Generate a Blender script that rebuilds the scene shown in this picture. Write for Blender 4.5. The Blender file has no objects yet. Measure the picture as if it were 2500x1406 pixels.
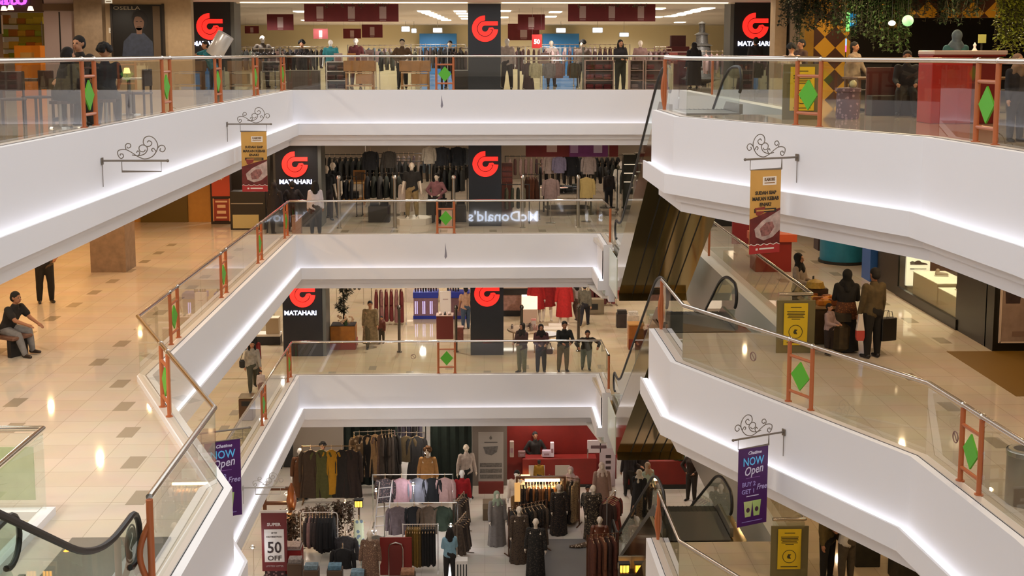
# A four-storey shopping-mall atrium: white parapets, glass railings, escalators, department store behind.
import bpy, bmesh, math, random
from mathutils import Vector, Matrix
R = random.Random(11)
SC = bpy.context.scene
COL = SC.collection
PI = math.pi

# ---------------------------------------------------------------- camera, sky, exposure
F, VX, VY, CX, CY, EYE = 3050.0, 1180.0, 129.0, 1250.0, 501.0, 1.14   # pixels of a 2500 px wide frame
_y = Vector(((VX-CX)/F, (CY-VY)/F, 1.0)).normalized()
_z = Vector((0, 1, -_y.y/_y.z)).normalized()
_x = _z.cross(_y) * -1
if _x.x < 0: _x = -_x
AX_R = Vector((_x.x, _y.x, _z.x)); AX_U = Vector((_x.y, _y.y, _z.y)); AX_F = Vector((_x.z, _y.z, _z.z))
cam_data = bpy.data.cameras.new('camera'); cam = bpy.data.objects.new('camera', cam_data); COL.objects.link(cam)
cam_data.sensor_width = 36.0; cam_data.lens = F/2500*36.0
cam_data.shift_y = (CY-703.0)/2500.0
cam_data.clip_end = 300
mw = Matrix.Identity(4)
for i in range(3):
    mw[i][0] = AX_R[i]; mw[i][1] = AX_U[i]; mw[i][2] = -AX_F[i]
mw[2][3] = EYE
cam.matrix_world = mw
SC.camera = cam

W = bpy.data.worlds.new('atrium_sky'); SC.world = W; W.use_nodes = True
W.node_tree.nodes['Background'].inputs[0].default_value = (1.0, 0.985, 0.985, 1)
W.node_tree.nodes['Background'].inputs[1].default_value = 1.35
SC.view_settings.view_transform = 'Standard'; SC.view_settings.look = 'None'
SC.view_settings.gamma = 1.0; SC.view_settings.use_curve_mapping = False
SC.view_settings.exposure = 0.02
SC.cycles.transparent_max_bounces = 32
SC.cycles.max_bounces = 6
SC.cycles.adaptive_threshold = 0.02
SC.cycles.sample_clamp_indirect = 6.0

def ray(x, y):
    return AX_R*((x-CX)/F) + AX_U*((CY-y)/F) + AX_F
def Pz(x, y, z):
    d = ray(x, y); t = (z-EYE)/d.z; return Vector((d.x*t, d.y*t, z))
def Py(x, y, Y):
    d = ray(x, y); t = Y/d.y; return Vector((d.x*t, Y, d.z*t+EYE))

LV = {4: 0.0, 3: -4.5, 2: -9.0, 1: -13.5}          # kerb-top height of each storey
FD = 0.10                                          # floor lies this far below the kerb top
FLZ = {k: v-FD for k, v in LV.items()}
YB = 38.7                                          # back edge of the void

# ---------------------------------------------------------------- materials
def lin(h):
    if isinstance(h, str):
        h = h.lstrip('#'); c = [int(h[i:i+2], 16)/255 for i in (0, 2, 4)]
    else: c = list(h)
    return tuple((v/12.92 if v <= .04045 else ((v+.055)/1.055)**2.4) for v in c) + (1.0,)
_mc = {}
def mat(col, rough=.55, metal=0.0, emit=None, es=0.0, mottle=0.0, scale=6.0, bump=0.0, coat=0.0, name=None):
    key = (str(col), rough, metal, str(emit), es, mottle, scale, bump, coat)
    if key in _mc: return _mc[key]
    m = bpy.data.materials.new(name or 'mat'); m.use_nodes = True
    nt = m.node_tree; b = nt.nodes['Principled BSDF']
    c = lin(col); b.inputs['Base Color'].default_value = c
    b.inputs['Roughness'].default_value = rough; b.inputs['Metallic'].default_value = metal
    if coat: b.inputs['Coat Weight'].default_value = coat; b.inputs['Coat Roughness'].default_value = .08
    if emit is not None:
        b.inputs['Emission Color'].default_value = lin(emit); b.inputs['Emission Strength'].default_value = es
    if mottle or bump:
        tc = nt.nodes.new('ShaderNodeTexCoord'); n = nt.nodes.new('ShaderNodeTexNoise')
        n.inputs['Scale'].default_value = scale; n.inputs['Detail'].default_value = 5
        nt.links.new(tc.outputs['Object'], n.inputs['Vector'])
        if mottle:
            mx = nt.nodes.new('ShaderNodeMixRGB'); mx.blend_type = 'MULTIPLY'; mx.inputs[0].default_value = 1.0
            rp = nt.nodes.new('ShaderNodeValToRGB')
            rp.color_ramp.elements[0].position = .3; rp.color_ramp.elements[1].position = .7
            lo = 1-mottle; rp.color_ramp.elements[0].color = (lo, lo, lo, 1); rp.color_ramp.elements[1].color = (1, 1, 1, 1)
            mx.inputs[1].default_value = c
            nt.links.new(n.outputs['Fac'], rp.inputs[0]); nt.links.new(rp.outputs[0], mx.inputs[2])
            nt.links.new(mx.outputs[0], b.inputs['Base Color'])
        if bump:
            bp = nt.nodes.new('ShaderNodeBump'); bp.inputs['Strength'].default_value = bump
            nt.links.new(n.outputs['Fac'], bp.inputs['Height']); nt.links.new(bp.outputs[0], b.inputs['Normal'])
    _mc[key] = m
    return m
def glow(col, s, name='glow'):
    return mat(col, .5, 0, col, s, name=name)
def cloth(col, pat=.25):
    return mat(col, .9, 0, mottle=pat, scale=14, name='cloth')
def print_mat(c1, c2, scale=16, name='print'):
    key = ('print', c1, c2, scale)
    if key in _mc: return _mc[key]
    m = bpy.data.materials.new(name); m.use_nodes = True; nt = m.node_tree; b = nt.nodes['Principled BSDF']
    b.inputs['Roughness'].default_value = .85
    tc = nt.nodes.new('ShaderNodeTexCoord'); v = nt.nodes.new('ShaderNodeTexVoronoi'); v.inputs['Scale'].default_value = scale
    rp = nt.nodes.new('ShaderNodeValToRGB'); rp.color_ramp.interpolation = 'CONSTANT'
    rp.color_ramp.elements[0].color = lin(c1); rp.color_ramp.elements[1].color = lin(c2); rp.color_ramp.elements[1].position = .34
    nt.links.new(tc.outputs['Object'], v.inputs['Vector']); nt.links.new(v.outputs['Distance'], rp.inputs[0]); nt.links.new(rp.outputs[0], b.inputs['Base Color'])
    _mc[key] = m; return m
def tile_mat(c1, c2, size=.6, rough=.05, name='tile'):
    m = bpy.data.materials.new(name); m.use_nodes = True; nt = m.node_tree; b = nt.nodes['Principled BSDF']
    tc = nt.nodes.new('ShaderNodeTexCoord'); br = nt.nodes.new('ShaderNodeTexBrick'); br.offset = 0.0
    br.inputs['Scale'].default_value = 1/size; br.inputs['Mortar Size'].default_value = .006; br.inputs['Brick Width'].default_value = 1; br.inputs['Row Height'].default_value = 1
    br.inputs['Color1'].default_value = lin(c1); br.inputs['Color2'].default_value = lin(c2)
    k = lin(c1); br.inputs['Mortar'].default_value = (k[0]*.6, k[1]*.58, k[2]*.55, 1); br.inputs['Bias'].default_value = -.2
    n = nt.nodes.new('ShaderNodeTexNoise'); n.inputs['Scale'].default_value = 1.7; n.inputs['Detail'].default_value = 6
    mx = nt.nodes.new('ShaderNodeMixRGB'); mx.blend_type = 'MULTIPLY'; mx.inputs[0].default_value = .16
    nt.links.new(tc.outputs['Object'], br.inputs['Vector']); nt.links.new(tc.outputs['Object'], n.inputs['Vector'])
    nt.links.new(br.outputs['Color'], mx.inputs[1]); nt.links.new(n.outputs['Color'], mx.inputs[2])
    nt.links.new(mx.outputs[0], b.inputs['Base Color']); b.inputs['Roughness'].default_value = rough
    return m
def glass_mat(tint, refl=1.0, ior=1.5, name='glass'):
    m = bpy.data.materials.new(name); m.use_nodes = True; nt = m.node_tree
    nt.nodes.remove(nt.nodes['Principled BSDF']); out = nt.nodes['Material Output']
    t = nt.nodes.new('ShaderNodeBsdfTransparent'); t.inputs[0].default_value = tint + (1,)
    g = nt.nodes.new('ShaderNodeBsdfGlossy'); g.inputs['Roughness'].default_value = .015; g.inputs['Color'].default_value = (refl, refl, refl, 1)
    fr = nt.nodes.new('ShaderNodeFresnel'); fr.inputs[0].default_value = ior
    mx = nt.nodes.new('ShaderNodeMixShader')
    ge = nt.nodes.new('ShaderNodeNewGeometry'); iv = nt.nodes.new('ShaderNodeMath'); iv.operation = 'SUBTRACT'; iv.inputs[0].default_value = 1.0
    mu = nt.nodes.new('ShaderNodeMath'); mu.operation = 'MULTIPLY'
    nt.links.new(ge.outputs['Backfacing'], iv.inputs[1]); nt.links.new(iv.outputs[0], mu.inputs[0]); nt.links.new(fr.outputs[0], mu.inputs[1])
    nt.links.new(mu.outputs[0], mx.inputs[0]); nt.links.new(t.outputs[0], mx.inputs[1]); nt.links.new(g.outputs[0], mx.inputs[2]); nt.links.new(mx.outputs[0], out.inputs[0])
    return m
def checker_mat(c1, c2, size, name='diamond_tile'):
    m = bpy.data.materials.new(name); m.use_nodes = True; nt = m.node_tree; b = nt.nodes['Principled BSDF']
    tc = nt.nodes.new('ShaderNodeTexCoord'); mp = nt.nodes.new('ShaderNodeMapping'); ck = nt.nodes.new('ShaderNodeTexChecker')
    mp.inputs['Rotation'].default_value = (0, PI/4, 0); mp.inputs['Location'].default_value = (0.13, .301, .07); ck.inputs['Scale'].default_value = 1/size
    ck.inputs['Color1'].default_value = lin(c1); ck.inputs['Color2'].default_value = lin(c2)
    nt.links.new(tc.outputs['Object'], mp.inputs['Vector']); nt.links.new(mp.outputs[0], ck.inputs['Vector']); nt.links.new(ck.outputs[0], b.inputs['Base Color'])
    b.inputs['Roughness'].default_value = .5
    return m

M_WHITE = mat('#ece9ea', .55, name='white_paint')
M_CEIL = mat('#e4dfd6', .8, name='ceiling_paint')
M_GLASS = glass_mat((.93, .955, .94), ior=1.8, name='railing_glass')
M_GLASSG = glass_mat((.84, .90, .87), name='escalator_glass')
M_CHROME = mat('#d9d4cc', .16, 1.0, name='polished_steel')
M_STEEL = mat('#b9b4ac', .28, 1.0, name='brushed_steel')
M_ORANGE = mat('#b5653a', .35, name='orange_paint')
M_GREEN = mat('#58b12c', .5, name='green_panel')
M_YELLOW = mat('#e0bf20', .5, name='yellow_panel')
M_BLACKP = mat('#22242a', .28, mottle=.3, scale=40, name='black_panel')
M_LOGO = glow('#ff2a22', 1.15, 'red_sign_light')
M_LETTER = glow('#dfe6ff', 1.7, 'white_sign_light')
M_LED = glow('#f4f6ff', 1.0, 'cove_light')
M_WARM = glow('#ffe6bd', 14, 'warm_lamp')
M_DARK = mat('#1c1a18', .6, name='dark')
M_RUBBER = mat('#1d1b1a', .45, name='handrail_rubber')
M_WOOD = mat('#a8743c', .5, mottle=.3, scale=5, name='wood')
M_SKIN = mat('#b98563', .6, name='skin')
M_SKIN2 = mat('#9d6b4c', .6, name='skin_dark')
M_HAIR = mat('#17120e', .85, name='hair')
M_DUMMY = mat('#d9c9b6', .45, name='mannequin_skin')
M_DUMMYW = mat('#e6e0da', .35, name='mannequin_white')

# ---------------------------------------------------------------- object helpers
def link(o, parent=None, kind=None):
    COL.objects.link(o)
    if parent is not None: o.parent = parent
    if kind: o['kind'] = kind
    return o
def tag(o, label, cat, group=None, kind=None):
    o['label'] = label; o['category'] = cat
    if group: o['group'] = group
    if kind: o['kind'] = kind
    return o
def thing(name, label, cat, loc=(0, 0, 0), rz=0.0, group=None):
    o = bpy.data.objects.new(name, None); o.empty_display_size = .1; COL.objects.link(o)
    o.location = loc; o.rotation_euler = (0, 0, rz)
    return tag(o, label, cat, group)
def dup(o, loc=None, rz=None, label=None, group=None, mats=None, scale=None):
    c = o.copy(); COL.objects.link(c)
    if loc is not None: c.location = loc
    if rz is not None: c.rotation_euler = (c.rotation_euler[0], c.rotation_euler[1], rz)
    if label: c['label'] = label
    if group: c['group'] = group
    if scale: c.scale = scale
    if mats and c.type == 'MESH': set_mat(c, mats)
    for ch in list(o.children):
        d = ch.copy(); COL.objects.link(d); d.parent = c
        for g in list(ch.children):
            e = g.copy(); COL.objects.link(e); e.parent = d
    return c
def set_mat(o, m):
    o.material_slots[0].link = 'OBJECT'; o.material_slots[0].material = m

class MB:
    """collects shapes for ONE mesh"""
    def __init__(s): s.v = []; s.f = []; s.mi = []; s.m = 0
    def add(s, vs, fs):
        n = len(s.v); s.v += [tuple(v) for v in vs]
        s.f += [tuple(i+n for i in f) for f in fs]; s.mi += [s.m]*len(fs); return s
    def box(s, x0, x1, y0, y1, z0, z1, b=0.0):
        if x0 > x1: x0, x1 = x1, x0
        if y0 > y1: y0, y1 = y1, y0
        if z0 > z1: z0, z1 = z1, z0
        b = min(b, .45*(x1-x0), .45*(y1-y0), .45*(z1-z0))
        if b <= 0:
            vs = [(x, y, z) for z in (z0, z1) for y in (y0, y1) for x in (x0, x1)]
            return s.add(vs, [(0, 2, 3, 1), (4, 5, 7, 6), (0, 1, 5, 4), (2, 6, 7, 3), (0, 4, 6, 2), (1, 3, 7, 5)])
        # chamfered vertical edges and top/bottom rims
        def ring(i, z):
            return [(x0+i, y0+b+0*i if i < b else y0+i, z) for _ in ()]
        o8 = lambda e, z: [(x0+e+b, y0+e, z), (x1-e-b, y0+e, z), (x1-e, y0+e+b, z), (x1-e, y1-e-b, z), (x1-e-b, y1-e, z), (x0+e+b, y1-e, z), (x0+e, y1-e-b, z), (x0+e, y0+e+b, z)]
        rings = [o8(b*.9, z0), o8(0, z0+b), o8(0, z1-b), o8(b*.9, z1)]
        vs = [p for r in rings for p in r]; fs = [tuple(range(7, -1, -1)), tuple(range(24, 32))]
        for k in range(3):
            for i in range(8):
                j = (i+1) % 8; fs.append((k*8+i, k*8+j, k*8+8+j, k*8+8+i))
        return s.add(vs, fs)
    def obox(s, c, size, rz, b=0.0):
        """box centred on c, turned by rz"""
        t = MB(); t.box(-size[0]/2, size[0]/2, -size[1]/2, size[1]/2, -size[2]/2, size[2]/2, b)
        m = Matrix.Translation(c) @ Matrix.Rotation(rz, 4, 'Z')
        return s.add([m @ Vector(v) for v in t.v], t.f)
    def tube(s, pts, r, n=8, cap=True, closed=False):
        pts = [Vector(p) for p in pts]; N = len(pts)
        rs = r if isinstance(r, (list, tuple)) else [r]*N
        vs = []; up = None
        for i, p in enumerate(pts):
            if closed: d = pts[(i+1) % N]-pts[i-1]
            else: d = pts[min(i+1, N-1)]-pts[max(i-1, 0)]
            if d.length < 1e-9: d = Vector((0, 0, 1))
            d.normalize()
            if up is None:
                up = Vector((0, 0, 1)) if abs(d.z) < .9 else Vector((1, 0, 0))
            a = up - d*up.dot(d)
            if a.length < 1e-6: a = d.orthogonal()
            a.normalize(); up = a; b = d.cross(a)
            k = 1.0
            if 0 < i < N-1 and not closed:
                d0 = (pts[i]-pts[i-1]).normalized(); cs = max(.35, d0.dot(d)); k = 1/cs
            for j in range(n):
                t = 2*PI*j/n; vs.append(p + (a*math.cos(t)+b*math.sin(t))*rs[i]*(1 if n > 6 else k))
        fs = []
        for i in range(N if closed else N-1):
            for j in range(n):
                k = (j+1) % n; i2 = (i+1) % N
                fs.append((i*n+j, i*n+k, i2*n+k, i2*n+j))
        if cap and not closed:
            fs.append(tuple(range(n-1, -1, -1))); fs.append(tuple((N-1)*n+j for j in range(n)))
        return s.add(vs, fs)
    def cyl(s, c, r, h, n=16, r2=None):
        x, y, z = c; r2 = r if r2 is None else r2
        return s.lathe([(0, z), (r, z), (r2, z+h), (0, z+h)], (x, y), n)
    def lathe(s, prof, c=(0, 0), n=16):
        vs = []; fs = []; idx = []
        for r, z in prof:
            if r < 1e-6: idx.append([len(vs)]); vs.append((c[0], c[1], z))
            else:
                idx.append(list(range(len(vs), len(vs)+n)))
                vs += [(c[0]+r*math.cos(2*PI*j/n), c[1]+r*math.sin(2*PI*j/n), z) for j in range(n)]
        for a, b in zip(idx, idx[1:]):
            for j in range(n):
                k = (j+1) % n
                if len(a) == 1 and len(b) == 1: break
                if len(a) == 1: fs.append((a[0], b[k], b[j]))
                elif len(b) == 1: fs.append((a[j], a[k], b[0]))
                else: fs.append((a[j], a[k], b[k], b[j]))
        return s.add(vs, fs)
    def ball(s, c, r, n=10, sc=(1, 1, 1)):
        vs = []; fs = []; rings = n//2+1
        for i in range(1, rings):
            t = PI*i/rings
            vs += [(c[0]+sc[0]*r*math.sin(t)*math.cos(2*PI*j/n), c[1]+sc[1]*r*math.sin(t)*math.sin(2*PI*j/n), c[2]+sc[2]*r*math.cos(t)) for j in range(n)]
        a = len(vs); vs += [(c[0], c[1], c[2]+sc[2]*r), (c[0], c[1], c[2]-sc[2]*r)]
        for i in range(rings-2):
            for j in range(n):
                k = (j+1) % n; fs.append((i*n+j, (i+1)*n+j, (i+1)*n+k, i*n+k))
        for j in range(n):
            k = (j+1) % n; fs.append((a, j, k)); fs.append((a+1, (rings-2)*n+k, (rings-2)*n+j))
        return s.add(vs, fs)
    def prism(s, poly, d0, d1, axis='z'):
        """poly (2-D, any simple outline) pushed along axis: z -> (x,y); y -> (x,z); x -> (y,z)"""
        def p3(p, d): return (p[0], p[1], d) if axis == 'z' else ((p[0], d, p[1]) if axis == 'y' else (d, p[0], p[1]))
        n = len(poly)
        vs = [p3(p, d0) for p in poly]+[p3(p, d1) for p in poly]
        fs = [tuple(range(n)), tuple(range(2*n-1, n-1, -1))]
        for i in range(n):
            j = (i+1) % n; fs.append((i, i+n, j+n, j))
        return s.add(vs, fs)
    def loft(s, rings, cap=True):
        n = len(rings[0]); vs = [p for r in rings for p in r]; fs = []
        for i in range(len(rings)-1):
            for j in range(n):
                k = (j+1) % n; fs.append((i*n+j, i*n+k, (i+1)*n+k, (i+1)*n+j))
        if cap: fs.append(tuple(range(n-1, -1, -1))); fs.append(tuple((len(rings)-1)*n+j for j in range(n)))
        return s.add(vs, fs)
    def xf(s, m):
        s.v = [tuple(m @ Vector(v)) for v in s.v]; return s
    def mesh(s, name, mats, smooth=False):
        me = bpy.data.meshes.new(name); me.from_pydata(s.v, [], s.f)
        for m in (mats if isinstance(mats, (list, tuple)) else [mats]): me.materials.append(m)
        me.polygons.foreach_set('material_index', s.mi)
        bm = bmesh.new(); bm.from_mesh(me); bmesh.ops.recalc_face_normals(bm, faces=bm.faces); bm.to_mesh(me); bm.free()
        if smooth:
            me.polygons.foreach_set('use_smooth', [True]*len(me.polygons))
            try: me.set_sharp_from_angle(angle=math.radians(40))
            except Exception: pass
        me.update(); return me
    def obj(s, name, mats, parent=None, smooth=False, kind=None, loc=None):
        o = bpy.data.objects.new(name, s.mesh(name, mats, smooth)); link(o, parent, kind)
        if loc is not None: o.location = loc
        return o

def offs(poly, d, side):
    """mitred offset of an open 2-D polyline; side=+1 pushes to the left of travel"""
    n = len(poly); out = []
    for i in range(n):
        a = None; b = None
        if i > 0: a = (Vector(poly[i])-Vector(poly[i-1])).normalized()
        if i < n-1: b = (Vector(poly[i+1])-Vector(poly[i])).normalized()
        na = Vector((-a.y, a.x)) if a else None; nb = Vector((-b.y, b.x)) if b else None
        if na is None: m = nb
        elif nb is None: m = na
        else:
            m = (na+nb); m.normalize(); m = m/max(.3, m.dot(na))
        out.append(Vector(poly[i])+m*d*side)
    return out
def sweep(mb, poly, prof, side):
    """closed profile [(d,z)] swept along a polyline"""
    n = len(prof); cols = [offs(poly, d, side) for d, z in prof]
    rings = [[(cols[k][i].x, cols[k][i].y, prof[k][1]) for k in range(n)] for i in range(len(poly))]
    return mb.loft(rings)

def text_mesh(s, size, ext=.004, bold=0.0, shear=0.0, align='CENTER', spacing=1.0):
    cu = bpy.data.curves.new('lettering', 'FONT'); cu.body = s; cu.size = size; cu.extrude = ext; cu.offset = bold
    cu.align_x = align; cu.align_y = 'CENTER'; cu.shear = shear; cu.space_character = spacing; cu.resolution_u = 2
    o = bpy.data.objects.new('t', cu); COL.objects.link(o)
    bpy.context.view_layer.update()
    me = bpy.data.meshes.new_from_object(o.evaluated_get(bpy.context.evaluated_depsgraph_get()))
    bpy.data.objects.remove(o); bpy.data.curves.remove(cu)
    return me
def text(s, size, m, parent, loc, rz=0.0, name='lettering', ext=.004, bold=0.0, shear=0.0, width=None, align='CENTER', tilt=0.0, spacing=1.0):
    """upright lettering that reads from -Y when rz=0"""
    me = text_mesh(s, size, ext, bold, shear, align, spacing)
    if width:
        xs = [v.co.x for v in me.vertices]; w = max(xs)-min(xs)
        if w > 0:
            for v in me.vertices: v.co.x *= width/w
    me.materials.clear(); me.materials.append(m)
    o = bpy.data.objects.new(name, me); link(o, parent); o.location = loc; o.rotation_euler = (PI/2, tilt, rz)
    return o
# ---------------------------------------------------------------- lamps that light the galleries (each storey's ceiling)
def spot(x, y, z, power, col=(1, .78, .52), ang=165, r=.055):
    l = bpy.data.lights.new('downlight_or_fill', 'SPOT'); l.energy = power; l.color = col; l.spot_size = math.radians(ang); l.spot_blend = .45; l.shadow_soft_size = r
    o = bpy.data.objects.new('downlight_or_fill', l); COL.objects.link(o); o.location = (x, y, z); return o
WARMC = (1.0, .70, .40); NEUT = (1.0, .86, .70); COOL = (1.0, .93, .86)
CZ = {4: 2.78, 3: LV[4]-1.70, 2: LV[3]-1.70, 1: LV[2]-1.70}     # ceiling height over each storey
LAMPS = []
def lamps(level, xs, ys, power, col, ang=165, r=.055):
    for x in xs:
        for y in ys: LAMPS.append((level, x, y)); spot(x, y, CZ[level]-.05, power, col, ang, r)
for L in (4, 3, 2, 1):
    k = {4: .95, 3: 1.0, 2: 1.0, 1: 1.1}[L]
    lamps(L, (-8.2, -10.6), (14, 18, 22), 78*k, NEUT)                                  # left gallery, front
    lamps(L, (-8.2, -10.6), (26, 30, 34, 38), (150 if L == 3 else 105)*k, (1, .62, .30) if L == 3 else NEUT)   # left gallery, far end
    lamps(L, (-6, -2, 2, 6), (40.2,), 95*k, NEUT)                                     # back gallery
    lamps(L, (7.6, 9.2), (13, 17.5, 22, 26.5, 31, 35.5), 72*k, WARMC)                 # right gallery
    lamps(L, (-8, -2.7, 2.7, 8), (44, 49, 54) if L != 4 else (45, 53, 61, 69), {4: 420, 3: 165, 2: 270, 1: 130}[L], COOL if L != 3 else NEUT, r=.12)

lamps(3, (-5.6, -7.6, -9.6), (11.5, 14.5, 17.5), 66, COOL)                          # extra fill lamps, added to brighten the front of the left gallery
lamps(1, (-4.5, -1.5, 1.5, 4.5), (41.8,), 110, COOL)
lamps(4, (8.5, 11), (25.5, 28.6), 200, (1, .82, .5))  # fill spots added to brighten the restaurant plants and diamond tiles
lamps(4, (-8, -3, 3, 8), (72,), 190, COOL)  # fill row added by the back wall to lift the top store
# ---------------------------------------------------------------- the setting: floors, ceilings, outer walls
RIGHT = [(3.4, 25.2), (3.42, 22.4), (6.0, 16.9), (6.2, 13.9), (6.2, -2.0)]
LEFT = {4: [(-5.85, -2), (-5.85, YB)], 2: [(-5.85, -2), (-5.85, YB)], 3: [(-3.3, -2), (-3.3, 15.85), (-5.85, 21.65), (-5.85, YB)]}
WELL = (6.05, 25.2, 36.6)
XW = 17.0
M_FLOOR = {4: tile_mat('#c9b79c', '#c2ae92', name='floor_tile_top'), 3: tile_mat('#d8c9b6', '#d1c0ab', name='floor_tile'), 2: tile_mat('#d3bf9f', '#cdb795', name='floor_tile'), 1: tile_mat('#cfc6bb', '#c8beb2', rough=.2, name='floor_tile_ground')}
M_INLAY = mat('#a0937f', .1, name='grey_inlay_tile')
def slab_polys(L, inset=0.0):
    l = LEFT[L]; i = inset
    left = [(-XW, -2)]+[(x-i, y) for x, y in l]+[(-XW, YB+i)]
    back = [(-XW, YB+i), (3.55-i, YB+i), (3.55, WELL[2]+i), (XW, WELL[2]+i), (XW, 76), (-XW, 76)]
    right = [(XW, WELL[2]+i), (WELL[0]+i, WELL[2]+i), (WELL[0]+i, WELL[1])]+[(x+i, y) for x, y in RIGHT]+[(XW, -2)]
    if L == 4:
        back = [(-XW, YB+i), (XW, YB+i), (XW, 76), (-XW, 76)]
        right = [(XW, YB+i), (WELL[0]+i, YB+i), (WELL[0]+i, WELL[1])]+[(x+i, y) for x, y in RIGHT]+[(XW, -2)]
    return left, back, right
def inlays(mb, L, pts):
    mb.m = 1
    z = FLZ[L]
    for x, y in pts: mb.box(x-.12, x+.12, y-.26, y+.26, z-.01, z+.002)
    mb.m = 0
INL = {3: [(-6.36+.47*i, 21.45-1.42*i) for i in range(5)]+[(-7.75+.47*i, 20.3-1.42*i) for i in range(4)]+[(-7.2, 23+1.5*i) for i in range(10)]+[(-9.4, 22.4+1.5*i) for i in range(11)]+[(7.6, 14+1.9*i) for i in range(12)]+[(9.2, 14.9+1.9*i) for i in range(12)]+[(-4.5+1.6*i, 40.2) for i in range(9)],
       2: [(-4.9+1.25*i, 39.35+.7*(i % 2)) for i in range(9)]+[(-7.15, 26+1.5*i) for i in range(9)], 4: [], 1: []}
for L in (4, 3, 2, 1):
    mb = MB(); z = FLZ[L]
    if L == 1: mb.box(-XW, XW, -2, 76, z-.2, z)
    else:
        for p in slab_polys(L, .12): mb.prism(p, z-.12, z)
    inlays(mb, L, INL[L])
    mb.obj('floor', [M_FLOOR[L], M_INLAY], kind='structure')
    mb = MB(); z = CZ[L]
    for p in slab_polys({4: 4, 3: 4, 2: 3, 1: 2}[L], .3): mb.prism(p, z, z+.08)
    mb.obj('ceiling', M_CEIL, kind='structure')
M_WALLW = mat('#cdbfae', .7, name='side_wall_paint')
for nm, b in (('wall_left_outer', (-XW-.2, -XW, -4, 76)), ('wall_right_outer', (XW, XW+.2, -4, 76)), ('wall_front', (-XW, XW, -4.2, -4))):
    MB().box(b[0], b[1], b[2], b[3], -13.8, 3.2).obj(nm, M_WALLW, kind='structure')
MB().box(-5.85, 6.2, -4, .7, -.3, FLZ[4]).obj('floor', M_FLOOR[4], kind='structure')

# parapets: kerb, white face, cove ledge with its light strip, stepped bulkhead
PROF = [(-.26, 0), (0, 0), (0, -1.08), (.13, -1.08), (.13, -1.02), (.17, -1.02), (.17, -1.37), (-.06, -1.37), (-.06, -1.53), (-.16, -1.53), (-.16, -1.72), (-.34, -1.72), (-.34, -.12), (-.26, -.12)]
STRIP = [(.02, -1.076), (.11, -1.076), (.11, -1.05), (.02, -1.05)]
M_TILE_K = mat('#cdbfb2', .35, name='kerb_tile')
def shift(prof, z): return [(d, v+z) for d, v in prof]
def parapet(name, poly, L, side):
    z = LV[L]
    sweep(MB(), poly, shift(PROF, z), side).obj(name, M_WHITE, kind='structure')
    sweep(MB(), poly, shift(STRIP, z), side).obj('trim_cove_light', M_LED, kind='structure')
    sweep(MB(), poly, shift([(-.24, 0), (-.125, 0), (-.125, .008), (-.24, .008)], z), side).obj('trim_kerb_tile', M_TILE_K, kind='structure')
    sweep(MB(), poly, shift([(-.118, 0), (-.105, 0), (-.105, .003), (-.118, .003)], z), side).obj('trim_kerb_joint', M_DARK, kind='structure')
RET = [(3.55, YB), (3.55, WELL[2]-.1)]
parapet('wall_left_parapet', LEFT[4]+[(WELL[0], YB)], 4, -1)
parapet('wall_left_parapet', LEFT[3]+RET, 3, -1)
parapet('wall_left_parapet', LEFT[2]+RET, 2, -1)
for L in (4, 3, 2): parapet('wall_right_parapet', RIGHT, L, -1)
M_GREYW = mat('#c9c5bd', .5, name='well_panel')
M_PALE = mat('#dbe4d8', .3, name='pale_green_panel')
for L in (4, 3, 2):
    z = LV[L]
    MB().box(WELL[0], WELL[0]+.3, WELL[1], WELL[2]+2.0, z-1.7, z).obj('wall_well_side', M_GREYW, kind='structure')
    if L < 4:
        MB().box(3.55, WELL[0], WELL[2]+.02, WELL[2]+.3, z-1.5, z-.11).obj('wall_well_end', M_PALE, kind='structure')
        MB().box(3.8, WELL[0], YB-.02, YB+.1, z-1.6, z-.12).obj('wall_back_well', M_PALE, kind='structure')

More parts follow.
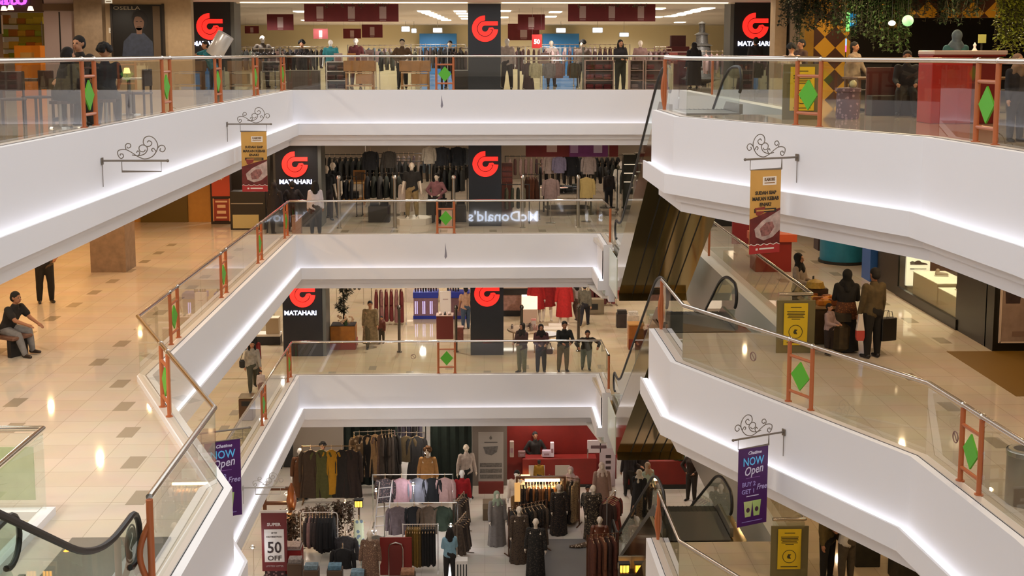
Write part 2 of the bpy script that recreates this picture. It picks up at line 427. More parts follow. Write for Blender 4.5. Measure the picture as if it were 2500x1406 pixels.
# ---------------------------------------------------------------- railings
def railing(label, glassline, L, ladders, end0=None, end1=None, name='glass_railing', height=1.04, breaks=True):
    """glassline: 2-D polyline of the glass; ladders: list of (segment, t0, t1) distances along that segment where a post pair stands"""
    z = LV[L]
    root = thing(name, label, 'railing', (glassline[0][0], glassline[0][1], z))
    o = Vector((glassline[0][0], glassline[0][1], z))
    P3 = [Vector((x, y, z)) for x, y in glassline]
    MB().tube([p+Vector((0, 0, height))-o for p in P3], .036, 12).obj('handrail', M_CHROME, root, True)
    for i in range(len(P3)-1):
        a, b = P3[i], P3[i+1]; d = (b-a); ln = d.length; d.normalize(); n = Vector((-d.y, d.x, 0))
        cuts = sorted((t0, t1) for s, t0, t1 in ladders if s == i)
        spans = []; c = 0.0
        for t0, t1 in cuts: spans.append((c, t0-.05)); c = t1+.05
        spans.append((c, ln))
        for s0, s1 in spans:
            if s1-s0 < .1: continue
            k = max(1, int((s1-s0)/2.6+.5))
            for j in range(k):
                q0 = a+d*(s0+(s1-s0)*j/k+.006)-o; q1 = a+d*(s0+(s1-s0)*(j+1)/k-.006)-o
                w = n*.006; h = Vector((0, 0, height-.06))
                lo = Vector((0, 0, .01))
                mb = MB(); mb.loft([[q0-w+lo, q0+w+lo, q0+w+h, q0-w+h], [q1-w+lo, q1+w+lo, q1+w+h, q1-w+h]])
                mb.obj('glass_panel', M_GLASS, root)
        for t0, t1 in cuts:
            for t in (t0, t1):
                p = a+d*t-o
                MB().tube([p, p+Vector((0, 0, height-.03))], .036, 10).lathe([(0, 0), (.06, 0), (.06, .02), (0, .02)], (p.x, p.y), 10).obj('post', M_ORANGE, root, True)
                mb = MB(); mb.ball(p+Vector((0, 0, height)), .047, 10); mb.obj('rail_joint', M_CHROME, root, True)
            for hz in (.20, .78):
                MB().tube([a+d*t0-o+Vector((0, 0, hz)), a+d*t1-o+Vector((0, 0, hz))], .026, 8).obj('rung', M_ORANGE, root, True)
            c = a+d*((t0+t1)/2)-o+Vector((0, 0, .49)); hw = (t1-t0)/2-.06; hh = .235
            q = [c-d*hw, c-Vector((0, 0, hh)), c+d*hw, c+Vector((0, 0, hh))]
            MB().loft([[p-n*.012 for p in q], [p+n*.012 for p in q]]).obj('diamond_panel', M_GREEN, root)
            dm = d*(hw-.001)
            for sgn in (-1, 1):
                MB().tube([c+d*hw*sgn, c+d*(hw+.06)*sgn], .008, 6).obj('diamond_pin', M_ORANGE, root)
    for e, p in ((end0, P3[0]), (end1, P3[-1])):
        if e == 'loop':
            q = p-o; mb = MB()
            mb.tube([q, q+Vector((0, 0, height-.03))], .038, 10)
            dr = Vector((-1, 0, 0))
            pts = [q+Vector((0, 0, .76))]+[q+dr*((.12 if L == 3 and p.x < 0 else .05)*math.sin(PI*t/10))+Vector((0, 0, .76-.72*t/10)) for t in range(1, 10)]+[q+Vector((0, 0, .04))]
            mb.tube(pts, .034, 10); mb.obj('end_post', M_ORANGE, root, True)
        elif e == 'post':
            q = p-o; MB().tube([q, q+Vector((0, 0, height-.02))], .036, 10).obj('end_post', M_ORANGE, root, True)
    return root
FLN = {4: 'top gallery', 3: 'upper middle gallery', 2: 'lower middle gallery'}
GL = .19
lY = [19.5, 24.25, 28.95, 33.7, 38.25]
gx = -5.85-GL-.05
for L in (4, 2):
    ys = lY if L == 4 else lY[3:]
    railing('long glass and steel railing down the left side of the %s' % FLN[L], [(gx, 2.0 if L == 4 else 20), (gx, YB+.12)], L, [(0, y-.3-(2.0 if L == 4 else 20), y+.3-(2.0 if L == 4 else 20)) for y in ys])
gp = [(-3.50, 12.66), (-3.52, 15.95), (-6.09, 21.72), (-6.09, YB+.12)]
dl = math.hypot(2.52, 5.77)
railing('angled glass railing left of the upper middle gallery, ending beside the near escalator', gp, 3, [(1, (19.35-15.95)/5.77*dl-.3, (19.35-15.95)/5.77*dl+.3)]+[(2, y-.3-21.72, y+.3-21.72) for y in lY[1:]], end0='loop')
for L in (4, 3, 2):
    x1 = 3.74 if L < 4 else 6.3
    line = [(gx, YB+.24), (x1, YB+.24)]
    if L < 4: line.append((3.78, WELL[2]+.35))
    railing('straight glass railing across the back of the %s with one green diamond' % FLN[L], line, L, [(0, -1.46-gx, -.93-gx)], end1='post' if L < 4 else None)
rg = [tuple(v) for v in offs(RIGHT, GL+.05, 1)]
rg = [(p[0], p[1]) for p in rg][:-1]+[(6.44, 6.0)]
rg[0] = (rg[0][0], 25.1)
for L in (4, 3, 2):
    s1 = (Vector(rg[1])-Vector(rg[2])).length
    t = (rg[1][1]-19.45)/(rg[1][1]-rg[2][1])*s1
    railing('glass railing bending round the right edge of the %s' % FLN[L], rg, L, [(1, t-.28, t+.28), (3, -(15.35-rg[3][1])-.0 if False else .02, .5)] if False else [(1, t-.28, t+.28), (2, max(.1, rg[2][1]-15.6-.27), rg[2][1]-15.6+.27)], end0='loop')
# railings round the escalator wells on the right, closed by a panel carrying a yellow notice
def notice(x, y, z, rz, label, w=.46, h=.82):
    r = thing('safety_notice', label, 'sign', (x, y, z), rz)
    MB().box(-w/2, w/2, -.006, .006, 0, h, .004).obj('board', M_YELLOW, r)
    ink = mat('#3c3a20', .6, name='notice_ink')
    mb = MB()
    for i, (a, s) in enumerate([(.74, .5), (.66, .84), (.63, .8), (.60, .84), (.57, .7), (.54, .78), (.51, .4)]):
        mb.box(-w/2*s*.9, w/2*s*.9, -.009, -.005, h*a/.82-.007, h*a/.82+.007)
    mb.obj('printed_lines', ink, r); MB().box(-w*.36, w*.36, -.009, -.005, .045, .06).obj('printed_footer', ink, r)
    mb = MB(); mb.tube([(.13*math.cos(t*PI/12), -.008, h*.32+.13*math.sin(t*PI/12)) for t in range(24)], .006, 6, closed=True)
    mb.prism([(-.03, h*.27), (.035, h*.26), (.01, h*.33), (.04, h*.37), (-.02, h*.38), (-.045, h*.31)], -.009, -.005, 'y')
    mb.obj('round_pictogram', ink, r)
    return r
for L in (4, 3, 2):
    z = LV[L]
    railing('glass railing along the far side of the escalator opening on the %s' % FLN[L], [(6.3, 34.4), (6.3, 23.5), (5.66, 23.5)], L, [], end0='post')
    MB().box(5.62, 6.36, 23.42, 23.46, z-.1, z+.93, .005).obj('trim_notice_panel', mat('#766d48', .35, name='olive_panel'), kind='structure')
    notice(5.98, 23.40, z+.06, 0, 'yellow safety notice on the end of the escalator railing of the %s' % FLN[L])
railing('glass railing with a green poster around the floor opening left of the near escalator', [(-8.6, 15.1), (-5.45, 15.1), (-5.45, 8.0)], 3, [])
MB().box(-5.53, -5.37, 8, 15.2, FLZ[3], LV[3]-.0).box(-8.6, -5.54, 15.02, 15.18, FLZ[3], LV[3]).obj('trim_opening_kerb', M_WHITE, kind='structure')
r = thing('green_poster', 'pale green leaf poster fixed behind the glass of the lower left railing', 'poster', (-6.22, 15.06, LV[3]+.14))
MB().box(-.78, .66, -.004, .004, 0, .68, .003).obj('sheet', mat('#b9c596', .5, mottle=.12, name='green_paper'), r)
mb = MB()
for i in range(9):
    a = .35+i*.17; mb.prism([(-.5, .02), (-.5+.35*math.cos(a)+.02, .3*math.sin(a)), (-.5+.9*math.cos(a), .02+.66*math.sin(a)*.9), (-.5+.35*math.cos(a)-.02, .35*math.sin(a))], -.006, -.004, 'y')
mb.obj('leaf_print', mat('#8fa06c', .5), r)

# ---------------------------------------------------------------- escalators
M_BRONZE = mat('#b09a68', .1, .95, name='bronze_cladding')
M_TREAD = mat('#4b4942', .45, .6, name='step_metal')
M_SKIRT = mat('#8d8a80', .3, .8, name='skirt_metal')
def escalator(label, L, x0, x1, ylo, yhi, pale=True, logo=False, steps=True):
    """climbs from storey L at y=ylo towards the viewer to storey L+1 at y=yhi"""
    z0 = FLZ[L]; z1 = FLZ[L+1]; fl = 1.15
    ya, yb = ylo-fl, yhi+fl; sl = (z1-z0)/(ya-yb)
    r = thing('escalator', label, 'escalator', ((x0+x1)/2, ylo, z0))
    o = Vector(((x0+x1)/2, ylo, z0))
    def Q(y, z): return (y-o.y, z-o.z)
    rad = .27; top = .95
    def rail():
        p = []
        c = (ylo, z0+top-rad)
        for i in range(-2, 10): a = -PI/2*.9+i*PI*.95/9; p.append((c[0]+rad*math.cos(a), c[1]+rad*math.sin(a))) if a <= PI/2 else None
        p.append((ylo, z0+top)); q = .75
        for k in range(9): t = 2*q*k/8; p.append((ya+q-t, z0+top+sl*t*t/(4*q)))
        for k in range(9): t = 2*q*k/8; p.append((yb+q-t, z1+top-sl*(2*q-t)**2/(4*q)))
        p.append((yhi, z1+top))
        c = (yhi, z1+top-rad)
        for i in range(0, 11): a = PI/2+i*PI*.95/9; p.append((c[0]+rad*math.cos(a), c[1]+rad*math.sin(a))) if a < PI*1.42 else None
        return p
    path = rail()
    for x, sd in ((x0, -1), (x1, 1)):
        pts = [Vector((x-o.x, *Q(y, z))) for y, z in path]
        MB().tube(pts, .034, 8).obj('handrail', M_RUBBER, r, True)
        low = [(yhi-.05, z1+.18), (yb, z1+.18), (ya, z0+.2), (ylo+.1, z0+.2)]
        poly = [Q(y, z) for y, z in path[1:-1]]+[Q(y, z) for y, z in low]
        MB().prism(poly, x-o.x-.006, x-o.x+.006, 'x').obj('balustrade_glass', M_GLASSG, r)
        sk = [(ylo+.3, z0), (ylo+.3, z0+.2), (ya, z0+.22), (yb, z1+.2), (yhi-.3, z1+.2), (yhi-.3, z1), (yb, z1-.06), (ya, z0-.04)]
        MB().prism([Q(y, z) for y, z in sk], x-o.x-.035, x-o.x+.035, 'x').obj('skirt', M_SKIRT, r)
    tx0, tx1 = x0-.12-o.x, x1+.3-o.x
    tr = [(ylo+.5, z0-.02), (ya, z0-.06), (yb, z1-.08), (yhi-.6, z1-.02), (yhi-.6, z1-.7), (yb+.2, z1-.75), (ya-.6, z0-.55+.0), (ya-.2, z0-.95), (ylo+.5, z0-.95)]
    tr = [(ylo+.5, z0-.02), (ya, z0-.06), (yb, z1-.08), (yhi-.6, z1-.02), (yhi-.6, z1-1.0), (yb+.1, z1-1.0), (ya-.75, z0-1.0+.18), (ya-.9, z0-1.0), (ylo+.5, z0-1.0)]
    MB().prism([Q(y, z) for y, z in tr], tx0, tx1, 'x').obj('truss_cladding', M_BRONZE, r)
    mb = MB()
    for k in range(5):                                        # seams of the underside panels
        xx = tx0+(tx1-tx0)*(.2+.15*k)
        a, b = Q(yb+.1, z1-1.012), Q(ya-.75, z0-.832)
        mb.loft([[(xx, a[0], a[1]), (xx+.03, a[0], a[1]), (xx+.03, a[0], a[1]+.02), (xx, a[0], a[1]+.02)], [(xx, b[0], b[1]), (xx+.03, b[0], b[1]), (xx+.03, b[0], b[1]+.02), (xx, b[0], b[1]+.02)]])
    mb.obj('underside_seams', M_DARK, r)
    if pale:
        MB().box(tx0-.015, tx0+.01, *sorted(Q(ya-.3, 0)[0:1]+Q(ylo+.6, 0)[0:1]), -1.05, .06).obj('base_panel', M_PALE, r)
    n = 22; mb = MB()
    for i in range(n):
        y = ya-(ya-yb)*i/n; yn = ya-(ya-yb)*(i+1)/n; zt = z0+(z1-z0)*(i+1)/n+.02
        a = Q(y, 0)[0]; b = Q(yn, 0)[0]
        mb.box(x0+.05-o.x, x1-.05-o.x, b, a, zt-.22-o.z, zt-o.z)
        for k in range(14):
            xx = x0+.06-o.x+(x1-x0-.14)*k/13; mb.box(xx, xx+.02, b, a, zt-o.z, zt-o.z+.008)
    mb.obj('steps', M_TREAD, r)
    for yy, zz, e in ((ylo, z0, 1), (yhi, z1, -1)):
        a = Q(yy-1.15*e, 0)[0]; b = Q(yy+(1.75 if logo and e > 0 else .5)*e, 0)[0]
        MB().box(x0+.05-o.x, x1-.05-o.x, a, b, zz+.0-o.z, zz+.025-o.z).obj('comb_plate', mat('#77736a', .35, .6, name='landing_plate'), r)
    if logo:
        c = Q(ylo-.02, z0+top-rad-.02)
        mb = MB(); mb.tube([(x1-o.x-.012, c[0]+.19*math.cos(t*PI/16), c[1]+.19*math.sin(t*PI/16)) for t in range(32)], .01, 6, closed=True)
        mb.xf(Matrix.Identity(4))
        d = [(c[0]+.165*math.cos(t*PI/16), c[1]+.165*math.sin(t*PI/16)) for t in range(32)]
        mb.prism(d, x1-o.x-.014, x1-o.x-.008, 'x'); em = mb.obj('round_emblem', mat('#6f6e66', .4), r)
        q = MB(); pts = [(x1-o.x-.02, c[0]+.055*math.sin(t), c[1]+.10-.2*(i/14)) for i, t in enumerate([x*2*PI/14+.6 for x in range(15)])]
        q.tube(pts, .017, 6); q.obj('emblem_letter', mat('#dfe2da', .4), em, True)
        for xx in (-.52, -.33):
            MB().lathe([(0, .025), (.035, .025), (.02, .035), (0, .035)], (xx, Q(ylo+1.35, 0)[0]), 12).obj('floor_light', glow('#ff9a3a', 3), r)
    return r
escalator('near escalator in the lower left corner, climbing towards the viewer', 3, -4.95, -3.68, 12.62, 2.6, pale=False, logo=True)
for L, nm in ((3, 'highest'), (2, 'middle'), (1, 'lowest')):
    escalator('%s of the three escalators stacked up the right side of the void' % nm, L, 3.82, 5.26, 35.6, 25.75)

for x, Y, L, nm in ((6.42, 15.3+.75, 3, 'on the glass near the right picture edge'), (4.55, 20.55, 3, 'on the glass left of the yellow notice'), (-2.25, YB+.24, 2, 'on the back glass of the lower middle railing')):
    if L == 3:
        a, b_ = (Vector(rg[1]), Vector(rg[2])) if Y > 17 else (Vector(rg[2]), Vector(rg[3])); d = (b_-a).normalized(); t = (Y-a.y)/d.y; c = a+d*t; rz = math.atan2(d.y, d.x)
    else: c = Vector((x, Y)); rz = 0
    r = thing('glass_sticker', 'small round prohibition sticker '+nm, 'sticker', (c.x-.012*(0 if L == 2 else 1), c.y-.012, LV[L]+.55), rz)
    MB().tube([(.075*math.cos(k*PI/10), 0, .075*math.sin(k*PI/10)) for k in range(20)], .008, 5, closed=True).tube([(-.05, 0, .05), (.05, 0, -.05)], .007, 5).obj('ring', mat('#7d5a54', .5), r)
for x, z0, z1, L in ((1079, 232, 264, 4), (1086, 592, 632, 3)):
    X = Py(x, 400, YB).x; a = Py(x, z0, YB).z; b_ = Py(x, z1, YB).z
    MB().prism([(X-.005, a), (X+.03, (a+b_)/2), (X+.05, b_+.08), (X+.01, b_), (X-.03, b_+.06), (X-.01, (a+b_)/2)], YB-.004, YB-.001, 'y').obj('trim_wall_mark', mat('#8c8790', .8), kind='structure')
# ---------------------------------------------------------------- builders: people, mannequins, garments, racks
def capsule(mb, a, b, ra, rb, n=10):
    a = Vector(a); b = Vector(b); d = b-a; L = d.length
    d = d/L if L > 1e-6 else Vector((0, 0, 1))
    pts = []; rs = []
    for t in (-1, -.8, -.5, -.2): pts.append(a+d*ra*t); rs.append(max(.001, ra*math.sqrt(max(0, 1-t*t))))
    pts.append(a); rs.append(ra); pts.append(b+d*1e-4); rs.append(rb)
    for t in (.2, .5, .8, 1): pts.append(b+d*rb*t); rs.append(max(.001, rb*math.sqrt(max(0, 1-t*t))))
    return mb.tube(pts, rs, n)
def remeshed(mb, voxel, smooth=3):
    me = bpy.data.meshes.new('raw'); me.from_pydata(mb.v, [], mb.f)
    bm = bmesh.new(); bm.from_mesh(me); bmesh.ops.recalc_face_normals(bm, faces=bm.faces); bm.to_mesh(me); bm.free()
    o = bpy.data.objects.new('raw', me); COL.objects.link(o)
    m = o.modifiers.new('r', 'REMESH'); m.mode = 'VOXEL'; m.voxel_size = voxel; m.use_smooth_shade = True
    s = o.modifiers.new('s', 'SMOOTH'); s.iterations = smooth; s.factor = .5
    dg = bpy.context.evaluated_depsgraph_get(); dg.update()
    out = bpy.data.meshes.new_from_object(o.evaluated_get(dg)); bpy.data.objects.remove(o); bpy.data.meshes.remove(me)
    return out
def mesh_obj(name, me, m, parent):
    me.materials.clear(); me.materials.append(m)
    o = bpy.data.objects.new(name, me); me.name = name; return link(o, parent)
def dv(pitch, out):
    p, q = math.radians(pitch), math.radians(out)
    return Vector((math.sin(q), -math.sin(p)*math.cos(q), -math.cos(p)*math.cos(q)))

POSES = {
 'stand': dict(legs=((0, 3, 0, 1), (0, 3, -2, 1)), arms=((4, 8, 14, 5), (4, 8, 14, 5))),
 'walk': dict(legs=((24, 2, 4, 1), (-20, 2, -38, 1)), arms=((-20, 7, 2, 5), (20, 7, 36, 4))),
 'front': dict(legs=((0, 3, 0, 1), (3, 3, -2, 1)), arms=((14, 8, 82, -24), (14, 8, 80, -24))),
 'lean': dict(legs=((-6, 4, -8, 2), (-4, 4, -10, 2)), arms=((30, 12, 78, -25), (30, 12, 78, -25)), lean=14),
 'sprawl': dict(legs=((-20, 3, -22, 1), (-14, 3, -18, 1)), arms=((50, 50, 70, -15), (50, 50, 70, -15)), lean=38),
 'sit': dict(legs=((82, 9, 4, 2), (78, 9, -8, 2)), arms=((22, 8, 70, -10), (22, 8, 70, -10)), lean=14),
 'sitfwd': dict(legs=((80, 9, 24, 2), (86, 9, 10, 2)), arms=((44, 6, 74, -8), (40, 6, 66, -8)), lean=24),
 'hold': dict(legs=((0, 3, 0, 1), (0, 3, -2, 1)), arms=((8, 10, 70, -10), (4, 8, 10, 5))),
 'dummy': dict(legs=((4, 5, 2, 3), (-2, 5, -4, 3)), arms=((-6, 12, 10, 8), (-4, 12, 14, 8))),
 'hip': dict(legs=((0, 4, 0, 2), (8, 4, -2, 1)), arms=((0, 34, 20, -42), (10, 30, 60, -30))),
 'carry': dict(legs=((10, 3, 4, 1), (-8, 3, -14, 1)), arms=((70, 20, 120, 0), (60, 10, 100, -5)), lean=22),
}
def figure(name, label, loc, rz=0.0, H=1.65, pose='stand', skin=None, top=None, sleeves='long', legs=None, shoes='#1b1817', hair='short', haircol=None,
           hijab=None, skirt=None, skirt_len=.5, robe=None, robe_len=.9, group=None, cat='person', vox=.013, fem=False, face=True, turn=0.0, apron=None, pants_len='long'):
    root = thing(name, label, cat, loc, rz, group); P = POSES[pose]; skin = skin or M_SKIN
    lean = math.radians(P.get('lean', 0)); LT, LS, LA, LF = .238*H, .232*H, .165*H, .145*H
    sw = (.098 if fem else .112)*H; hw = .052*H
    ext = []
    for t0, o0, t1, o1 in P['legs']: ext.append(LT*-dv(t0, o0).z + LS*-dv(t1, o1).z)
    hz = max(ext)+.042*H
    hip = Vector((0, 0, hz)); tdir = Vector((0, -math.sin(lean), math.cos(lean)))
    waist = hip+tdir*.11*H; chest = hip+tdir*.23*H; shl = hip+tdir*.300*H; neck = hip+tdir*.335*H
    hd = Vector((0, -math.sin(lean*.5), math.cos(lean*.5))); head = neck+hd*.085*H
    front = Vector((0, -1, 0))
    J = dict(legs=[], arms=[])
    for s, (t0, o0, t1, o1) in zip((-1, 1), P['legs']):
        h = hip+Vector((s*hw, 0, 0)); d0 = dv(t0, o0); d1 = dv(t1, o1); d0.x *= s; d1.x *= s
        k = h+d0*LT; a = k+d1*LS; J['legs'].append((h, k, a))
    for s, (t0, o0, t1, o1) in zip((-1, 1), P['arms']):
        h = shl+Vector((s*sw, 0, -.012*H)); d0 = dv(t0, o0); d1 = dv(t1, o1); d0.x *= s; d1.x *= s
        e = h+d0*LA; w = e+d1*LF; J['arms'].append((h, e, w, d1))
    def torso(mb, g):
        for s in (-1, 1):
            x = Vector((s, 0, 0))
            capsule(mb, hip+x*hw*.9, waist+x*.036*H, .062*H+g, .052*H+g)
            capsule(mb, waist+x*.036*H, chest+x*.052*H+front*.004*H, .052*H+g, (.058 if not fem else .056)*H+g)
            capsule(mb, chest+x*.05*H, shl+x*sw*.92+Vector((0, 0, -.012*H)), .056*H+g, .030*H+g)
            if fem: mb.ball(chest+x*.04*H+front*.042*H, .036*H+g, 8)
        capsule(mb, hip, chest, .066*H+g, .062*H+g); capsule(mb, chest, neck-hd*.02*H, .056*H+g, .034*H+g)
    def armpart(mb, g, fore=True):
        for h, e, w, d in J['arms']:
            capsule(mb, h, e, .0295*H+g, .0255*H+g)
            if fore: capsule(mb, e, w, .026*H+g, .018*H+g)
    def legpart(mb, g, full=True):
        for h, k, a in J['legs']:
            capsule(mb, h, k, .058*H+g, .037*H+g)
            if full:
                c = k.lerp(a, .3); capsule(mb, k, c, .036*H+g, .036*H+g); capsule(mb, c, a, .036*H+g, .022*H+g)
            else: capsule(mb, k, k.lerp(a, .15), .037*H+g, .037*H+g)
    # one continuous body
    mb = MB(); torso(mb, 0); armpart(mb, 0); legpart(mb, 0)
    capsule(mb, neck-hd*.03*H, head-hd*.03*H, .033*H, .03*H)
    mt = Matrix.Translation(head) @ Matrix.Rotation(turn, 4, 'Z')
    hb = MB(); hb.ball((0, .006*H, .012*H), .058*H, 14, (.86, 1.03, 1.0)); hb.ball((0, -.014*H, -.028*H), .043*H, 12, (.86, .95, 1.0))
    capsule(hb, (0, -.056*H, .004*H), (0, -.064*H, -.016*H), .007*H, .010*H, 8)
    for s in (-1, 1): capsule(hb, (s*.05*H, .006*H, .006*H), (s*.048*H, .004*H, -.014*H), .010*H, .008*H, 6)
    hb.xf(mt); mb.add(hb.v, hb.f)
    for s, (h, e, w, d) in zip((-1, 1), J['arms']):
        side = Vector((0, 0, 1)).cross(d); side = side.normalized() if side.length > .1 else Vector((0, 1, 0))
        fwd = Vector((0, -1, 0)) if abs(d.y) < .8 else Vector((-s, 0, 0)); fwd = (fwd-d*fwd.dot(d)).normalized(); nrm = d.cross(fwd)
        palm = w+d*.048*H; capsule(mb, w, palm, .018*H, .021*H)
        for i, ln in enumerate((.040, .046, .043, .033)):
            b = palm+fwd*(.0195-.013*i)*H+d*.008*H; m = b+(d+nrm*.15*s).normalized()*ln*.55*H; t = m+(d+nrm*.55*s).normalized()*ln*.5*H
            capsule(mb, b, m, .0056*H, .0054*H, 6); capsule(mb, m, t, .0054*H, .0046*H, 6)
        tb = w+d*.018*H+fwd*.014*H; tm = tb+(d+fwd*1.1).normalized()*.03*H; capsule(mb, tb, tm, .0066*H, .006*H, 6); capsule(mb, tm, tm+(d*1.0+fwd*.2).normalized()*.022*H, .006*H, .005*H, 6)
    for s, (h, k, a) in zip((-1, 1), J['legs']):
        f = Vector((s*.15, -1, 0)).normalized(); capsule(mb, a+Vector((0, 0, -.018*H))-f*.015*H, a+f*.085*H+Vector((0, 0, -.027*H)), .022*H, .014*H)
    mesh_obj('body', remeshed(mb, vox, 2), skin, root)
    g = .0135*H*.6+.008
    if top and not robe:
        m2 = MB(); torso(m2, g); 
        if sleeves == 'long': armpart(m2, g*.8)
        elif sleeves == 'short':
            for h, e, w, d in J['arms']: capsule(m2, h, h.lerp(e, .62), .031*H+g, .032*H+g)
        mesh_obj('shirt', remeshed(m2, vox*1.15), top, root)
    if legs:
        m2 = MB(); legpart(m2, g*.9, pants_len == 'long'); capsule(m2, hip+Vector((-.03*H, 0, 0)), hip+Vector((.03*H, 0, .03*H)), .07*H+g*1.25, .062*H+g*1.3)
        mesh_obj('trousers' if pants_len == 'long' else 'shorts', remeshed(m2, vox*1.15), legs, root)
    def cone(z0, z1, prof, c0, c1, seed=0, folds=9, amp=.06):
        rings = []; N = 40; rr = random.Random(seed); ph = rr.random()*6
        for i in range(13):
            t = i/12; c = c0.lerp(c1, t); rx, ry = prof(t)
            rings.append([(c.x+rx*(1+amp*t*math.sin(folds*a+ph))*math.cos(a), c.y+ry*(1+amp*t*math.sin(folds*a+ph+.6))*math.sin(a), c.z) for a in (2*PI*j/N for j in range(N))])
        return rings
    if skirt:
        mid = (J['legs'][0][2]+J['legs'][1][2])/2; c1 = Vector((mid.x, mid.y, hip.z+.03*H-skirt_len*H))
        m2 = MB(); m2.loft(cone(0, 0, lambda t: ((.092+.05*t**.8)*H+g, (.074+.06*t)*H+g), hip+Vector((0, 0, .06*H)), c1, 3))
        o = m2.obj('skirt', skirt, root, True)
    if robe:
        m2 = MB(); mid = (J['legs'][0][2]+J['legs'][1][2])/2; c1 = Vector((mid.x*.5, mid.y*.5, shl.z-robe_len*.82*H))
        def pr(t):
            a = .075+.055*min(1, t*5)+.0*t; 
            return ((.07+.055*min(1, t*6) - .012*math.sin(PI*min(1, t*2.4)) + .045*max(0, t-.35))*H+g, (.052+.028*min(1, t*4)+.055*max(0, t-.3))*H+g)
        m2.loft(cone(0, 0, pr, shl+Vector((0, 0, .02*H)), c1, 5, 8, .07))
        m3 = MB(); armpart(m3, g*1.5)
        o = m2.obj('robe', robe, root, True); mesh_obj('robe_sleeves', remeshed(m3, vox*1.2), robe, root)
    if apron:
        MB().loft([[tuple(waist+Vector((x*.075*H, -.085*H-g, .02*H))) for x in (-1, 1)]+[tuple(waist+Vector((x*.075*H, -.075*H-g, .02*H))) for x in (1, -1)], [tuple(hip+Vector((x*.11*H, -.13*H-g, -.16*H))) for x in (-1, 1)]+[tuple(hip+Vector((x*.11*H, -.12*H-g, -.16*H))) for x in (1, -1)]]).obj('apron', apron, root)
    if shoes:
        for s, (h, k, a) in zip((-1, 1), J['legs']):
            f = Vector((s*.15, -1, 0)).normalized(); m2 = MB()
            capsule(m2, a+Vector((0, 0, -.016*H))-f*.018*H, a+f*.09*H+Vector((0, 0, -.024*H)), .0265*H, .0185*H, 12)
            m2.obj('shoe', mat(shoes, .5) if isinstance(shoes, str) else shoes, root, True)
    hm = haircol or M_HAIR
    if hijab:
        m2 = MB(); m2.ball((0, .016*H, .014*H), .066*H, 14, (.92, 1.0, 1.05)); m2.ball((0, .012*H, -.03*H), .055*H, 12); m2.xf(mt)
        capsule(m2, head-hd*.05*H+Vector((0, .008*H, 0)), neck, .046*H, .062*H)
        for s in (-1, 1): capsule(m2, neck+Vector((s*.03*H, 0, 0)), shl+Vector((s*.078*H, -.012*H, -.03*H)), .05*H, .046*H)
        capsule(m2, neck, chest+Vector((0, -.05*H, .035*H)), .06*H, .04*H); capsule(m2, neck, chest+Vector((0, .045*H, .02*H)), .06*H, .042*H)
        mesh_obj('headscarf', remeshed(m2, vox, 3), hijab, root)
    elif hair:
        m2 = MB(); m2.ball((0, .012*H, .024*H), .060*H, 14, (.92, 1.02, .95)); m2.ball((0, .028*H, -.002*H), .052*H, 12)
        if hair == 'long':
            capsule(m2, (0, .03*H, 0), (0, .045*H, -.13*H), .055*H, .05*H)
            for s in (-1, 1): capsule(m2, (s*.045*H, .012*H, 0), (s*.06*H, .0, -.12*H), .022*H, .026*H)
        if hair == 'afro':
            m2 = MB(); rr = random.Random(4)
            for i in range(40):
                a = rr.random()*2*PI; b = rr.random()*1.9-.3
                m2.ball((.062*H*math.cos(a)*math.cos(b), .02*H+.06*H*math.sin(a)*math.cos(b)+.01*H, .03*H+.062*H*math.sin(b)), .026*H, 6)
        m2.xf(mt); mesh_obj('hair', remeshed(m2, vox*.9, 2), hm, root)
    if face and cat == 'person':
        for s in (-1, 1):
            q = MB(); q.ball(mt @ Vector((s*.02*H, -.048*H, .006*H)), .0062*H, 8); q.obj('eye', mat('#141010', .3), root, True)
        q = MB(); q.xf(Matrix.Identity(4)); b = MB(); b.box(-.014*H, .014*H, -.058*H, -.046*H, -.041*H, -.035*H, .003); b.xf(mt); b.obj('mouth', mat('#7c3f38', .5), root)
    return root

# garments hang from the origin (the rail), seen flat from -Y
def _garment(kind, seed=0):
    rr = random.Random(seed); mb = MB(); N = 28
    spec = {'shirt': (.23, .70, .05, .6), 'dress': (.22, 1.22, .07, .55), 'robe': (.25, 1.32, .08, .9), 'trousers': (.17, 1.02, .045, 0), 'jacket': (.26, .78, .09, .68), 'skirt': (.17, .95, .09, 0)}[kind]
    w, h, d, sl = spec; ph = rr.random()*6
    rings = []
    for i in range(15):
        t = i/14; z = -.10-t*h
        if kind in ('trousers',): hw = w*(.78+.22*t); dd = d
        elif kind == 'skirt': hw = w*(.75+.75*t); dd = d*(.5+.7*t)
        else:
            sh = min(1, t*7); hw = w*(.22+.78*math.sqrt(sh)) if t < .14 else w*(1-.13*math.sin(PI*min(1, (t-.14)*1.6))+(.42*max(0, t-.35) if kind in ('dress', 'robe') else 0)); dd = d*(.45+.55*min(1, t*4))
        amp = .12+.22*t
        rings.append([(hw*math.copysign(abs(math.cos(a))**.6, math.cos(a)), dd*math.copysign(abs(math.sin(a))**.8, math.sin(a))*(1+amp*math.sin(11*a+ph+2*t)), z+.012*math.sin(7*a+ph)*t) for a in (2*PI*j/N for j in range(N))])
    mb.loft(rings)
    if sl:
        for s in (-1, 1):
            p = [(s*w*.86, 0, -.16), (s*w*1.05, 0, -.26), (s*(w*1.14), .01, -.10-sl*.62), (s*(w*1.16), .012, -.10-sl)]
            mb.tube(p, [.05, .062, .056, .046], 10)
    return mb.mesh(kind, cloth('#888888'), True)
_gm = {}
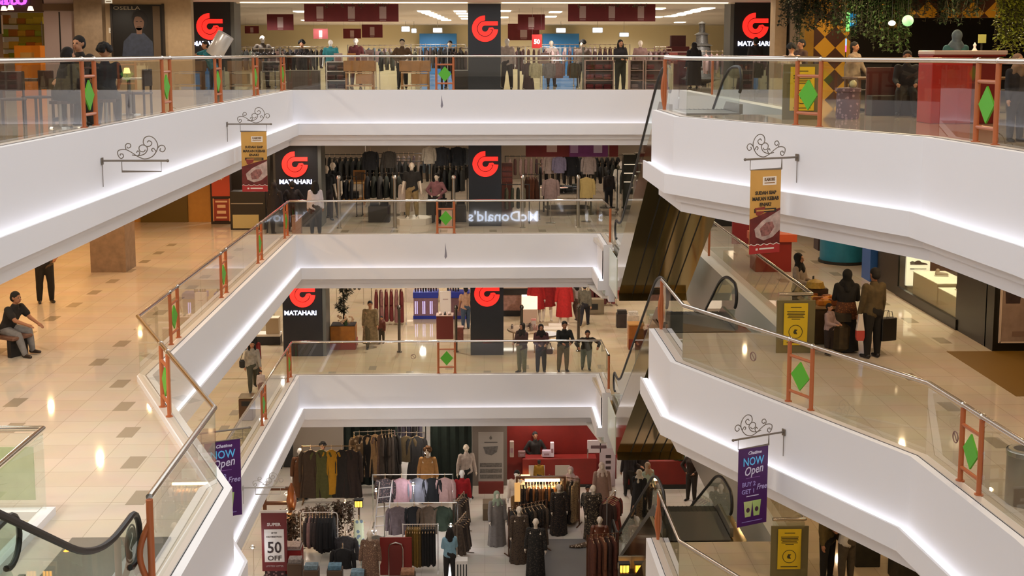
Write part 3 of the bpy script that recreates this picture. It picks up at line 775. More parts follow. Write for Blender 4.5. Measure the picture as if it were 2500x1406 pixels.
def hanger_mesh(side):
    k = 'h%d' % side
    if k not in _gm:
        mb = MB(); pts = [(0, -.10), (0, -.05), (.033, -.02), (.036, .008), (.022, .03), (0, .037), (-.022, .03), (-.034, .006)]
        mb.tube([(a, 0, z) if side else (0, a, z) for a, z in pts], .0045, 6)
        mb.tube([(-.19, 0, -.165), (0, 0, -.095), (.19, 0, -.165)], .009, 6); _gm[k] = mb.mesh('hanger', mat('#c9a57a', .5), True)
    return _gm[k]
def garment(kind, m, loc, rz, label, group=None, sc=1.0, name=None, side=0):
    v = R.randrange(3); k = (kind, v)
    if k not in _gm: _gm[k] = _garment(kind, v*7+len(kind))
    o = bpy.data.objects.new(name or 'hanging_'+kind, _gm[k]); COL.objects.link(o); o.location = loc; o.rotation_euler = (0, 0, rz); o.scale = (sc, sc, sc)
    set_mat(o, m); tag(o, label, kind, group)
    h = bpy.data.objects.new('hanger', hanger_mesh(side)); link(h, o)
    return o
def rack(label, loc, rz, length, height, m=None, style='bar', group=None):
    """a rail on two uprights; rail along local X at local z=height"""
    m = m or M_CHROME; r = thing('clothes_rack', label, 'rack', loc, rz, group); h = length/2
    if style == 'round':
        MB().tube([(-h, 0, .02), (-h, 0, height-.08), (-h+.03, 0, height-.02), (-h+.1, 0, height), (h-.1, 0, height), (h-.03, 0, height-.02), (h, 0, height-.08), (h, 0, .02)], .018, 8).obj('rail_frame', m, r, True)
    else:
        MB().tube([(-h, 0, height), (h, 0, height)], .014, 8).obj('rail', m, r, True)
        for s in (-1, 1): MB().box(s*h-.016, s*h+.016, -.016, .016, .02, height+.02).obj('upright', m, r)
    for s in (-1, 1): MB().box(s*h-.02, s*h+.02, -.26, .26, 0, .03, .008).obj('foot', m, r)
    return r
ORD = 'first second third fourth fifth sixth seventh eighth ninth tenth eleventh twelfth thirteenth fourteenth fifteenth sixteenth seventeenth eighteenth'.split()
def rpos(loc, rz, x, z, y=0):
    return (loc[0]+x*math.cos(rz)-y*math.sin(rz), loc[1]+x*math.sin(rz)+y*math.cos(rz), loc[2]+z)
def packed(loc, rz, x0, x1, n, z, kind, cols, label, group, sc=1.0, jit=.1):
    """n garments pressed side by side along a rail: nothing tells them apart"""
    for i in range(n):
        x = x0+(x1-x0)*(i+.5)/n
        garment(kind, R.choice(cols), rpos(loc, rz, x, z), rz+PI/2+R.uniform(-jit, jit)*.5, label, group, sc*R.uniform(.94, 1.05), side=1)
def facing(loc, rz, xs, z, items, where, sc=1.0, jit=.06):
    for i, (x, (cn, m, kind)) in enumerate(zip(xs, items)):
        garment(kind, m, rpos(loc, rz, x, z), rz+R.uniform(-jit, jit), '%s %s facing out, %s from the left on %s' % (cn, kind, ORD[i], where), where, sc)
def box_thing(name, label, cat, loc, size, m, rz=0.0, group=None, b=.01, parts=()):
    """a case-like thing: body plus extra boxes (name, x0,x1,y0,y1,z0,z1, material) in its own frame"""
    r = thing(name, label, cat, loc, rz, group)
    MB().box(-size[0]/2, size[0]/2, -size[1]/2, size[1]/2, 0, size[2], b).obj('body', m, r)
    for p in parts: MB().box(*p[1:7], .004).obj(p[0], p[7], r)
    return r
def table(label, loc, rz, w, d, h, m, top=None, group=None, shelf=False, name='display_table'):
    r = thing(name, label, 'table', loc, rz, group)
    MB().box(-w/2, w/2, -d/2, d/2, h-.05, h, .01).obj('tabletop', top or m, r)
    for sx in (-1, 1):
        for sy in (-1, 1): MB().box(sx*(w/2-.07)-.03, sx*(w/2-.07)+.03, sy*(d/2-.07)-.03, sy*(d/2-.07)+.03, 0, h-.05).obj('leg', m, r)
    if shelf: MB().box(-w/2+.05, w/2-.05, -d/2+.05, d/2-.05, .2, .24, .005).obj('shelf', m, r)
    return r
def folded(loc, rz, m, label, group, w=.28, d=.34, h=.045):
    if 'fold' not in _gm:
        mb = MB(); mb.box(-.5, .5, -.5, .5, 0, .55, .12).box(-.48, .48, -.5, .44, .5, 1, .14); _gm['fold'] = mb.mesh('folded', cloth('#888888'), True)
    o = bpy.data.objects.new('folded_garment', _gm['fold']); COL.objects.link(o); o.location = loc; o.rotation_euler = (0, 0, rz); o.scale = (w, d, h); set_mat(o, m)
    return tag(o, label, 'clothes', group)
def pile(loc, rz, cols, n, label, group, w=.28, d=.34):
    for i in range(n): folded((loc[0], loc[1], loc[2]+i*.046), rz+R.uniform(-.06, .06), R.choice(cols), label, group, w, d)
def bottle(loc, m, label, group, h=.16, r=.03):
    k = ('bot', round(h, 2), round(r, 3))
    if k not in _gm: _gm[k] = MB().lathe([(0, 0), (r, 0), (r, h*.62), (r*.4, h*.74), (r*.4, h*.82), (r*.5, h*.82), (r*.5, h), (0, h)], n=12).mesh('bottle', mat('#888888'), True)
    o = bpy.data.objects.new('bottle', _gm[k]); COL.objects.link(o); o.location = loc; set_mat(o, m); return tag(o, label, 'bottle', group)
def hung_banner(name, label, loc, w, h, m, parts=(), rz=0.0, group=None, cat='banner', wire=None):
    """flat cloth banner: top edge centred on loc"""
    r = thing(name, label, cat, loc, rz, group)
    MB().box(-w/2, w/2, -.004, .004, -h, 0).obj('sheet', m, r)
    for s in (-1, 1): MB().tube([(s*w*.45, 0, 0), (s*w*.45, 0, wire or .25)], .004, 5).obj('hanging_wire', M_STEEL, r)
    for nm, x0, x1, z0, z1, pm in parts: MB().box(x0*w/2, x1*w/2, -.009, -.004, -h*z1, -h*z0).obj(nm, pm, r)
    return r
# ---------------------------------------------------------------- signs on the pillars, store shells
def xat(x, Y): return Py(x, 400, Y).x
def zat(y, Y): return Py(1200, y, Y).z
def floor_at(x, Y, L): return (xat(x, Y), Y, FLZ[L])
def logo(parent, loc, r):
    mb = MB(); c0, c1, c2, c3 = .62*r, r, .24*r, .56*r
    def sector(ri, ro, a0, a1, n=26):
        return [(ro*math.cos(a0+(a1-a0)*i/n), ro*math.sin(a0+(a1-a0)*i/n)) for i in range(n+1)]+[(ri*math.cos(a1-(a1-a0)*i/n), ri*math.sin(a1-(a1-a0)*i/n)) for i in range(n+1)]
    mb.prism(sector(c0, c1, PI*.5, PI*1.98), -.05, 0, 'y')
    mb.prism(sector(c2, c3, PI*.5, PI*1.93), -.05, 0, 'y')
    mb.prism([(0, c2), (r*.98, c2), (r*.98, c3), (0, c3)], -.05, 0, 'y')
    mb.prism([(c2+.01, -.06*r), (c0+.02, -.06*r), (c0+.02, .02*r), (c3, .1*r), (c2+.02, .06*r)], -.05, 0, 'y')
    return mb.obj('illuminated_emblem', M_LOGO, parent, loc=loc)
def sign_pillar(label, x0, x1, Y, L, lc, tc=None, depth=1.1, tw=79):
    X0, X1 = xat(x0, Y), xat(x1, Y); xm = (X0+X1)/2; z0 = FLZ[L]; h = CZ[L]-z0
    r = thing('sign_pillar', label, 'pillar', (xm, Y, z0))
    MB().box(X0-xm, X1-xm, 0, depth, 0, h).obj('black_panel', M_BLACKP, r)
    if X1 < -3 or X1 > 3:
        s = 1 if X1 < 0 else -1; e = X1-xm if X1 < 0 else X0-xm
        MB().box(e, e+s*.12, .02, depth, 0, h).obj('grey_edge', mat('#5d5f5c', .4), r)
    logo(r, (xat(lc[0], Y)-xm, -.005, zat(lc[1], Y)-z0), 31.5/3050*Y)
    if tc: text('MATAHARI', .21, M_LETTER, r, (xat(tc[0], Y)-xm, -.02, zat(tc[1], Y)-z0), 0, 'illuminated_lettering', .015, .005, width=tw/3050*Y)
    return r
sign_pillar('black pillar with red emblem in the middle of the top gallery', 1144, 1223, 41.3, 4, (1185, 70))
sign_pillar('black pillar with red emblem and white name at top left', 475, 572, 41.3, 4, (522, 65), (520, 107))
sign_pillar('black pillar with red emblem and white name at top right', 1785, 1880, 41.3, 4, (1836, 63), (1834, 107))
sign_pillar('black pillar with red emblem in the middle of the upper middle storey', 1144, 1224, 41.3, 3, (1185, 400))
sign_pillar('black pillar with red emblem and white name left of the upper middle store front', 672, 775, 41.3, 3, (720, 400), (721, 443))
sign_pillar('black pillar with red emblem in the middle of the lower middle storey', 1147, 1229, 41.7, 2, (1188, 717))
sign_pillar('black pillar with red emblem and white name left of the lower middle store front', 682, 780, 41.7, 2, (732, 717), (726, 762))

M_CREAM = mat('#f0e3b8', .7, name='cream_wall')
M_BEIGE = mat('#b89c78', .6, mottle=.12, scale=9, name='beige_stone')
MB().box(-XW, XW, 75.5, 75.7, FLZ[4], CZ[4]).obj('wall_store_top', M_CREAM, kind='structure')
M_STORE = {3: mat('#7d6f60', .8), 2: mat('#d8c6b0', .8), 1: mat('#4d4a42', .8)}
for L, y in ((3, 57), (2, 58), (1, 50)): MB().box(-XW, XW, y, y+.2, FLZ[L], CZ[L]).obj('wall_store_back', M_STORE[L], kind='structure')
# portal header with its bright light band, top storey
zh = zat(9, 41.3)
MB().box(xat(588, 41.3), xat(1785, 41.3), 41.25, 41.5, zh, CZ[4]).obj('trim_portal_header', mat('#f2e9d8', .6), kind='structure')
mb = MB(); mb.box(xat(596, 41.2), xat(1143, 41.2), 41.19, 41.25, zh+.01, zh+.13); mb.box(xat(1225, 41.2), xat(1770, 41.2), 41.19, 41.25, zh+.01, zh+.13)
mb.obj('trim_portal_light', glow('#fff3dc', 1.3, 'portal_light'), kind='structure')
# ceiling lamps of the top store, each a small recessed panel
M_PANEL = glow('#fff4e2', 3.5, 'panel_light'); k = 0
LP = [(1035+i*9, 27+i*3.6) for i in range(7)]+[(1123+i*5, 27+i*6) for i in range(4)]+[(1605+i*18, 20.5+(3-i)*0) for i in range(1)]+[(1724, 20), (1706, 23.5), (1690, 28), (1671, 32), (1657, 36), (1638, 39), (1232, 26), (1228, 42), (1345, 40), (1356, 29), (1602, 41), (1660, 54), (735, 28), (750, 49), (640, 62)]
cp = MB(); cp.box(-.24, .24, -.55, .55, -.03, .0, .008); LM = cp.mesh('ceiling_lamp', M_PANEL)
for x, y in LP:
    z = CZ[4]-.004; d = ray(x, y); t = (z-EYE)/d.z
    if t < 0 or d.y*t > 74: continue
    o = bpy.data.objects.new('ceiling_lamp', LM); COL.objects.link(o); o.location = (d.x*t, d.y*t, z)
    tag(o, 'small bright recessed ceiling lamp over the top store', 'lamp', 'ceiling lamps of the top store')

# ---------------------------------------------------------------- TOP STOREY: department store
M_MAROON = mat('#6e1f22', .7, mottle=.15, scale=4, name='maroon_cloth')
M_POSTER = mat('#b49a96', .6, name='pale_poster'); M_RED = mat('#b01f1c', .6, name='red')
Z4 = FLZ[4]
def store_banner(label, x0, x1, y0, y1, Y, n=1, m=None, group=None):
    w = xat(x1, Y)-xat(x0, Y); h = zat(y0, Y)-zat(y1, Y); parts = []
    for i in range(n):
        c = -1+2*(i+.5)/n
        parts.append(('pale_print', c-.22/n, c+.22/n, .18, .84, M_POSTER)); parts.append(('print_line', c-.2/n, c+.2/n, .9, .94, M_POSTER))
    return hung_banner('sale_banner', label, ((xat(x0, Y)+xat(x1, Y))/2, Y, zat(y0, Y)), w, h, m or M_MAROON, parts, wire=CZ[4]-zat(y0, Y))
store_banner('long maroon sale banner over the store entrance left of the middle pillar', 750, 977, 8, 53, 41.9, 3)
store_banner('long maroon sale banner over the store entrance right of the middle pillar', 1385, 1595, 6, 52, 41.9, 3)
store_banner('square maroon banner hanging at the far left of the top store', 660, 724, 35, 74, 47)
store_banner('small maroon banner touching the lower edge of the long left one', 888, 938, 60, 92, 53)
store_banner('small maroon banner deep in the store below the long left one', 843, 886, 70, 94, 60)
store_banner('small dark maroon banner left of the white wall panel', 771, 806, 70, 95, 62)
store_banner('maroon banner just right of the middle pillar, light print', 1264, 1329, 35, 73, 47)
store_banner('darker maroon banner behind the one right of the middle pillar', 1240, 1316, 58, 98, 52)
store_banner('plain dark maroon panel behind the far left square banner', 606, 640, 64, 82, 60)
for i, (x0, x1) in enumerate(((1026, 1116), (1325, 1413))):
    box_thing('blue_counter_panel', 'bright blue wall panel deep in the top store, %s of the middle pillar' % ('left', 'right')[i], 'panel', ((xat(x0, 74)+xat(x1, 74))/2, 74.6, Z4), (xat(x1, 74)-xat(x0, 74), .5, zat(82, 74.4)-Z4), mat('#2f7dc0', .5))
for i, (x0, x1, y0, y1) in enumerate(((984, 1003, 65, 77), (1008, 1019, 70, 80), (1060, 1081, 69, 79), (1357, 1379, 69, 79), (1445, 1468, 68, 79), (1510, 1531, 80, 89))):
    Y = 66; r = thing('light_box', 'white lit hanging box, %s from the left on the cream store wall' % ORD[i], 'light box', ((xat(x0, Y)+xat(x1, Y))/2, Y, zat(y1, Y)))
    w = xat(x1, Y)-xat(x0, Y); h = zat(y0, Y)-zat(y1, Y)
    MB().box(-w/2, w/2, -.08, .08, 0, h, .02).obj('lit_face', glow('#eef6ff', 1.6, 'lit_face'), r); MB().box(-w/2-.03, w/2+.03, .08, .12, -.03, h+.03).obj('casing', M_STEEL, r)
    MB().tube([(0, .1, h), (0, .1, CZ[4]-zat(y1, Y))], .012, 6).obj('hanger_rod', M_STEEL, r)
sg = hung_banner('sale_sign', 'bright red sale sign reading 50 right of the middle pillar', (xat(1310, 46), 46, zat(84, 46)), .36, .5, M_RED, wire=CZ[4]-zat(84, 46)); text('50', .22, mat('#f6e9e2', .5, emit='#ffffff', es=.3), sg, (0, -.012, -.27), 0, bold=.01)
# racks of clothes: built row by row, nearest row just behind the railing
DKS = [cloth(c) for c in ('#2a2522', '#3b302c', '#4a3c3a', '#241f22', '#5b4a46', '#34302f')]
PKS = [cloth(c) for c in ('#6e4f4c', '#8d6f6c', '#5a3a38', '#a68a86', '#7a5f60', '#4b3033')]
GRS = [cloth(c) for c in ('#3c3f30', '#54523f', '#2c2e26', '#6b6552', '#23241f')]
for nm, x, Y, ln, cols, h in (('leftmost', 600, 46, 2.3, GRS, 1.42), ('second from the left', 700, 44.5, 2.2, DKS, 1.38), ('third from the left', 775, 47.5, 1.7, DKS, 1.42), ('under the long left banner', 975, 45, 1.6, GRS, 1.4), ('left of the middle pillar', 1080, 47, 1.9, DKS, 1.45), ('beside the middle pillar', 1122, 44, .8, DKS, 1.4), ('right of the middle pillar', 1252, 45, .9, PKS, 1.42), ('under the blue panel', 1375, 46, 1.7, PKS, 1.42), ('in front of the cream wall', 1450, 48, 1.6, PKS, 1.4), ('right of the tinsel tree', 1745, 46, 1.2, PKS, 1.3), ('left of the tinsel tree', 1590, 47, 1.4, PKS, 1.4)):
    loc = floor_at(x, Y, 4); rack('chrome rack of close-packed clothes in the top store, %s' % nm, loc, 0, ln, h)
    packed(loc, 0, -ln/2+.1, ln/2-.1, max(5, int(ln*4.6)), h, 'shirt', cols, 'dark garment packed on the top-store rack %s' % nm, 'clothes on the top-store rack %s' % nm)
# mannequins and shop fittings above the rail
figure('mannequin', 'mannequin in a teal shirt in the top store below the white panel', floor_at(812, 46, 4), .1, 1.72, 'dummy', M_DUMMYW, cloth('#2f7f86'), 'short', cloth('#2b2d33'), hair=None, cat='mannequin', vox=.02)
figure('mannequin', 'bald mannequin in a maroon coat in the top store', floor_at(873, 46, 4), -.2, 1.78, 'dummy', M_DUMMYW, cloth('#5b2224'), 'long', cloth('#3a1a1c'), hair=None, cat='mannequin', vox=.02)
figure('mannequin', 'afro-haired mannequin in black among the leftmost racks of the top store', floor_at(743, 45.3, 4), .2, 1.66, 'dummy', M_SKIN, DKS[3], 'long', DKS[0], hair='afro', cat='mannequin', vox=.02)
figure('mannequin', 'mannequin in a brown padded coat near the middle of the top store', floor_at(985, 44, 4), 0, 1.72, 'hip', M_DUMMY, cloth('#6b5642'), 'long', cloth('#2c2722'), hair='short', cat='mannequin', vox=.02)
figure('mannequin', 'mannequin in a white and black outfit against the middle pillar', floor_at(1238, 43.4, 4), -.3, 1.74, 'dummy', M_DUMMYW, cloth('#b9a9a2'), 'long', cloth('#2a2426'), hair=None, cat='mannequin', vox=.02)
figure('mannequin', 'bald mannequin in a grey tunic at the far left of the top store', floor_at(648, 45, 4), .5, 1.85, 'hip', M_DUMMYW, cloth('#5b5148'), 'short', cloth('#3a3634'), hair=None, cat='mannequin', vox=.02)
figure('person', 'person in black bending over the red shelves of the top store', floor_at(1512, 41.2, 4), .3, 1.66, 'front', M_SKIN, DKS[3], 'long', DKS[0], hair='long', fem=True, vox=.018)
figure('person', 'person in a long black gown walking into the top store beside the tinsel tree', floor_at(1690, 43.6, 4), PI, 1.6, 'stand', M_SKIN, hijab=DKS[3], robe=DKS[3], vox=.018)
figure('person', 'dark figure standing in front of the top right emblem', floor_at(1838, 39.9, 4), PI+.3, 1.72, 'stand', M_SKIN2, DKS[3], 'long', DKS[0], hair='short', vox=.018)
# shelves and tables seen through the railing
def shelving(label, x0, x1, Y, L, h, n, m, cols, mid):
    X0, X1 = xat(x0, Y), xat(x1, Y); w = X1-X0; r = thing('shelving_unit', label, 'shelf', ((X0+X1)/2, Y, FLZ[L]))
    for s in (-1, 1): MB().box(s*w/2-.02, s*w/2+.02, -.2, .2, 0, h).obj('side_panel', m, r)
    MB().box(-w/2, w/2, .18, .2, 0, h).obj('back_panel', m, r)
    for i in range(n+1): MB().box(-w/2+.02, w/2-.02, -.2, .18, max(0, h*i/n-.03), h*i/n+.0001 if i else .03).obj('shelf', m, r)
    for i in range(n):
        for j in range(int(w/.3)):
            for q in range(3): folded((r.location.x-w/2+.17+j*.3, Y-.03, FLZ[L]+h*i/n+.032+q*.05), 0, R.choice(cols), 'folded garment on the %s' % mid, 'folded clothes on the %s' % mid, .26, .3, .048)
MAS = [cloth(c) for c in ('#7d2a2c', '#8f3a3a', '#6b2426', '#9c5450')]
M_PSH = mat('#a8887c', .5)
shelving('shelves of folded red clothes left of the person in black', 1426, 1494, 42.6, 4, 1.0, 3, M_PSH, MAS, 'red shelves left of the person in black')
shelving('shelves of folded red clothes right of the person in black', 1534, 1566, 42.6, 4, 1.0, 3, M_PSH, PKS, 'narrow shelves right of the person in black')
shelving('shelves of folded red clothes nearest the right railing', 1572, 1614, 42.6, 4, 1.0, 3, M_PSH, MAS, 'red shelves nearest the right railing')
shelving('white shelves under the teal mannequin', 803, 850, 43, 4, .95, 3, mat('#d8d2cc', .5), PKS, 'white shelves under the teal mannequin')
for i, x in enumerate((882, 1016)):
    r = thing('drawer_table', 'light wooden table with open crates, %s in the top store' % ('left of the glass post', 'right of the glass post')[i], 'table', floor_at(x, 42.4, 4))
    MB().box(-.52, .52, -.3, .3, .62, .98, .01).obj('top_crate', M_WOOD, r); MB().box(-.46, .46, -.28, .28, .56, .6).obj('board', mat('#c9a27a', .5), r)
    MB().box(-.12, .42, -.27, .27, .2, .54, .01).obj('inner_crate', mat('#b27f4a', .5, mottle=.2), r); MB().box(-.46, .46, -.28, .28, .12, .17).obj('board', mat('#c9a27a', .5), r)
    for s in (-1, 1): MB().box(s*.44-.03, s*.44+.03, -.26, .26, 0, .62).obj('leg', M_WOOD, r)
for i, (x, c) in enumerate(((690, '#8f8a80'), (1080, '#55524c'), (1422, '#8f8a80'), (1266, '#6e675f'))):
    r = thing('security_post', 'slim steel security post at the top store entrance, %s from the left' % ORD[i], 'post', floor_at(x, 40.9, 4))
    MB().lathe([(0, 0), (.07, 0), (.07, .02), (.035, .03), (.035, 1.36), (.05, 1.37), (.05, 1.42), (0, 1.42)]).obj('post_body', mat(c, .3, .8), r)
# shelves of shirts, garments shown face on behind the rail
for i, (x, m, k) in enumerate(((1307, cloth('#c8bd98'), 'shirt'), (1340, cloth('#8b8482'), 'shirt'), (1362, cloth('#8a6b68'), 'shirt'), (1290, cloth('#5d4a4b'), 'dress'), (1400, cloth('#57503f'), 'shirt'))):
    garment(k, m, (xat(x, 43.2), 43.2+i*.02, Z4+.98), 0, 'face-on garment below the top rail, %s along the row right of the pillar' % ORD[i], 'face-on garments right of the pillar', .75)
rack('low chrome rail holding face-on garments right of the middle pillar', (xat(1345, 43.25), 43.3, Z4), 0, 1.9, .98)
for i, (x, Y, c) in enumerate(((745, 43, '#55483f'), (1130, 43.6, '#3a3430'))):
    box_thing('dark_plinth', 'dark display plinth behind the top railing, %s' % ('left of the wooden tables', 'beside the middle pillar'), 'plinth', floor_at(x, Y, 4), (1.1 if i == 0 else .6, .5, .62), mat(c, .6), parts=[('ledge', -.56 if i == 0 else -.31, .56 if i == 0 else .31, -.27, .27, .62, .66, M_STEEL)]) if False else box_thing('dark_plinth', 'dark display plinth behind the top railing, ' + ('left of the wooden tables', 'beside the middle pillar')[i], 'plinth', floor_at(x, Y, 4), (1.1 if i == 0 else .6, .5, .62), mat(c, .6), parts=[('ledge', -.56 if i == 0 else -.31, .56 if i == 0 else .31, -.27, .27, .62, .66, M_STEEL)])
# silver tinsel tree and its stepped sign
r = thing('tinsel_tree', 'stepped grey tinsel tree at the right of the top store', 'tree', floor_at(1708, 48, 4))
prof = [(0, 0)]
for i in range(6): prof += [(.78-.12*i, .25+.42*i), (.60-.12*i, .34+.42*i), (.55-.11*i, .66+.42*i)]
prof.append((0, 2.55)); MB().lathe(prof, n=22).obj('tinsel_body', mat('#8a8783', .45, .4, mottle=.5, scale=30, bump=.6), r, True)
MB().cyl((0, 0, 0), .2, .25).obj('tree_stand', M_DARK, r)
for i, (x, Y) in enumerate(((1650, 52), (1625, 50))):
    box_thing('red_display', ('dark red pyramid display behind the tinsel tree', 'low red counter with pale lettering left of the tinsel tree')[i], 'display', floor_at(x, Y, 4), ((.9, .5, 1.5), (1.5, .5, 1.25))[i], (mat('#5d1c1a', .6), mat('#7b2724', .6, mottle=.3))[i], parts=[('top_tier', -.3, .3, -.2, .2, 1.5, 1.95, mat('#4a1a18', .6))] if i == 0 else [('counter_top', -.78, .78, -.28, .28, 1.25, 1.3, mat('#b59a90', .5))])

# ---------------------------------------------------------------- TOP STOREY, left: cafe and shop fronts
YL = 36.0
def wx(x): return xat(x, YL)
MB().box(wx(122), wx(205), YL, YL+.3, Z4, CZ[4]).obj('wall_left_shop', mat('#b9a29a', .6), kind='structure')
MB().box(wx(159), wx(162), YL-.01, YL, Z4, zat(30, YL)).obj('trim_wall_joint', M_DARK, kind='structure')
MB().box(wx(122), wx(200), YL-.05, YL, zat(27, YL), zat(10, YL)).obj('trim_wall_band', mat('#6d5238', .5), kind='structure')
MB().box(wx(205), wx(272), YL-.35, YL+.3, Z4, CZ[4]).obj('wall_stone_column', mat('#9a8267', .6, mottle=.25, scale=7, bump=.2), kind='structure')
MB().box(wx(272), wx(478), YL-.02, YL+.3, Z4, CZ[4]).obj('wall_poster', M_BEIGE, kind='structure')
MB().box(-XW, wx(12), YL, YL+.3, Z4, CZ[4]).obj('wall_left_shop', mat('#6a4f33', .6), kind='structure')
MB().box(wx(10), wx(124), YL, YL+.3, zat(30, YL), CZ[4]).obj('wall_shop_header', mat('#5a4128', .6), kind='structure')
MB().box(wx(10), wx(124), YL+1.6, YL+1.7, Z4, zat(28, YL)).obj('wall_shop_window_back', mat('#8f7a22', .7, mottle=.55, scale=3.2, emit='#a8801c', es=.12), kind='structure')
r = thing('shop_sign', 'glowing violet sign over the left shop, cut by the picture edge', 'sign', (wx(18), YL-.06, zat(0, YL)))
text('Gelato', .47, glow('#c65cff', 1.5, 'violet_neon'), r, (0, 0, 0), 0, 'illuminated_lettering', .03, .012, width=xat(85, YL)-xat(-50, YL))
for i, (x, y) in enumerate(((28, 27), (44, 25), (92, 27))):
    r = thing('pendant_lamp', 'small lit pendant lamp under the violet sign, %s from the left' % ORD[i], 'lamp', (xat(x, 35), 35, zat(y, 35)))
    MB().lathe([(0, 0), (.085, 0), (.085, .015), (.05, .12), (0, .13)], n=14).obj('lamp_shade', mat('#b9a58a', .5, emit='#ffe2b0', es=2.5), r, True); MB().tube([(0, 0, .12), (0, 0, CZ[4]-zat(y, 35))], .006, 5).obj('cord', M_DARK, r)
cols = ('#c8b52e', '#8fae2e', '#d8791e', '#e2c9a0', '#b2521c', '#d9a42a')
r = thing('display_shelves', 'glass display shelves in the glowing shop window at top left', 'shelf', (xat(68, YL+1.4), YL+1.45, Z4))
for k in range(4): MB().box(-.62, .62, -.14, .14, .98+.36*k, 1.0+.36*k).obj('shelf', mat('#a08a3a', .3), r)
for s_ in (-1, 1): MB().box(s_*.62-.015, s_*.62+.015, -.14, .14, 0, 2.15).obj('upright', M_STEEL, r)
for k in range(4):
    for q in range(5):
        sz = .12+R.random()*.1; o = MB().box(-sz*.8, sz*.8, -.07, .07, 0, sz*1.2, .015).obj('display_pack', mat(R.choice(cols), .6, emit='#8a6a1a', es=.06)); o.location = (r.location.x-.5+.25*q, YL+1.43, Z4+1.0+.36*k)
        tag(o, 'coloured pack in the glowing shop window at top left', 'pack', 'packs in the top left shop window')
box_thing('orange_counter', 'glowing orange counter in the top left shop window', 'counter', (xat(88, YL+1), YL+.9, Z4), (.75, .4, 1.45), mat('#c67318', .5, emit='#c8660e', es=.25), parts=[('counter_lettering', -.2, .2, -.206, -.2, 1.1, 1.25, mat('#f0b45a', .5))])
box_thing('framed_board', 'black framed menu board at the top left corner', 'board', (xat(3, YL-.1), YL-.06, zat(83, YL)), (.4, .06, zat(38, YL)-zat(83, YL)), M_DARK, parts=[('frame_edge', .19, .22, -.04, .03, 0, zat(38, YL)-zat(83, YL), mat('#cbb592', .4))])
# framed fashion poster with a generic portrait
pz = zat(140, YL); ph = zat(12, YL)-pz; pw = wx(412)-wx(288)
r = thing('framed_poster', 'black framed poster of a dark-haired person in a denim shirt', 'poster', ((wx(288)+wx(412))/2, YL-.06, pz))
MB().box(-pw/2, pw/2, -.03, .03, 0, ph, .01).obj('sheet', mat('#17130f', .35), r)
for s in (-1, 1): MB().box(s*pw/2-.03, s*pw/2+.03, -.05, .03, -.02, ph+.02).obj('frame_side', mat('#2b2118', .4), r)
MB().box(pw*.30, pw*.44, -.034, -.03, 0, ph*.97).obj('curtain_print', mat('#5f4c36', .5), r)
q = MB(); q.prism([(-.32*pw, 0), (-.28*pw, .30*ph), (-.12*pw, .46*ph), (.12*pw, .46*ph), (.28*pw, .3*ph), (.3*pw, 0)], -.035, -.031, 'y'); q.obj('shirt_print', mat('#3c4354', .6, mottle=.4, scale=9), r)
q = MB(); q.prism([(.05*pw+.155*pw*math.cos(t*PI/10), .70*ph+.185*ph*math.sin(t*PI/10)) for t in range(20)], -.036, -.032, 'y'); q.obj('hair_print', mat('#120e0c', .6), r)
q = MB(); q.prism([(.03*pw+.10*pw*math.cos(t*PI/10), .66*ph+.15*ph*math.sin(t*PI/10)) for t in range(20)], -.038, -.034, 'y'); q.prism([(-.03*pw, .56*ph), (.09*pw, .56*ph), (.08*pw, .44*ph), (-.02*pw, .44*ph)], -.038, -.034, 'y'); q.obj('face_print', mat('#7e5c48', .6), r)
q = MB(); q.prism([(-.085*pw, .68*ph), (-.06*pw, .76*ph), (.0, .775*ph), (.07*pw, .765*ph), (.12*pw, .70*ph), (.15*pw, .62*ph), (.16*pw, .74*ph), (.12*pw, .86*ph), (.03*pw, .885*ph), (-.07*pw, .85*ph), (-.12*pw, .74*ph)], -.041, -.039, 'y'); q.obj('fringe_print', mat('#1f1712', .6, mottle=.4, scale=20), r)
q = MB()
for s in (-1, 1): q.box(.03*pw+s*.04*pw-.03, .03*pw+s*.04*pw+.03, -.040, -.038, .675*ph, .69*ph)
q.box(-.005*pw, .065*pw, -.040, -.038, .575*ph, .585*ph); q.obj('feature_print', mat('#2a1812', .6), r)
text('OSELLA', .14, mat('#8c7a5e', .5, emit='#8c7a5e', es=.2), r, (-.2*pw, -.04, .93*ph), 0, 'poster_lettering', .003, width=.52*pw)
for i, (x, y, s) in enumerate(((272, 4, .2), (277, 76, .16))):
    box_thing('white_notice', ('small white notice on the column top left of the framed poster', 'small pale notice halfway up the column left of the framed poster')[i], 'notice', (xat(x, YL-.36), YL-.362 if x == 272 and False else YL-.36 if x < 272 else YL-.03, zat(y+5, YL)), (s, .02, s*.9), mat('#e5dccb', .5, emit='#fff3d8', es=.5 if i == 0 else .1), b=.003, parts=[('printed_rows', -s*.35, s*.35, -.013, -.01, s*.2, s*.3, M_BEIGE)])
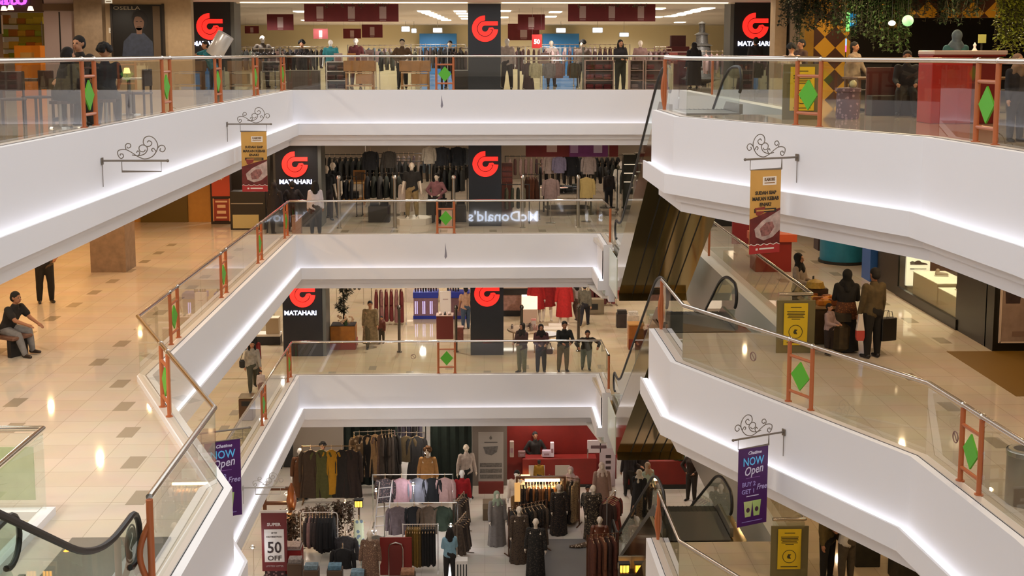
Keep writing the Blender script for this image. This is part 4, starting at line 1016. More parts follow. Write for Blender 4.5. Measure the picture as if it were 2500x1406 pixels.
# cafe furniture and guests behind the left railing
def chair(label, loc, rz, m, group=None, seat_h=.46):
    r = thing('dining_chair', label, 'chair', loc, rz, group)
    MB().box(-.21, .21, -.21, .21, seat_h-.04, seat_h, .012).obj('seat', m, r); MB().box(-.21, .21, .17, .21, seat_h+.12, seat_h+.46, .012).obj('backrest', m, r)
    for sx in (-1, 1):
        for sy in (-1, 1): MB().box(sx*.18-.018, sx*.18+.018, sy*.18-.018, sy*.18+.018, 0, seat_h+.46 if sy > 0 else seat_h-.04).obj('leg', m, r)
    return r
M_CH = mat('#3d2416', .5)
def cafe_table(label, loc, rr, h, m):
    r = thing('cafe_table', label, 'table', loc)
    MB().lathe([(0, h-.03), (rr, h-.03), (rr, h), (0, h)], n=28).obj('tabletop', m, r); MB().cyl((0, 0, .02), .035, h-.05).obj('stem', M_STEEL, r); MB().lathe([(0, 0), (.22, 0), (.2, .02), (0, .03)], n=20).obj('base', M_STEEL, r); return r
ca = [(225, 21.6, '')]
T1 = floor_at(212, 21.4, 4); cafe_table('dark cafe table between the three guests at top left', T1, .26, 1.0, M_CH)
figure('person', 'long-haired person in black seated leftmost at the top left cafe table', floor_at(158, 21.0, 4), PI*.75, 1.66, 'sit', M_SKIN, DKS[3], 'long', DKS[0], hair='long', fem=True)
figure('person', 'man with quiff facing the camera across the top left cafe table', floor_at(219, 22.9, 4), -.35, 1.92, 'sit', M_SKIN, cloth('#2e2620'), 'long', DKS[0], hair='short')
figure('person', 'bushy-haired person seen from behind at the top left cafe table', floor_at(264, 21.7, 4), PI+.2, 1.70, 'sit', M_SKIN, DKS[3], 'short', DKS[0], hair='afro')
for i, (x, y, rz) in enumerate(((158, 21.0, PI*.75), (219, 22.9, -.35), (264, 21.7, PI+.2))):
    r = thing('bar_stool', 'dark high stool under the %s guest at the top left table' % ('leftmost', 'facing', 'bushy-haired')[i], 'stool', Vector(floor_at(x, y, 4))+Vector((.0, .0, 0)), rz)
    MB().cyl((0, .04, .40), .17, .05, 18).obj('seat', M_CH, r); MB().cyl((0, .04, .03), .03, .37).obj('stem', M_STEEL, r); MB().lathe([(0, 0), (.2, 0), (.18, .025), (0, .03)], (0, .04)).obj('base', M_STEEL, r)
cafe_table('white-topped cafe table with a small lamp behind the left railing', floor_at(322, 25.5, 4), .42, .74, mat('#e2d8c6', .4))
r = thing('table_lamp', 'small warm lamp glowing on the white-topped cafe table', 'lamp', Vector(floor_at(318, 25.5, 4))+Vector((0, 0, .74))); MB().lathe([(0, 0), (.05, 0), (.05, .01), (.012, .02), (.012, .1), (0, .1)]).obj('base', M_STEEL, r); MB().lathe([(.05, .09), (.07, .09), (.05, .2), (.04, .2)]).obj('lamp_shade', mat('#e8c890', .5, emit='#ffc878', es=2), r)
for i, (x, Y, rz, t) in enumerate(((300, 25.6, 1.6, 'left of the white-topped cafe table'), (345, 25.2, -1.7, 'right of the white-topped cafe table'), (40, 22, .4, 'at the far left behind the railing'), (100, 23, -.6, 'under the glowing shop window'))):
    chair('dark wooden cafe chair ' + t, floor_at(x, Y, 4), rz, M_CH)
table('long dark wooden table behind the railing at the far left', floor_at(70, 24, 4), .1, 1.7, .7, .76, M_CH, name='dining_table')
# person carrying a big pale drum
pl = floor_at(527, 37.0, 4)
figure('person', 'stooping person in a teal shirt carrying a pale drum at top left', pl, -PI/2+.6, 1.62, 'carry', M_SKIN, cloth('#2d7f90'), 'short', cloth('#3c4250'), hair='short')
d = thing('pale_drum', 'large silvery white drum tilted on the shoulder of the teal-shirted person', 'drum', (xat(545, 36.7), 36.7, zat(110, 36.7)), 0)
mb = MB(); mb.lathe([(0, -.36), (.24, -.36), (.25, -.34), (.25, .34), (.24, .36), (.21, .36), (.21, -.30), (0, -.30)], n=26); mb.xf(Matrix.Rotation(math.radians(32), 4, 'Y')); mb.obj('drum_body', mat('#d3cfcc', .25, .35), d, True)
# ---------------------------------------------------------------- TOP STOREY, right: restaurant with plants and diamond tiles
M_LEAFS = [mat(c, .6) for c in ('#24321a', '#33461f', '#3f5626', '#1b2614')]
def foliage(name, label, loc, spread, drop, n, cat='plant', long=.12, group=None, seed=1, m=None):
    """loose strands of small bent leaves hanging below loc"""
    rr = random.Random(seed); r = thing(name, label, cat, loc, 0, group); lv = MB(); st = MB()
    for i in range(n):
        x, y = rr.uniform(-spread[0], spread[0]), rr.uniform(-spread[1], spread[1]); d = drop*rr.uniform(.45, 1.0); p = [Vector((x, y, 0))]
        for k in range(5): p.append(p[-1]+Vector((rr.uniform(-.05, .05), rr.uniform(-.05, .05), -d/5)))
        st.tube(p, .005, 4)
        for k in range(int(d/.045)):
            t = rr.random()*4.99; q = p[int(t)].lerp(p[int(t)+1], t % 1); a = rr.random()*6.28; b = rr.uniform(-.9, .4); l = long*rr.uniform(.6, 1.2)
            u = Vector((math.cos(a)*math.cos(b), math.sin(a)*math.cos(b), math.sin(b)))*l; v = Vector((-math.sin(a), math.cos(a), 0))*l*.3; w = Vector((0, 0, l*.12))
            lv.add([q, q+u*.5+v+w, q+u, q+u*.5-v+w, q+u*.5-Vector((0, 0, .004))], [(0, 1, 2), (0, 2, 3), (0, 4, 1), (1, 4, 2), (2, 4, 3), (3, 4, 0)])
    lv.obj('leaves', m or M_LEAFS[seed % 4], r); st.obj('stems', mat('#3a3320', .7), r); return r
for i, (x, Y, dr, sp, n) in enumerate(((1935, 31, .55, .35, 40), (2000, 31, .62, .55, 60), (2090, 30, .8, .55, 80), (2165, 30, 1.15, .4, 80), (2240, 30.5, .4, .6, 50), (2330, 30, .45, .5, 50))):
    foliage('hanging_plant', 'dense green plant hanging from the restaurant ceiling at top right, %s from the left' % ORD[i], (xat(x, Y), Y, CZ[4]), (sp, .35), dr+.55, n, seed=i+3)
for i, x in enumerate((2427, 2452, 2478, 2498)):
    foliage('hanging_vine', 'long green vine hanging at the top right corner, %s from the left' % ORD[i], (xat(x, 24), 24, CZ[4]), (.09, .09), 1.75, 26, 'vine', .10, seed=i+20, m=mat('#8a962e', .6))
foliage('hanging_vine', 'thin vine trailing down the pale column right of the top right emblem', (xat(1938, 31), 30.9, zat(25, 31)), (.07, .05), 1.0, 6, 'vine', .11, seed=41)
MB().box(xat(1884, 34), xat(1912, 34), 34, 34.6, Z4, CZ[4]).obj('wall_right_column', M_BEIGE, kind='structure')
MB().box(xat(1912, 34), xat(1921, 34), 34.2, 34.6, Z4, CZ[4]).obj('trim_column_gap', M_DARK, kind='structure')
MB().box(xat(1921, 34), xat(1956, 34), 34, 34.6, Z4, CZ[4]).obj('wall_right_column', mat('#b8a58c', .6), kind='structure')
M_CHK = checker_mat('#d9a128', '#4a2616', .40); M_OCHRE = mat('#a67a18', .6, mottle=.25, scale=3)
MB().box(xat(1956, 33), xat(1978, 33), 33, 33.5, Z4, CZ[4]).obj('wall_ochre_strip', M_OCHRE, kind='structure')
MB().box(xat(1978, 33), xat(2068, 33), 33.05, 33.5, Z4, CZ[4]).obj('wall_diamond_left', M_CHK, kind='structure')
MB().box(xat(2068, 37), XW, 37, 37.3, Z4, CZ[4]).obj('wall_restaurant_back', mat('#17120e', .7), kind='structure')
MB().box(xat(2170, 31), xat(2425, 31), 31, 31.35, zat(42, 31), CZ[4]).obj('wall_diamond_header', M_CHK, kind='structure')
MB().box(xat(2148, 30.9), xat(2186, 30.9), 30.9, 31.3, zat(70, 31), CZ[4]).obj('wall_ochre_corner', M_OCHRE, kind='structure')
MB().box(XW-.3, XW, 8, 37, Z4, CZ[4]).obj('wall_restaurant_side', mat('#241a12', .7), kind='structure')
r = thing('lit_screen', 'angled green and blue lit screen among the plants at top right', 'screen', (xat(2066, 30), 30, zat(77, 30)))
MB().box(-.11, -.03, -.03, .03, 0, .46, .01).obj('green_edge', glow('#7fe07a', .9), r); MB().box(-.03, .13, -.03, .03, .13, .44, .01).obj('blue_face', glow('#1f86b8', .8), r); MB().box(.02, .10, -.04, -.03, .2, .27).obj('white_spot', glow('#e6fbff', 1.5), r)
MB().tube([(0, 0, .4), (0, 0, CZ[4]-zat(77, 30))], .012, 6).obj('bracket', M_DARK, r)
r = thing('neon_stick', 'short upright neon stick, blue above pink, at top right', 'lamp', (xat(2056, 31), 31, zat(127, 31)))
MB().tube([(0, 0, 0), (0, 0, .16)], .018, 8).obj('pink_half', glow('#ff5aa0', 1.6), r, True); MB().tube([(0, 0, .16), (0, 0, .33)], .018, 8).obj('blue_half', glow('#7fb2ff', 1.6), r, True); MB().tube([(0, .01, 0), (0, .01, Z4-zat(127, 31))], .012, 6).obj('stand', M_DARK, r)
r = thing('globe_lamp', 'round pale green globe lamp hanging at top right', 'lamp', (xat(2203, 29), 29, zat(50, 29))); MB().ball((0, 0, 0), .13, 16).obj('globe', mat('#9fd9a4', .4, emit='#8fe0a0', es=.7), r, True); MB().tube([(0, 0, .12), (0, 0, CZ[4]-zat(50, 29))], .008, 5).obj('cord', M_DARK, r)
r = thing('globe_lamp', 'small white lamp glowing left of the round green lamp', 'lamp', (xat(2165, 29.5), 29.5, zat(56, 29.5))); MB().ball((0, 0, 0), .08, 14, (1.1, 1, .8)).obj('globe', mat('#eee8e0', .4, emit='#fff4ea', es=1.2), r, True); MB().tube([(0, 0, .05), (0, 0, CZ[4]-zat(56, 29.5))], .008, 5).obj('cord', M_DARK, r)
# red counter
rc = floor_at(2298, 22.2, 4); w = .72
r = thing('red_counter', 'tall red counter with a pale top behind the right railing', 'counter', rc)
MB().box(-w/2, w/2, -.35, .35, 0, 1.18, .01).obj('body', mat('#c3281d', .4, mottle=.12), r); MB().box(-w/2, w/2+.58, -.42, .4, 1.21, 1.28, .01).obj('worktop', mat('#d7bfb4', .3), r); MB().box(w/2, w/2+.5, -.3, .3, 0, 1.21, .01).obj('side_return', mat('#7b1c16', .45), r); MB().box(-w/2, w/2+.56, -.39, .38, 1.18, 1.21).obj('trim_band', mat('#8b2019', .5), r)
figure('person', 'person in a blue-grey headscarf seen from behind at the red counter', floor_at(2322, 24.0, 4), PI, 1.66, 'front', M_SKIN, hijab=cloth('#5d6f7c'), top=cloth('#3f6f74'), legs=DKS[0])
figure('person', 'woman in a tan headscarf and black top at the right edge', floor_at(2474, 17.4, 4), .25, 1.22, 'stand', M_SKIN, hijab=cloth('#8a6a50'), top=DKS[3], legs=DKS[0])
figure('person', 'dark-haired person leftmost of the pair beside the ochre wall', floor_at(1925, 29.0, 4), PI-.4, 1.42, 'stand', M_SKIN, cloth('#c9a58c'), 'short', DKS[0], hair='afro', vox=.016)
figure('person', 'man turned left beside the ochre wall at top right', floor_at(1948, 29.6, 4), -1.2, 1.55, 'stand', M_SKIN2, cloth('#4a3020'), 'long', DKS[0], hair='short', vox=.016)
figure('person', 'person in pale brown clothes among the restaurant plants', floor_at(2078, 27, 4), .8, 1.5, 'walk', M_SKIN2, cloth('#8a7460'), 'long', cloth('#6b5542'), hair='short', vox=.016)
figure('person', 'seated guest in dark clothes left of the red counter', floor_at(2205, 24.6, 4), -.3, 1.6, 'sit', M_SKIN2, DKS[3], 'long', DKS[0], hair='short', vox=.016)
box_thing('restaurant_bench', 'dark restaurant bench under the seated guest left of the red counter', 'bench', Vector(floor_at(2195, 24.85, 4)), (1.3, .4, .40), mat('#2a1c14', .5), parts=[('backboard', -.65, .65, .2, .26, 0, .95, mat('#5b2016', .5))])
r = thing('round_stool', 'pink patterned round stool behind the right railing', 'stool', floor_at(2065, 23.5, 4)); MB().lathe([(0, 0), (.2, 0), (.22, .05), (.21, .5), (.24, .52), (.24, .58), (0, .6)], n=24).obj('body', print_mat('#a98a92', '#6f5660', 14), r, True); MB().ball((.06, -.1, .66), .07, 12).obj('cushion_ball', mat('#d8cf9a', .5), r, True)
for i, (x, Y) in enumerate(((2120, 26.2), (2400, 26))):
    table('dark restaurant table at top right, %s of the red counter' % ('left', 'right')[i], floor_at(x, Y, 4), .2, 1.0, .7, .74, mat('#6b4a30', .5), name='dining_table')
for i, x in enumerate((2095, 2145, 2380, 2430)): chair('dark restaurant chair at top right, %s from the left' % ORD[i], floor_at(x, 27, 4), .4*i, mat('#2d1d12', .5))
box_thing('lit_board', 'small olive lit panel on a stand before the dark restaurant wall', 'panel', (xat(2384, 29), 29, zat(105, 29)), (.18, .04, .2), mat('#8f8a4a', .5, emit='#a79a4a', es=.25), b=.004, parts=[('support', -.02, .02, 0, .03, Z4-zat(105, 29), 0, M_DARK)])
r = thing('table_figurine', 'small white figurine on the counter right of the blue-grey headscarf', 'figurine', (xat(2367, 22.2), 22.2, Z4+1.28)); MB().lathe([(0, 0), (.05, 0), (.03, .03), (.018, .06), (.03, .1), (0, .15)], n=14).obj('body', mat('#efe2cc', .4, emit='#fff0d8', es=.3), r, True)

# ---------------------------------------------------------------- UPPER MIDDLE STOREY: men's floor of the department store
Z3 = FLZ[3]
CHAR = [cloth(c) for c in ('#26262a', '#31312f', '#1f2022', '#3c3a38', '#2a2d26')]
def at3(x, y): return Pz(x, y, Z3)
for i, (x, tp) in enumerate(((826, 0), (963, 0), (1107, 0), (1276, 0), (1412, 0), (1549, 0))):
    r = thing('security_post', 'steel security post across the upper middle store front, %s from the left' % ORD[i], 'post', floor_at(x, 40.9, 3))
    MB().lathe([(0, 0), (.09, 0), (.09, .02), (.055, .03), (.055, 1.62), (.075, 1.64), (.075, 1.70), (.04, 1.75), (0, 1.76)]).obj('post_body', M_STEEL, r, True)
figure('mannequin', 'tall black-clothed mannequin left of two beside the left emblem pillar', floor_at(796, 42.9, 3), .3, 1.9, 'dummy', M_DUMMY, CHAR[2], 'short', cloth('#3a3236'), hair=None, cat='mannequin', vox=.016)
figure('mannequin', 'tall black-clothed mannequin with pale arms right of the left emblem pillar', floor_at(812, 43.6, 3), -.2, 1.95, 'dummy', M_DUMMY, CHAR[2], 'short', CHAR[3], hair=None, cat='mannequin', vox=.016)
figure('mannequin', 'mannequin in a black polo and khaki trousers on a white plinth', floor_at(1005, 42.0, 3)+Vector() if False else (xat(1005, 42.0), 42.0, Z3+.22), 0, 1.86, 'dummy', M_DUMMY, cloth('#25221f'), 'short', cloth('#8f7850'), hair=None, cat='mannequin', vox=.014)
figure('mannequin', 'mannequin in a long white shirt behind the khaki-trousered one', (xat(989, 42.7), 42.7, Z3), .3, 1.5, 'stand', M_DUMMY, robe=cloth('#d9c9bd', .1), robe_len=.72, hair=None, cat='mannequin', vox=.016)
figure('mannequin', 'mannequin in a black cap and pink sleeves with its arm out', (xat(1066, 42.2), 42.2, Z3), -.3, 1.68, 'hip', M_DUMMY, cloth('#8a5c60'), 'long', cloth('#2a2724'), hair='short', cat='mannequin', vox=.014)
r = thing('display_plinth', 'low white octagonal plinth under the khaki-trousered mannequin', 'plinth', (xat(1008, 42.05), 42.05, Z3)); MB().lathe([(0, 0), (.62, 0), (.62, .2), (.6, .22), (0, .22)], n=8).obj('body', mat('#ddd0bf', .4), r)
for i, x in enumerate((994, 1018)): bottle((xat(x, 41.6), 41.6, Z3+.22), mat('#e8dccb', .4), 'small white shoe box on the white octagonal plinth, %s one' % ('left', 'right')[i], None, .1, .05)
for i, (x, Y, nm, tp) in enumerate(((857, 47.5, 'wooden display table holding a framed picture', 1),)):
    t = floor_at(x, Y, 3); table(nm + ' in the upper middle store', t, 0, 1.15, .7, .86, M_WOOD, mat('#b58d55', .5), shelf=True)
    box_thing('framed_picture', 'small framed picture standing on the wooden display table', 'picture', (t[0]+.30, t[1]+.1, Z3+.86), (.46, .05, .44), M_WOOD, b=.006, parts=[('print', -.18, .18, -.03, -.024, .06, .38, mat('#5f4a34', .5, mottle=.5, scale=9))])
    for k in range(3): pile((t[0]-.35+.25*k, t[1]-.1, Z3+.24), 0, CHAR, 6, 'dark garment on the low shelf of the wooden display table', 'folded clothes under the wooden display table')
    folded((t[0]-.3, t[1]-.1, Z3+.86), .2, cloth('#e2d8cc'), 'folded white shirt on top of the wooden display table', None)
for nm, x, Y, ln, h, cols, kind in (('left of the white-shirted mannequin', 935, 44.2, 1.5, 1.5, CHAR, 'jacket'), ('behind the wooden display table', 905, 50.5, 3.2, 1.5, CHAR, 'jacket'), ('behind the khaki-trousered mannequin', 1020, 48.5, 2.6, 1.55, CHAR, 'shirt'), ('behind the pink-sleeved mannequin', 1100, 45.5, 1.2, 1.6, CHAR, 'jacket'), ('just right of the middle pillar', 1258, 42.2, .95, 1.3, GRS, 'shirt'), ('brown jackets right of the middle pillar', 1298, 43.2, .55, 1.55, [cloth('#5a3018'), cloth('#432310')], 'jacket'), ('at the far right of the upper middle store', 1545, 44.5, 1.1, 1.6, CHAR, 'jacket'), ('deep behind the purple banner', 1400, 49, 3.0, 1.4, CHAR, 'shirt')):
    loc = floor_at(x, Y, 3); rack('dark rack in the upper middle store, %s' % nm, loc, 0, ln, h, mat('#3a3a3a', .4, .7))
    packed(loc, 0, -ln/2+.08, ln/2-.08, max(4, int(ln*4.2)), h, kind, cols, 'garment packed on the rack %s' % nm, 'clothes on the rack %s' % nm)
for i, (x, m, k, y) in enumerate(((905, cloth('#2a2b30'), 'jacket', 362), (950, cloth('#4b4744'), 'shirt', 362), (1048, cloth('#c9c2b6'), 'shirt', 352), (1080, cloth('#30343c'), 'jacket', 352), (1118, cloth('#2b3038'), 'jacket', 352), (1135, cloth('#555a60'), 'shirt', 355))):
    garment(k, m, (xat(x, 46.6), 46.6, zat(y, 46.6)), .2-.1*i, 'garment hung high on the back rail of the upper middle store, %s from the left' % ORD[i], 'garments on the high back rail', .9)
rack('high back rail behind the mannequins of the upper middle store', (xat(1020, 46.65), 46.7, Z3), 0, 3.9, zat(352, 46.6)-Z3)
# right of the middle pillar
def tin(x, Y, z, n): pass
box_thing('glazed_cabinet', 'cabinet of small red glazed boxes beside the middle pillar', 'cabinet', floor_at(1238, 43.6, 3), (.38, .3, 1.92), mat('#6a3b30', .3), parts=[('glass_row', -.17, .17, -.16, -.15, 1.25+.2*k, 1.4+.2*k, mat('#9a4a38', .15, mottle=.5, scale=18)) for k in range(3)])
hung_banner('sale_banner', 'maroon sale banner left of the purple one over the upper middle store', (xat(1340, 42.6), 42.6, zat(345, 42.6)), xat(1397, 42.6)-xat(1284, 42.6), zat(345, 42.6)-zat(383, 42.6), M_MAROON, [('pale_print', -.1, .35, .1, .7, M_POSTER)], wire=CZ[3]-zat(345, 42.6))
hung_banner('sale_banner', 'purple sale banner over the upper middle store entrance', (xat(1437, 42.5), 42.5, zat(345, 42.5)), xat(1487, 42.5)-xat(1393, 42.5), zat(345, 42.5)-zat(383, 42.5), mat('#6b2a6b', .6, mottle=.2), [('pale_print', -.95, -.55, .1, .75, mat('#9a7da6', .5)), ('pale_print', .25, .7, .1, .75, mat('#a99bb6', .5))], wire=CZ[3]-zat(345, 42.5))
hung_banner('sale_banner', 'narrow maroon strip hanging right of the purple banner', (xat(1498, 42.6), 42.6, zat(345, 42.6)), .3, zat(345, 42.6)-zat(383, 42.6), M_MAROON, wire=CZ[3]-zat(345, 42.6))
t = floor_at(1385, 44.6, 3); table('large table stacked with dark folded clothes in the upper middle store', t, .1, 1.7, 1.1, .8, mat('#3a342e', .5), shelf=True)
for i in range(5):
    for j in range(3): pile((t[0]-.65+.33*i, t[1]-.33+.34*j, Z3+.8), .1, CHAR+[cloth('#3a4048')], 3+(i+j) % 3, 'dark folded garment on the large clothes table', 'folded clothes on the large table')
for i, (x, c) in enumerate(((1325, '#e6dcd6'), (1352, '#e3d2cb'), (1375, '#efe9e4'))):
    box_thing('price_card', 'white tilted card on the large clothes table, %s from the left' % ORD[i], 'card', (xat(x, 44), 44.0, Z3+.98), (.3, .22, .03), mat(c, .5), .4, b=.004, parts=[('red_print', -.1, .12, -.08, .05, .03, .034, mat('#c4553f', .5))])
for i, (x, y, Y, m, k, s, lb) in enumerate(((1345, 380, 47, cloth('#b3a19c'), 'shirt', 1.0, 'pale pink shirt'), (1365, 384, 46.8, cloth('#8a83a0'), 'shirt', .9, 'lilac shirt'), (1437, 384, 46.5, cloth('#a99a96'), 'shirt', .95, 'pale grey shirt'), (1392, 380, 47.2, cloth('#22242a'), 'jacket', 1.0, 'black jacket'), (1345, 437, 41.9, cloth('#86706c'), 'shirt', .98, 'dusty grey shirt'), (1432, 434, 42.2, cloth('#b09a62', .1), 'shirt', 1.0, 'khaki shirt'))):
    garment(k, m, (xat(x, Y), Y, zat(y-8, Y)), 0, lb + ' displayed face on right of the middle pillar, upper middle storey', None, s)
for i, (x, y, Y) in enumerate(((1355, 372, 47.05), (1437, 376, 46.55), (1345, 429, 41.95), (1432, 426, 42.25))):
    r = thing('display_stand', 'slim stand holding face-on shirts in the upper middle store, %s one' % ORD[i], 'stand', (xat(x, Y), Y+.06, Z3)); h = zat(y, Y)-Z3
    MB().tube([(0, 0, .02), (0, 0, h), (0, -.06, h)], .014, 8).obj('pole', M_STEEL, r, True); MB().lathe([(0, 0), (.17, 0), (.17, .02), (0, .02)], n=18).obj('base', M_STEEL, r)
figure('mannequin', 'mannequin in a black jacket raised on a low chrome stand', (xat(1487, 44), 44.0, Z3+.28), .2, 1.35, 'stand', CHAR[2], cloth('#2a211e'), 'long', CHAR[2], hair=None, cat='mannequin', vox=.016)
r = thing('chrome_stand', 'low chrome stand under the black jacket mannequin', 'stand', (xat(1487, 44), 44.0, Z3)); MB().box(-.3, .3, -.25, .25, .22, .28).obj('top', M_CHROME, r); 
for sx in (-1, 1):
    for sy in (-1, 1): MB().tube([(sx*.28, sy*.23, 0), (sx*.28, sy*.23, .22)], .012, 6).obj('leg', M_CHROME, r)
figure('mannequin', 'slim white mannequin right of the black jacket in the upper middle store', floor_at(1517, 45.5, 3), 0, 1.8, 'stand', M_DUMMYW, cloth('#e3ddd2'), 'short', cloth('#d8d0c2'), hair=None, cat='mannequin', vox=.018)
for i in range(3):
    x, Y = (1535, 1565, 1600)[i], 42.6
    box_thing('glossy_cabinet', 'dark glossy shop cabinet right of the upper middle store entrance, %s from the left' % ORD[i], 'cabinet', floor_at(x, Y+.5*i, 3), (.42, .5, 2.3), mat('#1d201d', .12, coat=.5), parts=[('lit_shelf', -.19, .19, -.27, -.25, 1.35+.3*k, 1.38+.3*k, mat('#c9b79a', .4, emit='#fff0d8', es=.5)) for k in range(3)])
# people at the railing, upper middle storey
figure('person', 'woman in a white blouse and dark jeans at the left end of the railing', floor_at(768, 39.55, 3), PI+.15, 1.70, 'stand', M_SKIN2, cloth('#d0c6cc', .12), 'long', cloth('#23262e'), hair='long', fem=True)
figure('person', 'person in a black jacket and headscarf leftmost in the group at the emblem pillar', floor_at(668, 39.9, 3), PI-.2, 1.62, 'stand', M_SKIN, hijab=DKS[3], robe=DKS[3], robe_len=1.0)
figure('person', 'person in black between the leftmost figure and the white blouse', floor_at(712, 40.3, 3), PI+.3, 1.62, 'hip', M_SKIN, DKS[3], 'long', DKS[0], hair='short')
box_thing('pink_bag_stand', 'small pinkish box behind the left end of the upper middle railing', 'box', floor_at(722, 39.7, 3), (.3, .22, .55), mat('#8f6c5e', .6), parts=[('lid', -.16, .16, -.12, .12, .55, .6, mat('#7a5a4e', .6))])
box_thing('brochure_stand', 'low square pinkish stand between mannequins and railing', 'stand', floor_at(1090, 41.0, 3), (.36, .3, .6), mat('#b79a86', .5), parts=[('top_plate', -.19, .19, -.16, .16, .6, .63, mat('#a88874', .5))])
# illuminated sign across the void (seen mirrored in the back railing)
r = thing('restaurant_sign', 'lit white restaurant name facing the back railing, seen mirrored in its glass', 'sign', (1.3, -3.9, -9.6), PI)
text("McDonald's", .95, glow('#dfeaff', 9, 'sign_white'), r, (0, 0, 0), 0, 'illuminated_lettering', .03, .01, width=4.6)
r = thing('restaurant_sign', 'small lit word right of the mirrored restaurant name', 'sign', (6.6, -3.9, -9.3), PI)
text("OPEN", .5, glow('#dfeaff', 7, 'sign_white2'), r, (0, 0, 0), 0, 'illuminated_lettering', .03, .01, width=1.4)
# ---------------------------------------------------------------- LOWER MIDDLE STOREY
Z2 = FLZ[2]
def at2(x, y): return Pz(x, y, Z2)
for i, (x, h) in enumerate(((970, 1.66), (1111, 1.66), (1274, 1.66), (1415, 1.66))):
    r = thing('security_post', 'slim steel security post across the lower middle store front, %s from the left' % ORD[i], 'post', (xat(x, 42.2), 42.2, Z2))
    MB().lathe([(0, 0), (.09, 0), (.09, .03), (.05, .05), (.05, 1.5), (.07, 1.52), (.07, 1.58), (.04, 1.64), (0, 1.65)]).obj('post_body', mat('#6b655e', .25, .9), r, True)
p = at2(839, 849); r = thing('planter_box', 'square wooden planter with a red skirting beside the left emblem pillar', 'planter', p)
MB().box(-.43, .43, -.3, .5, .28, .82, .02).obj('wooden_box', mat('#a8681f', .5, mottle=.3), r); MB().box(-.45, .45, -.32, .52, 0, .28, .01).obj('red_skirting', mat('#8a2414', .5), r); MB().box(-.42, .42, -.26, .46, .80, .83).obj('soil', mat('#2a1c12', .9), r)
r = thing('artificial_tree', 'leafy artificial tree growing out of the wooden planter', 'tree', (p.x, p.y+.1, Z2+.83)); rr = random.Random(5); lv = MB(); st = MB()
st.tube([(0, 0, 0), (.03, 0, .6), (-.02, 0, 1.3), (.02, 0, 1.9)], [.04, .03, .022, .01], 8)
for i in range(16):
    a = rr.random()*6.28; z = .15+rr.random()*1.5; e = Vector((math.cos(a)*.30, math.sin(a)*.26, z+.3)); st.tube([(0, 0, z), e*.6+Vector((0, 0, z*.4)), e], .007, 5)
    for k in range(34):
        q = Vector((0, 0, z)).lerp(e, rr.uniform(.2, 1.1)); b = rr.random()*6.28; u = Vector((math.cos(b), math.sin(b), rr.uniform(-.8, .5)))*.15; v = Vector((-math.sin(b), math.cos(b), 0))*.035
        lv.add([q, q+u*.5+v, q+u, q+u*.5-v, q+u*.5+Vector((0, 0, .012))], [(0, 1, 4), (1, 2, 4), (2, 3, 4), (3, 0, 4), (0, 3, 2, 1)])
st.obj('trunk', mat('#4a3826', .7), r, True); lv.obj('leaves', mat('#4b4a34', .6, mottle=.6, scale=20), r)
r = thing('flower_bunch', 'bunch of pale pink and cream flowers at the foot of the artificial tree', 'flowers', (p.x+.1, p.y-.12, Z2+.83)); q = MB()
for i in range(22): q.ball((rr.uniform(-.25, .25), rr.uniform(-.1, .1), rr.uniform(.08, .34)), rr.uniform(.035, .06), 7)
q.obj('blossoms', mat('#d9b48f', .6, mottle=.3, scale=20), r, True); MB().tube([(0, 0, 0), (0, 0, .2)], .06, 8).obj('stems', M_LEAFS[1], r)
figure('person', 'person in a long beige patterned outfit walking towards the railing', at2(905, 848), .1, 1.68, 'walk', M_SKIN, robe=cloth('#8f7a58', .5), robe_len=.86, hair='short', legs=cloth('#5c5138'))
figure('person', 'child in reddish clothes held close beside the beige-dressed person', at2(932, 838), -.3, .98, 'stand', M_SKIN, cloth('#7a4638'), 'long', cloth('#4a4030'), hair='short')
WINE = [cloth(c) for c in ('#6b2420', '#7d3a34', '#8a5a54', '#54201c')]
for nm, x, y, ln, h, cols, kind in (('of wine-red clothes behind the beige-dressed person', 950, 792, 1.3, 1.45, WINE, 'dress'), ('left of the planter behind the pillar', 640, 800, .9, 1.4, WINE, 'shirt'), ('above the planter, far behind the tree', 855, 742, 1.1, 1.4, [cloth('#59544a'), cloth('#6b5f55')], 'shirt'), ('at the right end behind the walking pair', 1470, 745, 1.2, 1.4, WINE, 'dress')):
    b = at2(x, y); loc = (b.x, b.y, Z2); rack('rack %s, lower middle store' % nm, loc, .1, ln, h)
    packed(loc, .1, -ln/2+.08, ln/2-.08, max(4, int(ln*5)), h, kind, cols, 'garment packed on the rack %s' % nm, 'clothes on the rack %s' % nm)
b = at2(642, 838); box_thing('low_display', 'low white display with a wire basket left of the lower emblem pillar', 'display', (b.x, b.y, Z2), (1.3, .5, .3), mat('#1c1815', .5), parts=[('white_deck', -.65, .65, -.27, .27, .3, .38, mat('#e4d6c4', .4)), ('cream_block', .15, .6, -.2, .2, .38, .95, mat('#c3ac8a', .5)), ('post_left', -.45, -.40, -.02, .03, .38, 1.1, mat('#c9b896', .4)), ('post_right', -.2, -.15, -.02, .03, .38, 1.1, mat('#c9b896', .4))])
